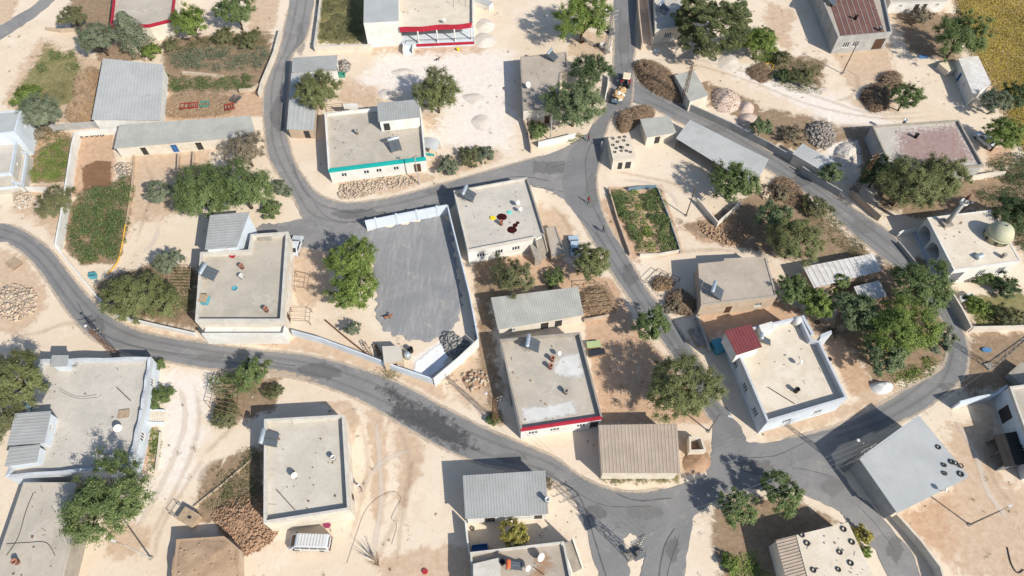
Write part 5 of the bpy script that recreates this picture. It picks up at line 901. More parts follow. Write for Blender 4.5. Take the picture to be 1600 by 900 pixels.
for a in [('garden_vines', 'dense green vines filling the walled left plot', [(125, 306), (165, 292), (207, 274), (208, 300), (197, 365), (186, 408), (130, 410), (108, 390), (114, 330)], .5, 2.1, 'mulberry', 64), ('garden_vines', 'bright vines in the plot beside the blue left-edge house', [(52, 245), (78, 226), (112, 214), (108, 282), (47, 283)], .3, 1.2, 'bright', 48),
          ('vegetable_rows', 'left green rows of the fenced vegetable plot', [(952, 296), (984, 296), (996, 340), (1012, 394), (1000, 395), (974, 345), (955, 322)], .3, 1.0, 'mulberry', 85), ('vegetable_rows', 'right green rows of the fenced vegetable plot', [(998, 298), (1028, 294), (1063, 389), (1036, 394), (1012, 335)], .3, 1.0, 'mulberry', 85),
          ('vegetable_rows', 'middle green row of the fenced vegetable plot', [(985, 298), (997, 298), (1013, 340), (1030, 393), (1014, 394), (999, 342)], .15, .7, 'bright', 50), ('vine_rows', 'vine rows in the upper left garden', [(262, 84), (330, 70), (420, 78), (416, 108), (350, 112), (270, 108)], .2, 1.3, 'grey', 42), ('vine_rows', 'lower vine rows above the brown straw', [(258, 115), (300, 122), (400, 118), (396, 142), (262, 142)], .2, 1.0, 'mulberry', 40),
          ('shrubbery', 'yellowing shrubbery inside the cream corner wall', [(502, -15), (566, -15), (568, 62), (530, 66), (497, 62)], .3, 1.8, 'scrub', 46), ('low_plants', 'low weeds under the right-hand grove', [(1395, 588), (1440, 560), (1470, 558), (1462, 580), (1402, 606)], .05, .5, 'bright', 35),
          ('pergola_vines', 'vines covering the pole pergola, bottom left', [(322, 590), (372, 580), (405, 584), (398, 616), (345, 628), (325, 612)], 1.6, 2.4, 'mulberry', 40), ('bank_scrub', 'scrub on the bank beside the plain cream-roofed house', [(411, 690), (412, 792), (345, 800), (312, 792), (348, 742)], .1, 1.0, 'scrub', 34), ('planter_plants', 'flowering plants in the bed by the entrance steps', [(232, 672), (250, 668), (245, 738), (232, 738)], .1, .6, 'bright', 40),
          ('low_plants', 'green weeds inside the right-edge wall', [(1512, 470), (1560, 480), (1570, 505), (1528, 508)], .05, .6, 'bright', 30), ('golden_crop', 'golden dry crop field in the top right corner', [(1490, -40), (1680, -60), (1680, 300), (1600, 235), (1560, 140), (1525, 85), (1505, 40)], .5, .8, 'gold', 19), ('low_plants', 'beds of low greens in the top left garden', [(78, 80), (120, 78), (118, 94), (80, 95)], .05, .45, 'mulberry', 30),
          ('low_plants', 'small green bed in the middle of the top left garden', [(56, 102), (74, 98), (72, 116), (57, 117)], .05, .5, 'mulberry', 30), ('low_plants', 'right green bed of the top left garden', [(104, 100), (126, 97), (122, 112), (106, 112)], .05, .5, 'mulberry', 30), ('low_plants', 'dusty weeds in the lower part of the top left garden', [(40, 135), (110, 125), (105, 160), (50, 168)], .05, .3, 'scrub', 22),
          ('shrubbery', 'bright leafy thicket between the pine and the yellow hose', [(1163, 50), (1195, 48), (1215, 66), (1214, 98), (1185, 98), (1166, 80)], .4, 1.9, 'bright', 44), ('bank_scrub', 'dry scrub over the bank right of the yellow hose', [(1200, 88), (1250, 92), (1288, 104), (1282, 146), (1235, 146), (1198, 126)], .1, .8, 'scrub', 30), ('bank_scrub', 'brown scrub along the road bank above the white huts', [(1205, 282), (1250, 296), (1300, 335), (1370, 398), (1330, 405), (1280, 360), (1240, 320)], .1, .8, 'scrub', 30), ('shrubbery', 'mixed shrubs below the red parapet house', [(258, 58), (300, 62), (420, 56), (420, 80), (330, 72), (262, 84)], .2, 1.4, 'scrub', 40), ('shrubbery', 'tall mixed greenery by the left-edge house wall', [(48, 200), (78, 198), (114, 206), (112, 222), (75, 226), (50, 238)], .1, .8, 'scrub', 30), ('shade_plants', 'dark growth beside the red-stained roof at the right edge', [(1540, 255), (1585, 235), (1640, 250), (1640, 300), (1560, 285)], .2, 1.5, 'dark', 36), ('bank_scrub', 'weeds among the trees inside the left road bend', [(150, 440), (240, 412), (308, 420), (308, 500), (220, 498), (165, 480)], .1, .6, 'scrub', 22), ('grass_verge', 'dry grass verge below the brown warehouse', [(940, 742), (1064, 741), (1062, 752), (942, 753)], .05, .35, 'scrub', 40), ('grass_verge', 'dry grass under the whitewashed yard wall', [(585, 578), (620, 580), (622, 592), (590, 588)], .05, .4, 'scrub', 40), ('low_plants', 'grassy patch at the bottom edge by the corner pair', [(1142, 868), (1180, 862), (1210, 905), (1145, 910)], .05, .4, 'bright', 26),
          ('grass_verge', 'green verge inside the junction wall', [(890, 218), (915, 205), (908, 216), (885, 225)], .05, .4, 'mulberry', 40), ('shade_plants', 'dark undergrowth behind the mosque', [(1520, 300), (1600, 285), (1640, 330), (1600, 400), (1560, 340)], .1, .8, 'dark', 30), ('low_plants', 'short plants along the left road bend wall', [(170, 430), (235, 420), (300, 440), (300, 490), (215, 490)], .05, .4, 'scrub', 16)]: leafbed(*a)
# tufts of weed and loose stones over the open ground, off the roads and houses
def clear(X, Y, pad=.4):
    ok = np.ones(X.shape, bool)
    for f in FOOT: ok &= signed(f, X, Y) < -pad
    for p, holes in ROADS:
        ins = signed(p, X, Y) > -pad * .3
        for h in holes: ins &= ~(signed(h, X, Y) > .3)
        ok &= ~ins
    return ok
def scatter():
    g = np.random.default_rng(3); n = 11000; X = g.uniform(-118, 118, n); Y = g.uniform(10, 140, n); dens = .5 + .5 * np.sin(X * .23 + 2 * np.sin(Y * .17)) * np.cos(Y * .29 + X * .05); k = (g.random(n) < .25 + .75 * dens ** 2) & clear(X, Y); X, Y = X[k], Y[k]; n = len(X); s = .03 + g.exponential(.045, n); s = np.clip(s, .03, .3)
    base = np.array([(1, 0, 0), (0, 1, 0), (-1, 0, 0), (0, -1, 0), (0, 0, .8), (0, 0, -.5)], float); V = base[None] * (1 + g.normal(size=(n, 6, 1)) * .25) * s[:, None, None]; an = g.uniform(0, 6.28, n); c, si = np.cos(an)[:, None], np.sin(an)[:, None]; x, y = V[..., 0] * c - V[..., 1] * si, V[..., 0] * si + V[..., 1] * c
    V = np.stack([x + X[:, None], y + Y[:, None], V[..., 2] * .8 + (s * .2)[:, None]], -1).reshape(-1, 3); f = np.array([(0, 1, 4), (1, 2, 4), (2, 3, 4), (3, 0, 4)]); F = (f[None] + (np.arange(n) * 6)[:, None, None]).reshape(-1, 3)
    props(link('loose_stones', arrays('loose_stones', V, F, 'stone_pale')), 'loose pale stones scattered over the bare ground', 'stones', kind='stuff')
    n = 2600; X = g.uniform(-118, 118, n); Y = g.uniform(10, 140, n); dens = .5 + .5 * np.sin(X * .31 + 1.5 * np.sin(Y * .21) + 2); k = (g.random(n) < dens ** 2) & clear(X, Y, .15); X, Y = X[k], Y[k]; Cs = []; Ks = []
    for a, b in zip(X, Y):
        m = int(g.integers(6, 22)); r = g.uniform(.12, .45); p = g.normal(size=(m, 2)) * r * .6; Cs.append(np.stack([a + p[:, 0], b + p[:, 1], g.uniform(.02, r * .9, m)], 1)); t = g.random(); ca = np.array((.1, .1, .04)) * (1 - t) + np.array((.2, .165, .095)) * t; Ks.append(ca * g.uniform(.7, 1.3, (m, 1)))
    C = np.concatenate(Cs); Nn = g.normal(size=C.shape); Nn[:, 2] += .5; Nn /= np.linalg.norm(Nn, axis=1, keepdims=True); props(link('weeds', leaf_mesh('weeds', C, Nn, g.uniform(.06, .14, len(C)), np.concatenate(Ks), .35)), 'dry weed tufts over the bare ground', 'weeds', kind='stuff')
scatter()
# ---------------------------------------------------------------- heaps
def mound(px, h, mat, seed, name, parent, rough=.18, n=26, z0=-.05, ex=1.7, zl=0):
    """an uneven heap over a photo outline"""
    c = sum((P(x, y, zl) for x, y in px), Vector()) / len(px); lp = cr([P(x, y, zl) for x, y in px], 5, True); g = random.Random(seed); m = MB(); rings = 9; k = len(lp); ph = [g.uniform(0, 6.28) for _ in range(6)]
    for r in range(rings + 1):
        t = r / rings
        for i, p in enumerate(lp):
            q = c.lerp(p, 1 - t); nz = math.sin(q.x * 2.1 + ph[0]) * math.cos(q.y * 2.4 + ph[1]) * .5 + math.sin(q.x * 4.7 + ph[2] + q.y * 3.9) * .3 + g.uniform(-.25, .25); m.v.append((q.x, q.y, z0 + max(0, (h * (1 - (1 - t) ** ex) + nz * rough * h * min(1, t * 3)) if r else 0)))
    for r in range(rings):
        for i in range(k): m.f.append((r * k + i, r * k + (i + 1) % k, (r + 1) * k + (i + 1) % k, (r + 1) * k + i))
    return m.build(name, mat, parent, smooth=True), lp, c
def inside(lp, n, seed, pad=0):
    g = np.random.default_rng(seed); xs = [p.x for p in lp]; ys = [p.y for p in lp]; X = g.uniform(min(xs), max(xs), n * 3); Y = g.uniform(min(ys), max(ys), n * 3); s = signed([(p.x, p.y) for p in lp], X, Y); k = s > pad; return X[k][:n], Y[k][:n], s[k][:n]
def stones_mesh(name, lp, n, smin, smax, h, mat, parent, seed, flat=.7):
    X, Y, S = inside(lp, n, seed); g = np.random.default_rng(seed + 1); n = len(X); mx = S.max() + 1e-6; zz = h * (1 - (1 - S / mx) ** 1.7); s = g.uniform(smin, smax, n) * g.uniform(.6, 1, n)
    base = np.array([(x, y, z) for x in (-1, 1) for y in (-1, 1) for z in (-1, 1)], float) * .5; V = base[None] * s[:, None, None] * g.uniform(.55, 1.15, (n, 1, 3)) + g.normal(size=(n, 8, 3)) * s[:, None, None] * .09; V[..., 2] *= flat; a, b = g.uniform(0, 6.28, n)[:, None], g.uniform(-.5, .5, n)[:, None]
    y, z = V[..., 1] * np.cos(b) - V[..., 2] * np.sin(b), V[..., 1] * np.sin(b) + V[..., 2] * np.cos(b); x, y = V[..., 0] * np.cos(a) - y * np.sin(a), V[..., 0] * np.sin(a) + y * np.cos(a); off = ORG[parent]
    V = np.stack([x + X[:, None] - off.x, y + Y[:, None] - off.y, z + (zz + s * .15)[:, None] - off.z], -1).reshape(-1, 3); f = np.array([(0, 1, 3, 2), (4, 6, 7, 5), (0, 4, 5, 1), (2, 3, 7, 6), (0, 2, 6, 4), (1, 5, 7, 3)]); F = (f[None] + (np.arange(n) * 8)[:, None, None]).reshape(-1, 4)
    o = link(name, arrays(name, V, F, mat), parent); o['kind'] = 'stuff'; return o
def sticks_mesh(name, lp, n, lmin, lmax, h, mat, parent, seed, r=.025, align=None):
    X, Y, S = inside(lp, n, seed); g = random.Random(seed); mx = float(S.max()) + 1e-6; m = MB()
    for x, y, s in zip(X, Y, S):
        z = h * (1 - (1 - s / mx) ** 3.0) * .95 + g.uniform(0, .15); a = g.uniform(0, 6.28) if align is None else align + g.gauss(0, .45); L = g.uniform(lmin, lmax); e = g.gauss(.05, .22); d = Vector((math.cos(a) * math.cos(e), math.sin(a) * math.cos(e), math.sin(e))) * L / 2; p = Vector((x, y, max(.06, z))); b = Vector((g.uniform(-.1, .1), g.uniform(-.1, .1), g.uniform(0, .12))) * L
        m.tube([p - d, p + b, p + d], [r * 1.2, r, r * .5], 3, False)
    o = m.build(name, mat, parent); o['kind'] = 'stuff'; return o
def heap(name, label, cat, px, h, mat, sticks=0, smat='stick', stones=0, stmat='stone_pale', ss=(.07, .55), sl=(.5, 1.6), align=None, sr=.025):
    SEED[0] += 1; c = sum((P(x, y, 0) for x, y in px), Vector()) / len(px); root = thing(name, label, cat, c); _, lp, _ = mound(px, h, mat, SEED[0], 'mound', root, .3 if sticks else .18, ex=3.2 if sticks > 200 else 1.7)
    if sticks: sticks_mesh('sticks', lp, sticks, sl[0], sl[1], h, smat, root, SEED[0] * 3, sr, align)
    if stones: stones_mesh('stones', lp, stones, ss[0], ss[1], h, stmat, root, SEED[0] * 5)
    return root
heap('brush_pile', 'long brown brush pile between the fork and the grey tin shed', 'brush pile', [(990, 104), (1000, 97), (1022, 99), (1045, 112), (1055, 128), (1066, 150), (1062, 162), (1045, 156), (1020, 145), (1000, 128)], 1.7, 'brush_brown', 1500)
heap('brush_pile', 'brown brush pile on the road island beside the square tin shed', 'brush pile', [(963, 190), (970, 178), (990, 172), (1008, 168), (1023, 177), (1018, 186), (1000, 192), (985, 205), (968, 207)], 1.5, 'brush_brown', 900)
heap('straw_shelter', 'upper thatched straw stack against the barn', 'straw stack', [(122, 130), (135, 115), (154, 111), (152, 138), (148, 150), (122, 152)], 1.9, 'straw', 1100, 'stick', align=1.2, sr=.035)
heap('straw_shelter', 'lower thatched straw stack against the barn', 'straw stack', [(110, 170), (125, 156), (148, 154), (145, 178), (140, 190), (109, 190)], 1.8, 'straw', 1100, 'stick', align=1.2, sr=.035)
heap('straw_bed', 'wide brown litter of straw stalks behind the stable', 'straw', [(258, 180), (264, 155), (290, 143), (340, 148), (366, 155), (362, 175), (330, 182), (290, 184)], .5, 'straw', 1600, 'stick', align=.9, sl=(.8, 2.2))
for i, (px, hh, lb) in enumerate([([(1344, 152), (1352, 138), (1372, 132), (1390, 140), (1388, 158), (1376, 170), (1356, 170)], 1.4, 'largest round dead brush heap beside the spiky sapling'), ([(1374, 122), (1390, 114), (1406, 120), (1406, 134), (1392, 142), (1378, 136)], 1.2, 'upper round dead brush heap beside the spiky sapling'), ([(1352, 158), (1368, 150), (1384, 156), (1384, 170), (1368, 176), (1356, 172)], 1.0, 'lower round dead brush heap beside the spiky sapling')]): heap('brush_heap', lb, 'brush pile', px, hh, 'brush_dark', 700, 'stick')
heap('brush_pile', 'stick pile in the pole frame right of the ribbed shed', 'brush pile', [(913, 458), (940, 450), (958, 470), (955, 488), (918, 490)], .8, 'straw', 700, 'stick', align=.2, sl=(.8, 2.4))
heap('brush_pile', 'brown weed bank above the rubble-yard fig', 'brush pile', [(1205, 285), (1225, 278), (1250, 296), (1258, 320), (1235, 322), (1210, 305)], .9, 'brush_brown', 700)
heap('brush_pile', 'dry brush behind the yellow hose', 'brush pile', [(1168, 108), (1195, 100), (1205, 120), (1190, 130), (1170, 118)], .6, 'brush_brown', 500); heap('brush_pile', 'dead thorn heap beside the tan-roofed house', 'brush pile', [(1042, 462), (1062, 455), (1085, 470), (1082, 490), (1060, 492), (1046, 480)], 1.0, 'brush_dark', 700)
heap('brush_pile', 'stick heap leaning on bars below the garden plot', 'brush pile', [(1018, 440), (1035, 433), (1050, 440), (1048, 452), (1025, 455)], .7, 'straw', 300)
heap('gravel_heap', 'largest pinkish gravel heap right of the tin shed', 'gravel heap', [(1112, 150), (1118, 138), (1140, 140), (1156, 152), (1156, 168), (1140, 177), (1118, 172)], 1.5, 'heap_pink', stones=260, stmat='heap_pink', ss=(.06, .25)); heap('gravel_heap', 'small pale gravel heap next to the pinkish one', 'gravel heap', [(1154, 164), (1165, 157), (1178, 165), (1175, 178), (1158, 177)], .9, 'heap_pink')
heap('gravel_heap', 'low pink gravel heap above the small fig', 'gravel heap', [(1154, 180), (1172, 176), (1186, 184), (1182, 197), (1160, 200), (1152, 192)], .9, 'heap_pink'); heap('gravel_heap', 'white crushed-stone spread below the pine', 'gravel heap', [(1120, 95), (1132, 82), (1150, 85), (1156, 105), (1146, 114), (1126, 110)], .4, 'heap_white')
heap('lime_heap', 'bright white lime heap beside the white lean-to shed', 'lime heap', [(1302, 236), (1318, 222), (1338, 226), (1342, 246), (1328, 262), (1308, 258)], 1.0, 'heap_white', stones=160, stmat='heap_white', ss=(.05, .22)); heap('covered_heap', 'white sheeted heap at the roadside below the grove', 'covered heap', [(1358, 603), (1368, 597), (1388, 596), (1396, 603), (1390, 613), (1370, 616)], 1.2, 'cloth_white')
heap('stone_heap', 'pale stone heap at the left edge below the white wall', 'stone heap', [(22, 228 + 75), (38, 298), (52, 305), (50, 322), (32, 328), (22, 318)], .5, 'heap_white', stones=160); heap('stone_heap', 'tan rubble along the front of the turquoise-band house', 'stone heap', [(528, 300), (535, 288), (580, 280), (640, 276), (648, 288), (600, 298), (560, 310), (535, 312)], .2, 'heap_pink', stones=620, stmat='stone_pale', ss=(.05, .5))
heap('stone_heap', 'pale rubble at the left edge inside the road bend', 'stone heap', [(2, 455), (25, 445), (55, 455), (58, 480), (35, 500), (5, 498)], .4, 'heap_pink', stones=420, ss=(.08, .65)); heap('stone_heap', 'brown clods below the plain cream-roofed house', 'rubble heap', [(330, 800), (360, 780), (395, 770), (414, 780), (425, 810), (436, 830), (415, 856), (380, 870), (372, 850), (345, 832)], .55, 'heap_soil', stones=1000, stmat='heap_soil', ss=(.05, .34), sticks=80)
heap('stone_heap', 'pile of pale split stones beside the red-stained roof house', 'stone heap', [(1260, 200), (1275, 191), (1298, 195), (1306, 215), (1296, 230), (1275, 230), (1262, 218)], .8, 'stone_grey', stones=500, stmat='firewood', ss=(.25, .6)); heap('stone_heap', 'broken stones along the bank by the L-shaped wall', 'stone heap', [(1090, 345), (1115, 352), (1160, 345), (1175, 365), (1150, 385), (1105, 370)], .35, 'heap_soil', stones=420, stmat='stone_tan', ss=(.12, .4))
heap('rubble_heap', 'dark scrap and rubble inside the lime-stained yard corner', 'rubble heap', [(688, 530), (700, 518), (722, 528), (735, 540), (715, 562), (700, 555)], .5, 'stone_grey', stones=300, stmat='stone_grey', ss=(.07, .55)); heap('soil_heap', 'tan soil heap outside the white yard corner', 'soil heap', [(720, 590), (735, 578), (760, 585), (760, 605), (735, 610)], .5, 'heap_soil', stones=60)
heap('soil_heap', 'tan dirt mound beside the brown warehouse', 'soil heap', [(1066, 718), (1080, 703), (1104, 706), (1112, 725), (1100, 738), (1072, 738)], .8, 'heap_soil'); heap('sand_heap', 'pale sand heap by the red-parapet veranda house', 'sand heap', [(742, 40), (755, 28), (772, 36), (770, 48), (752, 52)], .7, 'heap_white'); heap('sand_heap', 'larger pale sand heap below the first by the veranda house', 'sand heap', [(740, 60), (752, 50), (772, 56), (776, 68), (758, 75), (744, 72)], .6, 'heap_white')
for px, lb in [([(610, 112), (630, 106), (650, 112), (640, 118), (618, 118)], 'flat sandy hummock in the pale yard, left'), ([(735, 190), (748, 178), (764, 182), (766, 198), (750, 205)], 'sandy hummock in the pale yard, right'), ([(590, 145), (600, 138), (612, 142), (610, 152), (596, 155)], 'sandy hummock below the shadow of the lone tree'), ([(720, 150), (745, 145), (760, 155), (740, 165)], 'low sandy hummock right of the lone tree')]: heap('sand_heap', lb, 'sand heap', px, .35, 'heap_white')
heap('rock_heap', 'pale boulders at the corner of the cream L-shaped wall', 'rock heap', [(1186, 298), (1196, 292), (1206, 300), (1200, 310), (1188, 308)], .5, 'stone_pale', stones=30, ss=(.3, .8)); heap('stone_heap', 'white rubble block beside the stable yard vines', 'stone heap', [(180, 258), (205, 255), (207, 272), (184, 274)], .5, 'stone_grey', stones=120, stmat='stone_pale')
heap('wood_heap', 'stacked scrap wood at the end of the roadside shed', 'wood pile', [(529, 98), (545, 97), (546, 112), (530, 113)], .8, 'stone_grey', stones=90, stmat='firewood', ss=(.25, .6))
def bare_tree(px, py, label):
    c = P(px, py, 0); root = thing('bare_tree', label, 'tree', c); g = random.Random(8); m = MB().tube([(0, 0, -.1), (.1, .1, 1.1)], [.1, .08], 6)
    for i in range(26):
        a = g.uniform(0, 6.28); r = g.uniform(.5, 1.3); e = Vector((r * math.cos(a) - .5, r * math.sin(a) + .4, g.uniform(1.6, 3.0))); k = Vector((.1, .1, g.uniform(.5, 1.1))); m.tube([k, k.lerp(e, .5) + Vector((0, 0, .15)), e], [.045, .03, .012], 4)
    m.build('branches', 'stick', root, local=True)
bare_tree(592, 885, 'leafless pale sapling near the bottom edge below the sandy tracks')
_, lp_, _ = mound([(281, 848), (348, 843), (366, 858), (368, 920), (275, 920)], .4, 'mud_roof', 77, 'earth_cover', hmud, .35, 26, zmud + .01, 2.2, 2.4)
stones_mesh('clods', lp_, 160, .05, .3, .3, 'mud_roof', hmud, 78).location.z = zmud
# ---------------------------------------------------------------- masts, poles, wires
def pole(label, base, h, mat='pole_wood', lamp=None, r=.11):
    b = P(*base, 0); root = thing('street_pole', label, 'pole', b); MB().tube([(b.x, b.y, -.1), (b.x, b.y, h)], [r, r * .7], 8).build('shaft', mat, root)
    MB().lathe((b.x, b.y, 0), [(.3, 0), (.26, .12), (.12, .14)], 10).build('footing', 'cement', root)
    if lamp:
        d = Vector((lamp[0], lamp[1], 0)).normalized() * 1.1; a = MB().tube([(b.x, b.y, h - .15), (b.x + d.x * .5, b.y + d.y * .5, h + .2), (b.x + d.x, b.y + d.y, h + .22)], .035, 6).build('lamp_arm', 'steel_grey', root)
        MB().box((b.x + d.x * 1.25, b.y + d.y * 1.25, h + .2), (.62, .24, .13), rz=math.atan2(d.y, d.x)).build('lamp_head', 'dish_white', a)
    else: MB().box((b.x, b.y, h - .3), (.9, .08, .08), rz=.6).build('crossarm', 'pole_wood', root)
    return Vector((b.x, b.y, h))
p1 = pole('wooden pole in the yard beside the vegetable plot', (1072, 337), 7.2); p2 = pole('thin leaning-view pole before the rust-red roof house', (1316, 115), 7.0); p3 = pole('steel lamp pole in the lower right yard', (1515, 820), 6.6, 'steel_grey', (1, .4)); p4 = pole('concrete lamp pole beside the bottom left lane', (236, 872), 7.0, 'concrete_post', (-1, .3))
p5 = pole('thin pole by the corner of the brown warehouse', (1107, 674), 6.0, 'steel_grey', (1, -.3)); p6 = pole('concrete pole before the turquoise-band house', (655, 287), 7.0, 'concrete_post'); p7 = pole('pole inside the white wall below the fig tree', (860, 219), 6.2, 'concrete_post')
def lattice(label, base, h, w0, mat='steel_grey', arms=2, lamp=False, transformer=False, rz=.4):
    b = P(*base, 0); root = thing('lattice_mast', label, 'mast', b); w1 = w0 * .4; m = MB(); n = max(6, int(h / 1.0)); R = Matrix.Rotation(rz, 3, 'Z')
    cn = lambda z, i: Vector((b.x, b.y, z)) + R @ Vector(((-1, 1, 1, -1)[i % 4], (-1, -1, 1, 1)[i % 4], 0)) * (w0 + (w1 - w0) * z / h) / 2
    for i in range(4):
        leg = MB().tube([cn(-.1, i), cn(h, i)], .05, 4); leg.build('leg', mat, root)
    for k in range(n):
        z0, z1 = h * k / n, h * (k + 1) / n
        for i in range(4): m.tube([cn(z0, i), cn(z1, i + 1)] if k % 2 else [cn(z0, i + 1), cn(z1, i)], .028, 3, False); m.tube([cn(z1, i), cn(z1, i + 1)], .025, 3, False)
    m.build('bracing', mat, root)
    for a in range(arms):
        z = h - .25 - a * .9; d = R @ Vector((1, 0, 0)) * ((1.5 if transformer else .95) - .12 * a); c = MB().tube([Vector((b.x, b.y, z)) - d, Vector((b.x, b.y, z)) + d], .05, 4).build('crossarm', mat, root)
        for t in (-1, -.5, .5, 1): q = Vector((b.x, b.y, z)) + d * t; MB().lathe(q, [(.05, 0), (.08, .08), (.05, .14), (.08, .2), (.03, .26)], 6).build('insulator', 'stone_grey', c)
    MB().box((b.x, b.y, .05), (w0 + .25, w0 + .25, .2), rz=rz).build('footing', 'cement', root)
    if lamp:
        a = MB().tube([(b.x, b.y, h - .6), (b.x - .6, b.y + .5, h - .3), (b.x - 1.0, b.y + .8, h - .3)], .04, 5).build('lamp_arm', mat, root); MB().lathe((b.x - 1.1, b.y + .9, h - .42), [(.1, 0), (.22, .06), (.2, .16), (.04, .22)], 10).build('lamp_head', 'dish_white', a)
    if transformer:
        z = h * .55; t = MB().box((b.x + .1, b.y - .95, z + .55), (.9, .6, .8), rz=rz).build('transformer', 'steel_grey', root)
        for i in (-.3, 0, .3): MB().lathe((b.x + .1 + i, b.y - .95, z + 1.05), [(.06, 0), (.09, .1), (.05, .2), (.08, .3), (.02, .4)], 6).build('bushing', 'stone_grey', t)
        MB().box((b.x, b.y - .8, z), (1.6, 1.6, .08), rz=rz).build('platform', 'steel_grey', root); MB().box((b.x + .55, b.y - .5, 1.5), (.5, .3, .8), rz=rz).build('switch_box', 'dish_white', root)
    return Vector((b.x, b.y, h))
mA = lattice('large transformer mast on the sandy traffic island, bottom centre', (985, 868), 10.0, 1.0, 'steel_grey', 3, False, True); mB = lattice('rusty lattice mast with street lamp left of the wavy parapet house', (182, 556), 7.6, .7, 'steel_rust', 2, True)
mC = lattice('lattice mast by the wall of the upper right road', (1335, 298), 9.0, .9, 'steel_rust', 2); mD = lattice('lattice mast with transformer beside the northern road', (948, 82), 9.5, .9, 'steel_grey', 3, True, True); mE = lattice('lattice mast in the alley beside the limewashed roof house', (774, 660), 8.0, .7, 'steel_rust', 2, True)
mF = lattice('lattice mast with lamp at the corner of the blue-grey warehouse', (1318, 731), 8.2, .75, 'steel_grey', 2, True); mG = lattice('lattice mast in the dry plot at the right edge', (1545, 572), 9.0, .9, 'steel_grey', 2); mH = lattice('slim lattice mast beside the grey tin shed', (1066, 160), 8.5, .7, 'steel_rust', 2)
def wires(label, a, b, n=3, sag=.8, sep=.55):
    root = thing('power_line', label, 'wires', a); d = (b - a); s = Vector((-d.y, d.x, 0)).normalized() * sep
    for i in range(n):
        o = s * (i - (n - 1) / 2); pts = [a + o + d * t - Vector((0, 0, sag * 4 * t * (1 - t))) for t in [k / 14 for k in range(15)]]; MB().tube(pts, .011, 4, False).build('wire', 'steel_grey', root)
wires('power wires from the island mast to the warehouse mast', mA, mF, 4, 1.2); wires('power wires from the warehouse mast to the right-edge mast', mF, mG, 3, 1.2); wires('power wires from the northern mast to the slim mast', mD, mH, 3, .8); wires('power wires along the upper right road', mH, mC, 2, 1.4); wires('wires from the alley mast to the island mast', mE, mA, 2, 1.0)
wires('thin wire from the thin pole to the alley', p7, mD, 2, .8); wires('wire out of the view past the northern road', mD, mD + Vector((6, 45, 0)), 3, 1.2); wires('single wire from the left lamp mast', mB, mB + Vector((14, -3.5, -3)), 1, .6)
# ---------------------------------------------------------------- roof gear
def solar(label, px, py, z, rz, n=2, tank='tank_steel', sc_=1.0):
    """solar water heater: tilted glass panels before a raised tank, facing rz"""
    b = P(px, py, z); root = thing('solar_heater', label, 'solar heater', b, 'rooftop solar water heaters', rz); fr = MB(); W = n * 1.0
    for s in (-1, 1):
        y = s * (W / 2 - .15); fr.tube([(-.85, y, 0), (-.85, y, 1.55)], .04, 4); fr.tube([(1.0, y, 0), (1.0, y, .25), (-.85, y, 1.3)], .04, 4); fr.tube([(-.35, y, 0), (-.35, y, 1.5)], .04, 4)
    fr.build('stand', 'steel_grey', root, local=True)
    for i in range(n):
        y = (i - (n - 1) / 2) * 1.0; p = MB().box((.12, y, .78), (1.95, .94, .09), ry=.53).build('collector', 'steel_grey', root, local=True)
        for h_ in (-.24, .24): q = Vector((.12 + .03, y, .78 + .05)); MB().box((q.x, q.y + h_, q.z), (1.86, .43, .02), ry=.53).build('glass', 'solar_glass', p, local=True)
    MB().lathe((-.68, -W / 2 - .05, 1.75), [(.02, 0), (.26, .04), (.29, .12), (.29, W - .05), (.26, W + .04), (.02, W + .1)], 16, axis=(0, 1, 0)).build('tank', tank, root, True, True); root.scale = (sc_,) * 3
solar('solar heater with two dark collectors on the plain cream roof', 424, 689, z21, -.02); solar('solar heater with three red-edged collectors on the wavy parapet house', 64, 615, z22, -.12, 3); solar('solar heater on the balcony house roof', 330, 431, z20, -.22); solar('solar heater at the corner of the pepper-drying roof', 733, 309, z19, -.3)
solar('solar heater at the corner of the limewashed roof', 832, 542, z17, -.15); solar('solar heater with orange tank on the rust-stained roof', 803, 886, z26, 0, 1, 'tank_orange'); solar('solar heater on the plain tan roof', 1118, 460, z15, -.4); solar('tilted solar heater under a cover on the turquoise-band roof', 618, 232, z5, -1.2, 2); solar('solar heater on the notched-parapet roof edge', 1192, 535, z16, -.2, 1); solar('solar heater on the house left of the pine', 1036, 18, z9, -.6, 2); solar('solar heater on the rust-red seamed roof', 1297, 6, z10 + .1, -.5, 2)
solar('solar heater on the chimney-block end of the tan house', 863, 92, 3.5, -.5, 2, 'tank_steel', .9)
def dish(label, px, py, z, r=.5, rz=-.7):
    b = P(px, py, z); root = thing('satellite_dish', label, 'satellite dish', b, 'rooftop satellite dishes', rz); MB().tube([(0, 0, 0), (0, 0, .7)], .035, 5).build('mast', 'steel_grey', root, local=True)
    MB().lathe((.05, 0, .85), [(.03, 0), (r * .5, .04), (r * .85, .12), (r, .2), (r * .98, .215), (r * .8, .14), (r * .4, .07), (.02, .04)], 16, axis=(.8, 0, .6)).build('reflector', 'dish_white', root, True, True); MB().tube([(.1, 0, .55), (.55, 0, 1.05)], .02, 4).build('feed_arm', 'steel_grey', root, local=True)
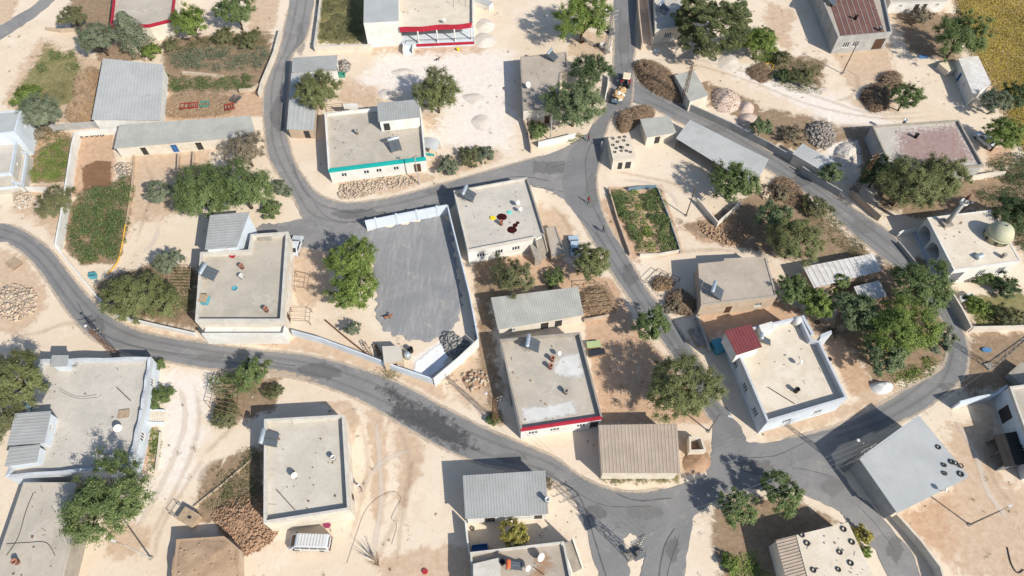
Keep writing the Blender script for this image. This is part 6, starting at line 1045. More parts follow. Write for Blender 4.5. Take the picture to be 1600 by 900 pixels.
for a in [('white dish at the lower edge of the wavy parapet roof', 188, 672, z22, .55), ('dish in the middle of the plain cream roof', 461, 745, z21, .42), ('dish on the pepper-drying roof, upper of two', 808, 322, z19, .4), ('dish on the pepper-drying roof, lower of two', 812, 332, z19, .34), ('white dish on the rust-stained roof', 843, 872, z26, .55), ('dish on the limewashed roof north of the white patch', 872, 556, z17, .35), ('dish on the tan roof left of the big fig', 824, 138, 3.5, .6), ('dish on the cream notched-parapet roof', 1247, 570, z16, .35), ('dish at the bottom of the pale blue left-edge terrace', 29, 262, 1.5, .3), ('dish low on the solar heater of the rust-stained roof', 823, 889, z26, .4), ('dish beside the tyres on the blue-grey warehouse', 1470, 768, 3.55, .3), ('dish on the south wall end of the veranda roof', 694, 37, z6, .35)]: dish(*a)
def pot(name, label, cat, px, py, z, prof, mat, n=14, group=None):
    b = P(px, py, z); root = thing(name, label, cat, b, group); MB().lathe((0, 0, 0), prof, n).build('body', mat, root, True, True); return root
CH = [(.3, 0), (.3, .75), (.36, .78), (.36, .9), (.24, .9), (.22, .6), (0, .6)]
for px, py, z, lb, mt in [(522, 718, z21, 'round pale chimney near the east parapet of the plain cream roof', 'plaster_white'), (379, 419, z20, 'upper clay chimney pot on the balcony house', 'clay'), (379, 435, z20, 'lower white chimney pot on the balcony house', 'plaster_white'), (417, 486, z20, 'clay pot in the corner of the balcony house roof', 'clay'), (863, 563, z17, 'upper clay chimney on the limewashed roof', 'clay'), (860, 575, z17, 'lower clay chimney on the limewashed roof', 'clay'), (783, 351, z19, 'tan chimney pot on the pepper-drying roof', 'clay'), (1292, 565, z16, 'small dark chimney on the notched-parapet roof', 'steel_dark'), (1336, 30, z10 + .08, 'upper black chimney on the rust-red roof', 'steel_dark'), (1374, 48, z10 + .05, 'lower chimney on the rust-red roof', 'steel_grey'), (1412, 193, z13, 'metal chimney at the edge of the red-stained roof', 'tank_steel'), (1430, 215, z13, 'small chimney in the middle of the red-stained roof', 'steel_dark'), (855, 783, 3.5, 'metal chimney at the east eave of the bottom centre shed', 'dish_white'), (28, 879, 3.1, 'small chimney on the bare grey roof', 'clay'), (558, 209, z5, 'short chimney on the turquoise-band roof', 'cement'), (1243, 612, z16, 'pipe vent on the notched-parapet roof', 'steel_dark'), (884, 614, z17, 'small vent on the limewashed roof', 'cement'), (785, 880, z26, 'dark bowl inside the stairwell of the rust-stained roof', 'rubber')]:
    pot('chimney', lb, 'chimney', px, py, z, CH, mt, 12, 'rooftop chimneys')
pot('basin', 'red basin on the balcony house roof', 'basin', 364, 401, z20, [(.3, 0), (.42, .3), (.45, .3), (.38, .1), (0, .08)], 'cloth_red'); pot('pan', 'dark pan lying on the balcony house roof', 'pan', 367, 451, z20, [(.38, 0), (.45, .12), (.4, .12), (.35, .04), (0, .03)], 'plastic_teal')
def crate(name, label, cat, px, py, z, d, mat, rz=0, lid=None):
    b = P(px, py, z); root = thing(name, label, cat, b, None, rz); w_, l, h = d; t = .06
    for q in (((0, -l / 2 + t / 2, h / 2), (w_, t, h)), ((0, l / 2 - t / 2, h / 2), (w_, t, h)), ((-w_ / 2 + t / 2, 0, h / 2), (t, l - 2 * t, h)), ((w_ / 2 - t / 2, 0, h / 2), (t, l - 2 * t, h))): MB().box(q[0], q[1]).build('side', mat, root, local=True)
    MB().box((0, 0, .04), (w_ - 2 * t, l - 2 * t, .06)).build('floor_board', mat, root, local=True)
    if lid: MB().box((0, 0, h + .03), (w_ + .08, l + .08, .05)).build('lid', lid, root, local=True)
crate('water_trough', 'blue-sided box on the lower left of the balcony house roof', 'box', 321, 471, z20, (1.2, 1.3, .9), 'plastic_teal', -.1, 'wood_pale'); crate('vent_box', 'long grey vent box on the balcony house roof', 'vent box', 415, 373, z20, (2.0, .8, .5), 'cement', .03, 'cement'); crate('roof_tub', 'grey tub at the north edge of the wavy parapet roof', 'tub', 117, 571, z22, (1.1, .9, .5), 'plaster_grey', .1)
crate('pallet', 'wooden pallet leaning near the wavy parapet', 'pallet', 194, 647, z22, (1.3, 1.1, .16), 'wood', .15, 'wood_pale'); crate('water_trough', 'teal water tank beside the notched-parapet house', 'water tank', 1120, 545, 0, (1.5, 1.9, 1.3), 'plastic_teal', .35, 'plastic_teal'); crate('water_tank', 'blue tank beside the long stable vines', 'water tank', 147, 433, 0, (1.0, .8, .8), 'plastic_teal', .2); crate('crate', 'green crate at the end of the roadside shed', 'crate', 535, 119, 0, (1.2, 1.0, .7), 'plastic_green', 0)
crate('trailer_box', 'beige water wagon with dark hatch near the white cabin', 'wagon', 1475, 112, 0, (1.9, 2.6, 1.3), 'plaster_cream', .4, 'tractor_cream'); crate('bath_tub', 'small blue trough in the bottom centre court', 'trough', 750, 858, 0, (2.0, .9, .7), 'plastic_blue', .1); crate('table', 'dark table against the bare grey building', 'table', 118, 848, 0, (1.1, 1.0, .7), 'wood', .1, 'wood_pale'); crate('pallet', 'weathered pallet at the left inside of the road bend', 'pallet', 23, 413, 0, (2.0, 1.6, .3), 'wood', -.6, 'wood_pale'); crate('bed_frame', 'pale plank stack beside the dead thorn heap', 'planks', 1092, 528, 0, (2.0, 3.0, .5), 'wood_pale', .3, 'firewood')
crate('cloth_table', 'green and yellow cloth table beside the limewashed house', 'table', 927, 541, 0, (2.0, 1.0, .6), 'wood', .1, 'cloth_green'); crate('scrap_bench', 'bench of scrap beside the cloth table', 'bench', 932, 553, 0, (2.4, .9, .5), 'wood', .2, 'cloth_dark'); crate('stone_bench', 'pale concrete block lying at the alley wall', 'block', 590, 548, 0, (.6, 1.8, .5), 'stone_tan', .5); crate('slab_stack', 'grey slab leaning at the shaded right plot', 'slab', 1590, 590, 0, (3.2, 2.4, 1.2), 'plaster_grey', .6, 'cement'); crate('stand_box', 'small white awning stand right of the veranda house', 'stand', 755, 10, 0, (4.0, 1.6, 1.2), 'plaster_white', -.5, 'metal_blue')
pot('barrel', 'blue barrel beside the metal roofs of the wavy parapet house', 'barrel', 47, 638, z22, [(.36, 0), (.4, .3), (.4, .7), (.36, 1.0), (0, 1.0)], 'plastic_blue'); pot('cooking_pot', 'dark barrel by the tiny pump house', 'barrel', 642, 549, 0, [(.4, 0), (.4, .95), (.36, .95), (.34, .8), (0, .8)], 'plastic_black'); pot('water_tank', 'pale tank behind the tiny pump house', 'tank', 637, 558, 0, [(.5, 0), (.5, 1.0), (.3, 1.15), (0, 1.2)], 'tank_steel'); pot('bucket', 'yellow bucket in the soil before the veranda house', 'bucket', 716, 79, 0, [(.22, 0), (.32, .55), (.27, .5), (0, .1)], 'cloth_yellow'); pot('water_tank', 'white tank on the notched parapet corner', 'tank', 1243, 505, z16, [(.55, 0), (.6, .4), (.6, 1.1), (.4, 1.3), (0, 1.35)], 'dish_white'); pot('basin', 'red basin on the soil by the yellow-green round tree', 'basin', 909, 66, 0, [(.3, 0), (.45, .3), (.4, .28), (0, .08)], 'cloth_red'); pot('well_ring', 'white concrete well ring beside the northern mast', 'well ring', 942, 74, 0, [(.8, 0), (.8, .8), (.65, .8), (.65, .1), (0, .1)], 'concrete_post', 20)
# rugs of peppers drying, and washing
def disc(name, label, cat, px, py, z, r, mat, sy=1.0, h=.05):
    b = P(px, py, z); root = thing(name, label, cat, b); m = MB(); n = 28; g = random.Random(int(px * 7)); m.v = [(r * math.cos(2 * math.pi * i / n) * g.uniform(.93, 1.05), r * sy * math.sin(2 * math.pi * i / n) * g.uniform(.93, 1.05), 0.004) for i in range(n)] ; m.v += [(x * .9, y * .9, h) for x, y, _ in m.v[:n]]; m.f = [(i, (i + 1) % n, n + (i + 1) % n, n + i) for i in range(n)] + [tuple(range(n, 2 * n))]; m.build('layer', mat, root, local=True)
    X = MB()
    for i in range(int(60 * r * r)): a, q = g.uniform(0, 6.28), r * math.sqrt(g.random()) * .86; X.box((q * math.cos(a), q * sy * math.sin(a), h + .02), (.16, .08, .06), rz=g.uniform(0, 6))
    if mat == 'pepper': o = X.build('peppers', 'pepper', root, local=True); o['kind'] = 'stuff'
disc('pepper_rug', 'upper round layer of dark red peppers drying on the roof', 'drying peppers', 784, 339, z19, .85, 'pepper', .85); disc('pepper_rug', 'large lower layer of dark red peppers drying on the roof', 'drying peppers', 800, 359, z19, .8, 'pepper', .9); disc('pepper_rug', 'small middle patch of dark red peppers on the roof', 'drying peppers', 805, 352, z19, .42, 'pepper'); disc('pepper_rug', 'smallest patch of dark red peppers on the roof', 'drying peppers', 809, 348, z19, .3, 'pepper'); disc('cloth', 'yellow cloth on the pepper-drying roof', 'cloth', 770, 341, z19, .5, 'cloth_yellow', .8, .2); disc('cloth', 'teal cloth on the pepper-drying roof', 'cloth', 796, 332, z19, .4, 'cloth_teal', .9, .12)
disc('cloth', 'bright blue sheet on the ground near the white cabin', 'cloth', 1442, 89, 0, 1.1, 'cloth_blue', .5, .15); disc('cloth', 'blue sheet in the dry plot at the right edge', 'cloth', 1541, 547, 0, .8, 'cloth_blue', .5, .2); disc('cloth', 'magenta cloth on the ground above the white van', 'cloth', 511, 821, 0, .5, 'cloth_magenta', .7, .25); disc('cloth', 'red cloth near the bottom edge', 'cloth', 664, 893, 0, .38, 'cloth_red', .9, .2); disc('cloth', 'white laundry heap beside the pine', 'cloth', 1026, 80, 0, .7, 'cloth_white', .6, .4); disc('cloth', 'small blue basin on the ground at the top right', 'cloth', 1419, 17, 0, .4, 'plastic_blue', 1, .15); disc('cloth', 'white sacks at the stair foot beside the van house', 'cloth', 540, 759, 0, .4, 'cloth_white', .8, .3)
# ---------------------------------------------------------------- tyres
def tyre_mesh():
    m = MB(); R, r, n, k = .36, .13, 16, 8
    for i in range(n):
        a = 2 * math.pi * i / n
        for j in range(k): b = 2 * math.pi * j / k; rr = R + r * .8 * math.cos(b); m.v.append((rr * math.cos(a), rr * math.sin(a), .11 + .11 * math.sin(b)))
    for i in range(n):
        for j in range(k): m.f.append((i * k + j, ((i + 1) % n) * k + j, ((i + 1) % n) * k + (j + 1) % k, i * k + (j + 1) % k))
    return m.mesh('tyre', 'rubber', smooth=True)
TY = tyre_mesh()
def tyre(label, px, py, z, s=1.0, group=None):
    o = link('tyre', TY, None, P(px, py, z + .004)); o.scale = (s * .72, s * .72, .8); props(o, label, 'tyre', group)
for i, (x, y) in enumerate([(958, 217), (968, 215), (976, 214), (975, 220), (958, 227), (965, 222), (963, 232), (970, 230), (981, 227), (961, 238), (971, 236), (979, 236), (985, 238), (973, 231)]): tyre('black tyre lying on the little flat hut by the junction', x, y, z33 + (0.2 if i == 13 else 0), .8, 'tyres on the little hut roof')
for x, y, s, lb in [(1253, 836, 1.0, 'tyre at the upper left corner of the white weighted roof'), (1261, 849, 1.1, 'second tyre from the upper left corner of the white weighted roof'), (1318, 827, 1.1, 'tyre at the upper right corner of the white weighted roof'), (1331, 847, 1.1, 'tyre on the rusty spot of the white weighted roof'), (1312, 863, 1.0, 'tyre in the middle of the white weighted roof'), (1329, 880, 1.1, 'tyre beside the pole on the white weighted roof'), (1310, 890, .9, 'dark tyre left of the pole on the white weighted roof'), (1271, 891, 1.0, 'tyre near the porch strip of the white weighted roof')]: tyre(lb, x, y, z28, s)
for x, y, s, z, lb in [(1466, 699, 1.0, 3.75, 'tyre at the upper edge of the blue-grey warehouse roof'), (1487, 722, 1.1, 3.72, 'left tyre of the cluster on the blue-grey warehouse roof'), (1493, 724, 1.0, 3.94, 'top tyre of the cluster on the blue-grey warehouse roof'), (1501, 728, 1.0, 3.7, 'right tyre of the cluster on the blue-grey warehouse roof'), (1501, 741, 1.2, 3.66, 'biggest tyre at the corner of the blue-grey warehouse roof'), (1475, 727, .9, 3.72, 'pale ring-like tyre, upper of two on the warehouse roof'), (1476, 740, .9, 3.7, 'pale ring-like tyre, lower of two on the warehouse roof')]: tyre(lb, x, y, z, s)
for i, x in enumerate((128, 136, 144, 152, 160)): tyre('tyre in the row of five behind the white wall end', x, 213 - i * .4, 0, 1.05, 'row of tyres by the left wall')
tyre('tyre outside the notched parapet', 1277, 504, 0, 1.2); tyre('dark tyre in the bottom centre court', 738, 826, 0, .9); tyre('tyre sunk in the mud roof', 297, 895, zmud + .02, 1.0); tyre('tyre by the north mast', 931, 72, 0, 1.4)
# ---------------------------------------------------------------- vehicles
def wheel(root, x, y, r, w_=.22):
    t = MB().lathe((x, y - w_ / 2, r), [(r * .55, 0), (r * .95, 0), (r, w_ * .25), (r, w_ * .75), (r * .95, w_), (r * .55, w_)], 16, axis=(0, 1, 0)).build('wheel', 'rubber', root, local=True); MB().lathe((x, y - w_ / 2 - .012, r), [(.02, 0), (r * .56, .0), (r * .56, w_ + .024), (.02, w_ + .024)], 12, axis=(0, 1, 0)).build('rim', 'steel_grey', t, local=True)
def car_body(root, prof, hw, mat, taper=.12, zt=0):
    """side profile (x, z) swept across the width, narrowing towards the roof"""
    m = MB(); k = len(prof); top = max(z for _, z in prof); lo = min(z for _, z in prof); st = [(-1, .0), (-.93, .35), (-.8, .5), (.8, .5), (.93, .35), (1, 0)]
    for s, ins in st:
        for x, z in prof:
            t = (z - lo) / (top - lo); y = s * hw * (1 - taper * max(0, t - .45) / .55); cx = (max(p[0] for p in prof) + min(p[0] for p in prof)) / 2; f = 1 - .02 * (1 - ins * 2); m.v.append((cx + (x - cx) * f, y, lo + (z - lo) * (1 - .03 * (1 - ins * 2))))
    for i in range(len(st) - 1):
        for j in range(k): m.f.append((i * k + j, i * k + (j + 1) % k, (i + 1) * k + (j + 1) % k, (i + 1) * k + j))
    m.f += [tuple(range(k)), tuple(reversed(range((len(st) - 1) * k, len(st) * k)))]; return m.build('body', mat, root, local=True)
def glassq(root, *q, name='window'): return MB().quad(*q).build(name, 'window_glass', root, local=True)
def van(label, px, py, rz):
    b = P(px, py, 0); root = thing('van', label, 'van', b, None, rz); hw = .92
    prof = [(-2.5, .38), (2.3, .38), (2.5, .6), (2.52, .95), (2.3, 1.15), (1.55, 2.0), (1.35, 2.1), (-2.35, 2.1), (-2.5, 1.9), (-2.55, .7)]; car_body(root, prof, hw, 'car_white', .1)
    glassq(root, (2.26, -.72, 1.22), (2.26, .72, 1.22), (1.62, .66, 1.97), (1.62, -.66, 1.97), name='windscreen'); glassq(root, (-2.54, .66, 1.25), (-2.54, -.66, 1.25), (-2.515, -.6, 1.8), (-2.515, .6, 1.8), name='rear_window')
    for s in (-1, 1):
        y0, y1 = s * (hw * .985 + .006), s * (hw * .93 + .006)
        for x0, x1 in ((.95, 1.75), (-.2, .85), (-1.25, -.3), (-2.3, -1.35)): glassq(root, (x0, y0, 1.28), (x1, y0, 1.28), (x1 - (.35 if x0 > .9 else 0), y1, 1.82), (x0, y1, 1.82))
        for x in (-1.55, 1.6): wheel(root, x, s * (hw - .1), .34)
        MB().box((2.49, s * .68, .85), (.08, .32, .2)).build('headlight', 'dish_white', root, local=True); MB().box((-2.54, s * .78, 1.0), (.06, .14, .4)).build('taillight', 'cloth_red', root, local=True); MB().box((1.75, s * (hw + .12), 1.25), (.12, .2, .22)).build('mirror', 'car_dark', root, local=True)
    for i in range(9): MB().box((-2.0 + i * .38, 0, 2.13), (.14, 1.45, .07)).build('roof_rib', 'sack_white', root, local=True)
    MB().box((2.53, 0, .48), (.14, 1.7, .22)).build('bumper', 'car_dark', root, local=True); MB().box((-2.56, 0, .5), (.12, 1.7, .2)).build('bumper', 'car_dark', root, local=True)
van('white minibus with ribbed roof parked below the plain cream-roofed house', 487, 850, math.pi - .03)
def car(label, px, py, rz, mat):
    b = P(px, py, 0); root = thing('parked_car', label, 'car', b, None, rz); hw = .84
    prof = [(-2.0, .32), (2.0, .32), (2.12, .55), (2.05, .78), (1.1, .93), (.45, 1.4), (-.9, 1.43), (-1.65, 1.0), (-2.05, .92), (-2.1, .55)]; car_body(root, prof, hw, mat, .2)
    glassq(root, (1.02, -.66, .99), (1.02, .66, .99), (.5, .55, 1.37), (.5, -.55, 1.37), name='windscreen'); glassq(root, (-1.58, .62, 1.06), (-1.58, -.62, 1.06), (-.97, -.55, 1.41), (-.97, .55, 1.41), name='rear_window')
    for s in (-1, 1):
        for x0, x1, a, c in ((-.2, .85, 0, .38), (-1.35, -.28, .38, 0)): glassq(root, (x0, s * .82, .97), (x1, s * .82, .97), (x1 - c, s * .735, 1.33), (x0 + a, s * .735, 1.33))
        for x in (-1.3, 1.3): wheel(root, x, s * (hw - .09), .3, .18)
        MB().box((2.06, s * .6, .66), (.08, .34, .14)).build('headlight', 'dish_white', root, local=True); MB().box((-2.08, s * .62, .75), (.06, .3, .14)).build('taillight', 'cloth_red', root, local=True)
car('pale blue car parked under the olive tree beside the annex', 897, 388, math.pi / 2 + .05, 'car_blue'); car('white car parked at the north-east corner of the balcony house', 463, 388, 1.5, 'car_white'); car('white car half hidden by the bright green tree, right', 1536, 222, 2.0, 'car_white')
def tractor():
    b = P(977, 132, 0); d = P(977, 108, 0) - P(970, 152, 0); rz = math.atan2(d.y, d.x); root = thing('tractor', 'red tractor with cream cab roof on the northern road', 'tractor', b, None, rz)
    m = MB(); prof = [(.3, .75), (2.1, .8), (2.15, 1.3), (1.9, 1.5), (.3, 1.55)]; car_body(root, prof, .36, 'tractor_red', .1).name = 'hood'
    MB().box((-.55, 0, .85), (1.5, .7, .5)).build('chassis', 'car_dark', root, local=True); MB().box((-.55, 0, 1.35), (.5, .5, .2)).build('seat', 'plastic_black', root, local=True)
    for s in (-1, 1):
        wheel(root, -.75, s * .78, .75, .4); wheel(root, 1.6, s * .62, .45, .26); MB().box((-.75, s * .74, 1.62), (1.2, .5, .08), ry=0).build('fender', 'tractor_red', root, local=True)
        for x in (-1.25, .35): MB().tube([(x, s * .58, 1.3), (x, s * .55, 2.35)], .04, 5).build('cab_post', 'steel_dark', root, local=True)
    MB().box((-.35, 0, 2.41), (1.9, 1.45, .12), taper=.9).build('cab_roof', 'tractor_cream', root, local=True); MB().tube([(1.5, .2, 1.45), (1.5, .2, 2.2)], .05, 6).build('exhaust', 'steel_dark', root, local=True); MB().lathe((.05, 0, 1.7), [(.18, 0), (.2, .02), (.18, .04)], 12, axis=(-.5, 0, .8)).build('steering_wheel', 'plastic_black', root, local=True)
    b = P(966, 156, 0); d = P(972, 140, 0) - P(961, 168, 0); rz = math.atan2(d.y, d.x); root = thing('trailer', 'blue farm trailer heaped with sacks behind the red tractor', 'trailer', b, None, rz)
    MB().box((0, 0, .85), (3.9, 1.9, .12)).build('bed', 'trailer_blue', root, local=True)
    for s in (-1, 1):
        MB().box((0, s * .93, 1.05), (3.9, .06, .3)).build('side_board', 'wood', root, local=True); wheel(root, -.5, s * .8, .4, .26); wheel(root, .5, s * .8, .4, .26)
    MB().box((-1.93, 0, 1.2), (.07, 1.86, .7)).build('tailgate', 'trailer_blue', root, local=True); MB().box((1.93, 0, 1.15), (.06, 1.86, .5)).build('headboard', 'trailer_blue', root, local=True); MB().tube([(1.95, .3, .8), (2.9, 0, .7)], .06, 5).build('drawbar', 'steel_dark', root, local=True); MB().tube([(1.95, -.3, .8), (2.9, 0, .7)], .06, 5).build('drawbar', 'steel_dark', root, local=True)
    g = random.Random(4); R = Matrix.Rotation(rz, 3, 'Z'); me = None
    for i in range(34):
        x, y, z = g.uniform(-1.65, 1.65), g.uniform(-.8, .8), .95 + (i // 12) * .36; m = MB().lathe((0, 0, 0), [(0, 0), (.3, .05), (.38, .16), (.34, .32), (.2, .42), (0, .44)], 8); me = m.mesh('sack', 'sack' if i % 6 else 'sack_white', smooth=True)
        o = link('sack', me, None, b + R @ Vector((x, y, z))); o.rotation_euler = (g.uniform(-.3, .3), g.uniform(-.3, .3), g.uniform(0, 6)); o.scale = (g.uniform(1.0, 1.5), g.uniform(.9, 1.2), g.uniform(.9, 1.2)); props(o, 'white sack heaped on the blue trailer' if i % 6 == 0 else 'tan sack heaped on the blue trailer', 'sack', 'white sacks on the trailer' if i % 6 == 0 else 'tan sacks on the trailer')
tractor()
def implement(label, px, py, rz, mat, rows, bars):
    b = P(px, py, 0); root = thing('farm_implement', label, 'farm implement', b, None, rz); root.scale = (1.0, 1.7, 1.3); MB().box((0, 0, .6), (1.7, .12, .12)).build('tool_bar', mat, root, local=True); MB().box((0, .8, .6), (1.7, .12, .12)).build('tool_bar', mat, root, local=True)
    for i in range(bars): x = -.8 + 1.6 * i / max(1, bars - 1); MB().box((x, .4, .6), (.09, .8, .09)).build('beam', mat, root, local=True); MB().tube([(x, .4, .58), (x, .15, .3), (x + .05, .3, .02)], [.05, .05, .03], 5).build('tine', 'steel_dark', root, local=True)
    MB().tube([(-.3, 0, .6), (0, -.5, 1.1), (.3, 0, .6)], .05, 5).build('hitch', mat, root, local=True)
implement('leftmost red plough parked behind the stable', 290, 174, .1, 'tractor_red', 2, 3); implement('bright red seed drill parked behind the stable', 304, 173, .1, 'tractor_red', 2, 5); implement('green frame harrow parked behind the stable', 321, 171, .1, 'plastic_green', 2, 4); implement('pinkish red cultivator near the stable end', 361, 175, .3, 'tractor_red', 2, 4); implement('tilted grey harrow by the road end of the stable', 375, 160, 1.2, 'steel_grey', 2, 5)
# ---------------------------------------------------------------- frames, pergola, ladders
def frame(name, label, cat, px, h, mat='wood', r=.05, rails=3):
    c = [P(x, y, 0) for x, y in px]; root = thing(name, label, cat, sum(c, Vector()) / len(c)); k = len(c)
    for i, p in enumerate(c):
        MB().tube([(p.x, p.y, -.05), (p.x, p.y, h)], r, 5).build('post', mat, root); q = c[(i + 1) % k]; MB().tube([(p.x, p.y, h), (q.x, q.y, h)], r * .9, 5).build('rail', mat, root)
    for j in range(rails): t = (j + 1) / (rails + 1); a, b = c[0].lerp(c[3 % k], t), c[1].lerp(c[2 % k], t); MB().tube([(a.x, a.y, h + r), (b.x, b.y, h + r)], r * .8, 4).build('cross_pole', mat, root)
frame('pergola', 'pole pergola carrying vines beside the lower road', 'pergola', [(343, 612), (391, 610), (387, 660), (335, 645)], 2.2, 'wood', .045, 5); frame('metal_frame', 'rusty pipe frame against the balcony house', 'frame', [(457, 487), (488, 488), (486, 508), (454, 506)], 1.2, 'steel_rust', .04, 2); frame('metal_frame', 'rusty frame beside the yellow-green trees', 'frame', [(464, 430), (486, 434), (482, 456), (462, 454)], 1.1, 'steel_rust', .04, 2)
frame('pole_frame', 'bar frame holding sticks below the vegetable plot', 'frame', [(1008, 442), (1026, 424), (1042, 432), (1022, 450)], .9, 'steel_dark', .04, 1); frame('pole_frame', 'second bar frame right of the first below the plot', 'frame', [(1044, 432), (1061, 440), (1050, 452), (1035, 446)], 1.0, 'steel_dark', .04, 2); frame('pole_frame', 'open pole shelter over the stick pile', 'frame', [(910, 452), (945, 450), (962, 488), (915, 494)], 1.8, 'wood', .05, 5); frame('roof_frame', 'dark pipe frame on the veranda house roof', 'frame', [(711, 14), (728, 16), (729, 36), (711, 37)], 5.6, 'steel_dark', .04, 1)
frame('pole_frame', 'bean poles beside the balcony house west wall', 'frame', [(272, 425), (304, 425), (302, 458), (268, 458)], 1.6, 'wood_pale', .03, 6); frame('roof_frame', 'small stand of scrap on the turquoise-band roof', 'frame', [(514, 186), (540, 183), (540, 196), (516, 199)], 3.4, 'steel_rust', .04, 3); frame('ladder_frame', 'rusty ladder frame in the gravel yard wall corner', 'frame', [(568, 540), (572, 538), (582, 556), (578, 558)], .9, 'steel_rust', .05, 5)
def hut_cage():
    c = P(299, 811, 0); root = thing('hen_coop', 'wooden hen coop with wire cage beside the sandy lane', 'coop', c, None, -.45); MB().box((0, 0, .5), (2.3, 1.6, 1.0)).build('body', 'wood_pale', root, local=True)
    for i in range(5): MB().box((-.98 + i * .49, 0, 1.04), (.47, 1.75, .05), rx=.06).build('roof_board', 'wood_pale', root, local=True)
    MB().box((.2, .05, 1.1), (.5, .35, .03)).build('hatch', 'door_dark', root, local=True); f = MB()
    for x in (-1.2, -2.0, -2.8):
        for y in (-.7, .7): f.tube([(x, y, 0), (x, y, .9)], .035, 4)
        f.tube([(x, -.7, .9), (x, .7, .9)], .035, 4)
    for y in (-.7, .7):
        for z in (.45, .9): f.tube([(-1.2, y, z), (-2.8, y, z)], .03, 4)
    f.build('cage', 'steel_grey', root, local=True)
hut_cage()
def line(name, label, cat, pts, r, mat):
    c = cr([P(x, y, z) for x, y, z in pts], 8); root = thing(name, label, cat, c[0]); MB().tube(c, r, 5).build('run', mat, root)
line('hose', 'yellow hose coiled beside the bright mulberry', 'hose', [(1190, 104, .1), (1200, 98, .1), (1208, 102, .1), (1204, 110, .1), (1194, 108, .12), (1198, 100, .16), (1212, 95, .1)], .09, 'hose'); line('netting', 'orange netting fence along the vines of the walled left plot', 'netting', [(207, 275, .3), (203, 310, .35), (196, 350, .3), (190, 385, .3), (184, 408, .3), (172, 424, .25), (168, 428, .2)], .13, 'hose')
line('hose', 'dark cable looped over the sandy ground above the van', 'cable', [(542, 880, .05), (555, 840, .05), (570, 800, .05), (590, 778, .05), (615, 768, .05), (626, 778, .05), (618, 795, .05), (612, 810, .05), (620, 820, .05), (612, 850, .05)], .018, 'steel_grey'); line('hose', 'dark hose looped in the lower right shade', 'hose', [(1574, 855, .05), (1580, 880, .05), (1590, 895, .05), (1600, 890, .05)], .06, 'hose_dark'); line('cable', 'loose cables over the bare grey roof', 'cable', [(52, 770, 3.2), (40, 800, 3.2), (28, 840, 3.2), (10, 868, 3.2)], .04, 'hose_dark'); line('cable', 'second loose cable on the bare grey roof', 'cable', [(10, 850, 3.2), (40, 848, 3.2), (72, 848, 3.2), (86, 868, 3.2)], .03, 'hose_dark'); line('rail', 'fallen rail on the wavy parapet roof', 'rail', [(182, 605, z22 + .1), (204, 626, z22 + .1)], .05, 'steel_dark'); line('washing_line', 'washing line across the wavy parapet roof', 'line', [(92, 610, z22 + 1.0), (120, 622, z22 + .7), (152, 621, z22 + 1.0)], .03, 'steel_rust'); line('rail', 'iron bar lying on the plain cream roof', 'rail', [(432, 765, z21 + .06), (461, 797, z21 + .06)], .05, 'steel_dark'); line('rail', 'bar lying on the notched-parapet roof', 'rail', [(1200, 605, z16 + .08), (1242, 631, z16 + .08)], .05, 'steel_dark'); line('log', 'rusty lattice lying inside the gravel yard', 'girder', [(508, 500, .15), (540, 527, .15), (578, 557, .15)], .12, 'steel_rust'); line('rail', 'long bar on the bottom centre roof', 'rail', [(834, 886, z26 + .08), (850, 898, z26 + .08)], .05, 'steel_dark')
# ---------------------------------------------------------------- people and animals
def person(label, px, py, top, legs, rz, stride=.3, long_=False):
    b = P(px, py, .05); root = thing('person', label, 'person', b, None, rz); J = {'hip': (0, 0, .92), 'waist': (0, 0, 1.08), 'chest': (.02, 0, 1.3), 'neck': (.02, 0, 1.47), 'head': (.04, 0, 1.58), 'crown': (.04, 0, 1.7)}; names = list(J); V = [J[n] for n in names]; R = [.14, .125, .15, .055, .095, .07]; E = [(i, i + 1) for i in range(5)]
    for s in (-1, 1):
        i = len(V); V += [(.0, s * .1, .86), (stride * .5 * s, s * .1, .48), (stride * s * .7 - .05, s * .1, .08), (stride * s * .7 + .12, s * .1, .04)]; R += [.095, .065, .042, .035]; E += [(0, i), (i, i + 1), (i + 1, i + 2), (i + 2, i + 3)]
        i = len(V); V += [(.02, s * .19, 1.38), (-s * .1, s * .25, 1.1), (-s * .12 + .08, s * .24, .86), (-s * .12 + .11, s * .235, .76)]; R += [.06, .045, .034, .03]; E += [(2, i), (i, i + 1), (i + 1, i + 2), (i + 2, i + 3)]
    me = bpy.data.meshes.new('body'); me.from_pydata(V, E, []); o = link('body', me, root); md = o.modifiers.new('skin', 'SKIN'); me.skin_vertices.new() if not me.skin_vertices else None
    for k, r in enumerate(R): me.skin_vertices[0].data[k].radius = (r, r)
    me.skin_vertices[0].data[0].use_root = True; o.modifiers.new('sub', 'SUBSURF').levels = 1; dg = bpy.context.evaluated_depsgraph_get(); nm = bpy.data.meshes.new_from_object(o.evaluated_get(dg)); o.modifiers.clear(); o.data = nm; nm.materials.clear()
    for k in ('skin', top, legs): nm.materials.append(MATS[k])
    for p in nm.polygons: z = p.center.z; hand = z < .84 and abs(p.center.y) > .19; p.material_index = 0 if (z > 1.46 or hand) else (1 if z > (.35 if long_ else .93) else 2); p.use_smooth = True
    MB().lathe((.02, 0, 1.62), [(.108, -.03), (.112, .03), (.08, .1), (.0, .125)], 10).build('hair' if not long_ else 'headscarf', 'hair' if not long_ else top, root, True, True)
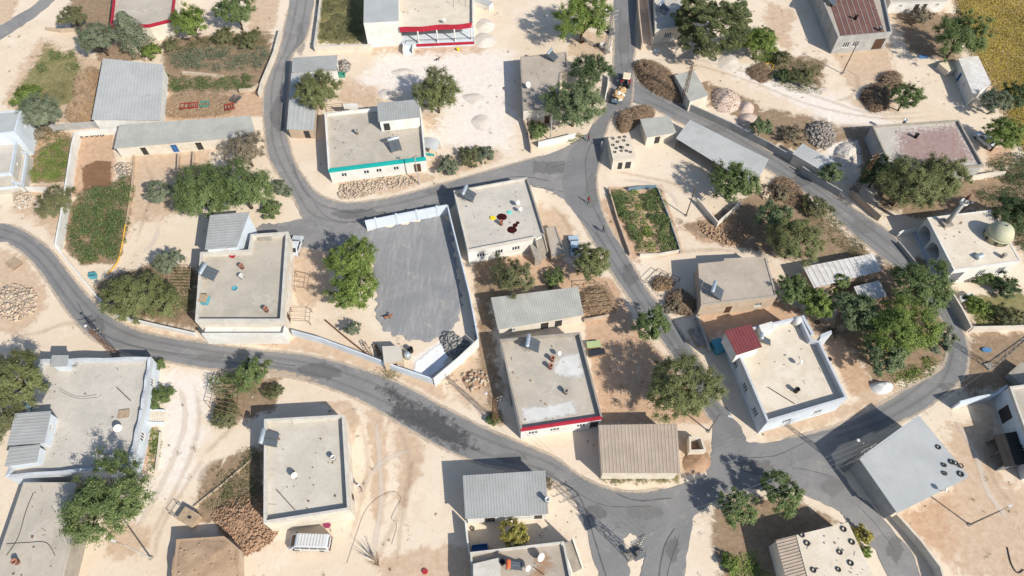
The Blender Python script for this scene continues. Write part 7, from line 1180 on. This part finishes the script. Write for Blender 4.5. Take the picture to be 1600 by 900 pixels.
person('walker in red top on the road below the fork', 919, 318, 'cloth_red', 'cloth_dark', .6); person('dark-clothed walker on the centre road', 942, 363, 'cloth_dark', 'cloth_dark', 2.4); person('person in pink at the junction near the fig tree wall', 919, 221, 'cloth_magenta', 'cloth_dark', 0); person('person in pale robe in the shadow of the tyre-roofed hut', 939, 232, 'cloth_white', 'cloth_blue', .3, .1, True); person('person in white by the east wall of the plain cream-roofed house', 562, 762, 'cloth_white', 'cloth_dark', 2.2)
def animal(label, px, py, rz, s, mat, name='dog', cat='dog'):
    b = P(px, py, .08); root = thing(name, label, cat, b, None, rz); V = [(-.3, 0, .52), (0, 0, .5), (.28, 0, .55), (.44, 0, .72), (.56, 0, .8), (.72, 0, .75), (-.45, 0, .55), (-.62, 0, .45)]; R = [.11, .11, .15, .08, .09, .045, .04, .02]; E = [(0, 1), (1, 2), (2, 3), (3, 4), (4, 5), (0, 6), (6, 7)]
    for x, k, hind in ((.26, 2, 0), (-.28, 0, 1)):
        for y in (-1, 1): i = len(V); V += [(x, y * .09, .4), (x + (.06 if hind else 0), y * .1, .3), (x - (.06 if hind else 0), y * .1, .17), (x, y * .1, .02)]; R += [.07, .045, .03, .03]; E += [(k, i), (i, i + 1), (i + 1, i + 2), (i + 2, i + 3)]
    me = bpy.data.meshes.new('body'); me.from_pydata(V, E, []); o = link('body', me, root); o.modifiers.new('skin', 'SKIN'); me.skin_vertices.new() if not me.skin_vertices else None
    for k, r in enumerate(R): me.skin_vertices[0].data[k].radius = (r, r)
    me.skin_vertices[0].data[1].use_root = True; o.modifiers.new('sub', 'SUBSURF').levels = 1; nm = bpy.data.meshes.new_from_object(o.evaluated_get(bpy.context.evaluated_depsgraph_get())); o.modifiers.clear(); o.data = nm; nm.materials.clear(); nm.materials.append(MATS[mat]); nm.shade_smooth(); root.scale = (s,) * 3
    for y in (-1, 1): MB().box((.52, y * .07, .9), (.05, .04, .12)).build('ear', mat, root, local=True)
animal('small brown dog standing on the raked gravel', 607, 498, .2, 1.3, 'animal_brown'); animal('small dark dog before the veranda house', 684, 95, .3, .9, 'hair')
def canopy():
    b = P(672, 238, 0); root = thing('canopy', 'curved blue-grey canopy beside the turquoise-band house', 'canopy', b, None, -.2); m = MB(); n = 10
    for i in range(n + 1):
        t = math.pi * (.15 + .7 * i / n)
        for y in (-1.3, 1.3): m.v.append((1.9 * math.cos(t), y, 1.2 + 1.3 * math.sin(t)))
    for i in range(n): m.f.append((2 * i, 2 * i + 1, 2 * i + 3, 2 * i + 2))
    o = m.build('sheet', 'metal_blue', root, local=True); md = o.modifiers.new('thick', 'SOLIDIFY'); md.thickness = .04
    for x in (-1.6, 1.6):
        for y in (-1.2, 1.2): MB().tube([(x, y, 0), (x, y, 1.75)], .04, 5).build('post', 'steel_grey', root, local=True)
    MB().box((0, -1.34, .9), (2.4, .05, .5)).build('valance', 'paint_turquoise', root, local=True)
canopy()
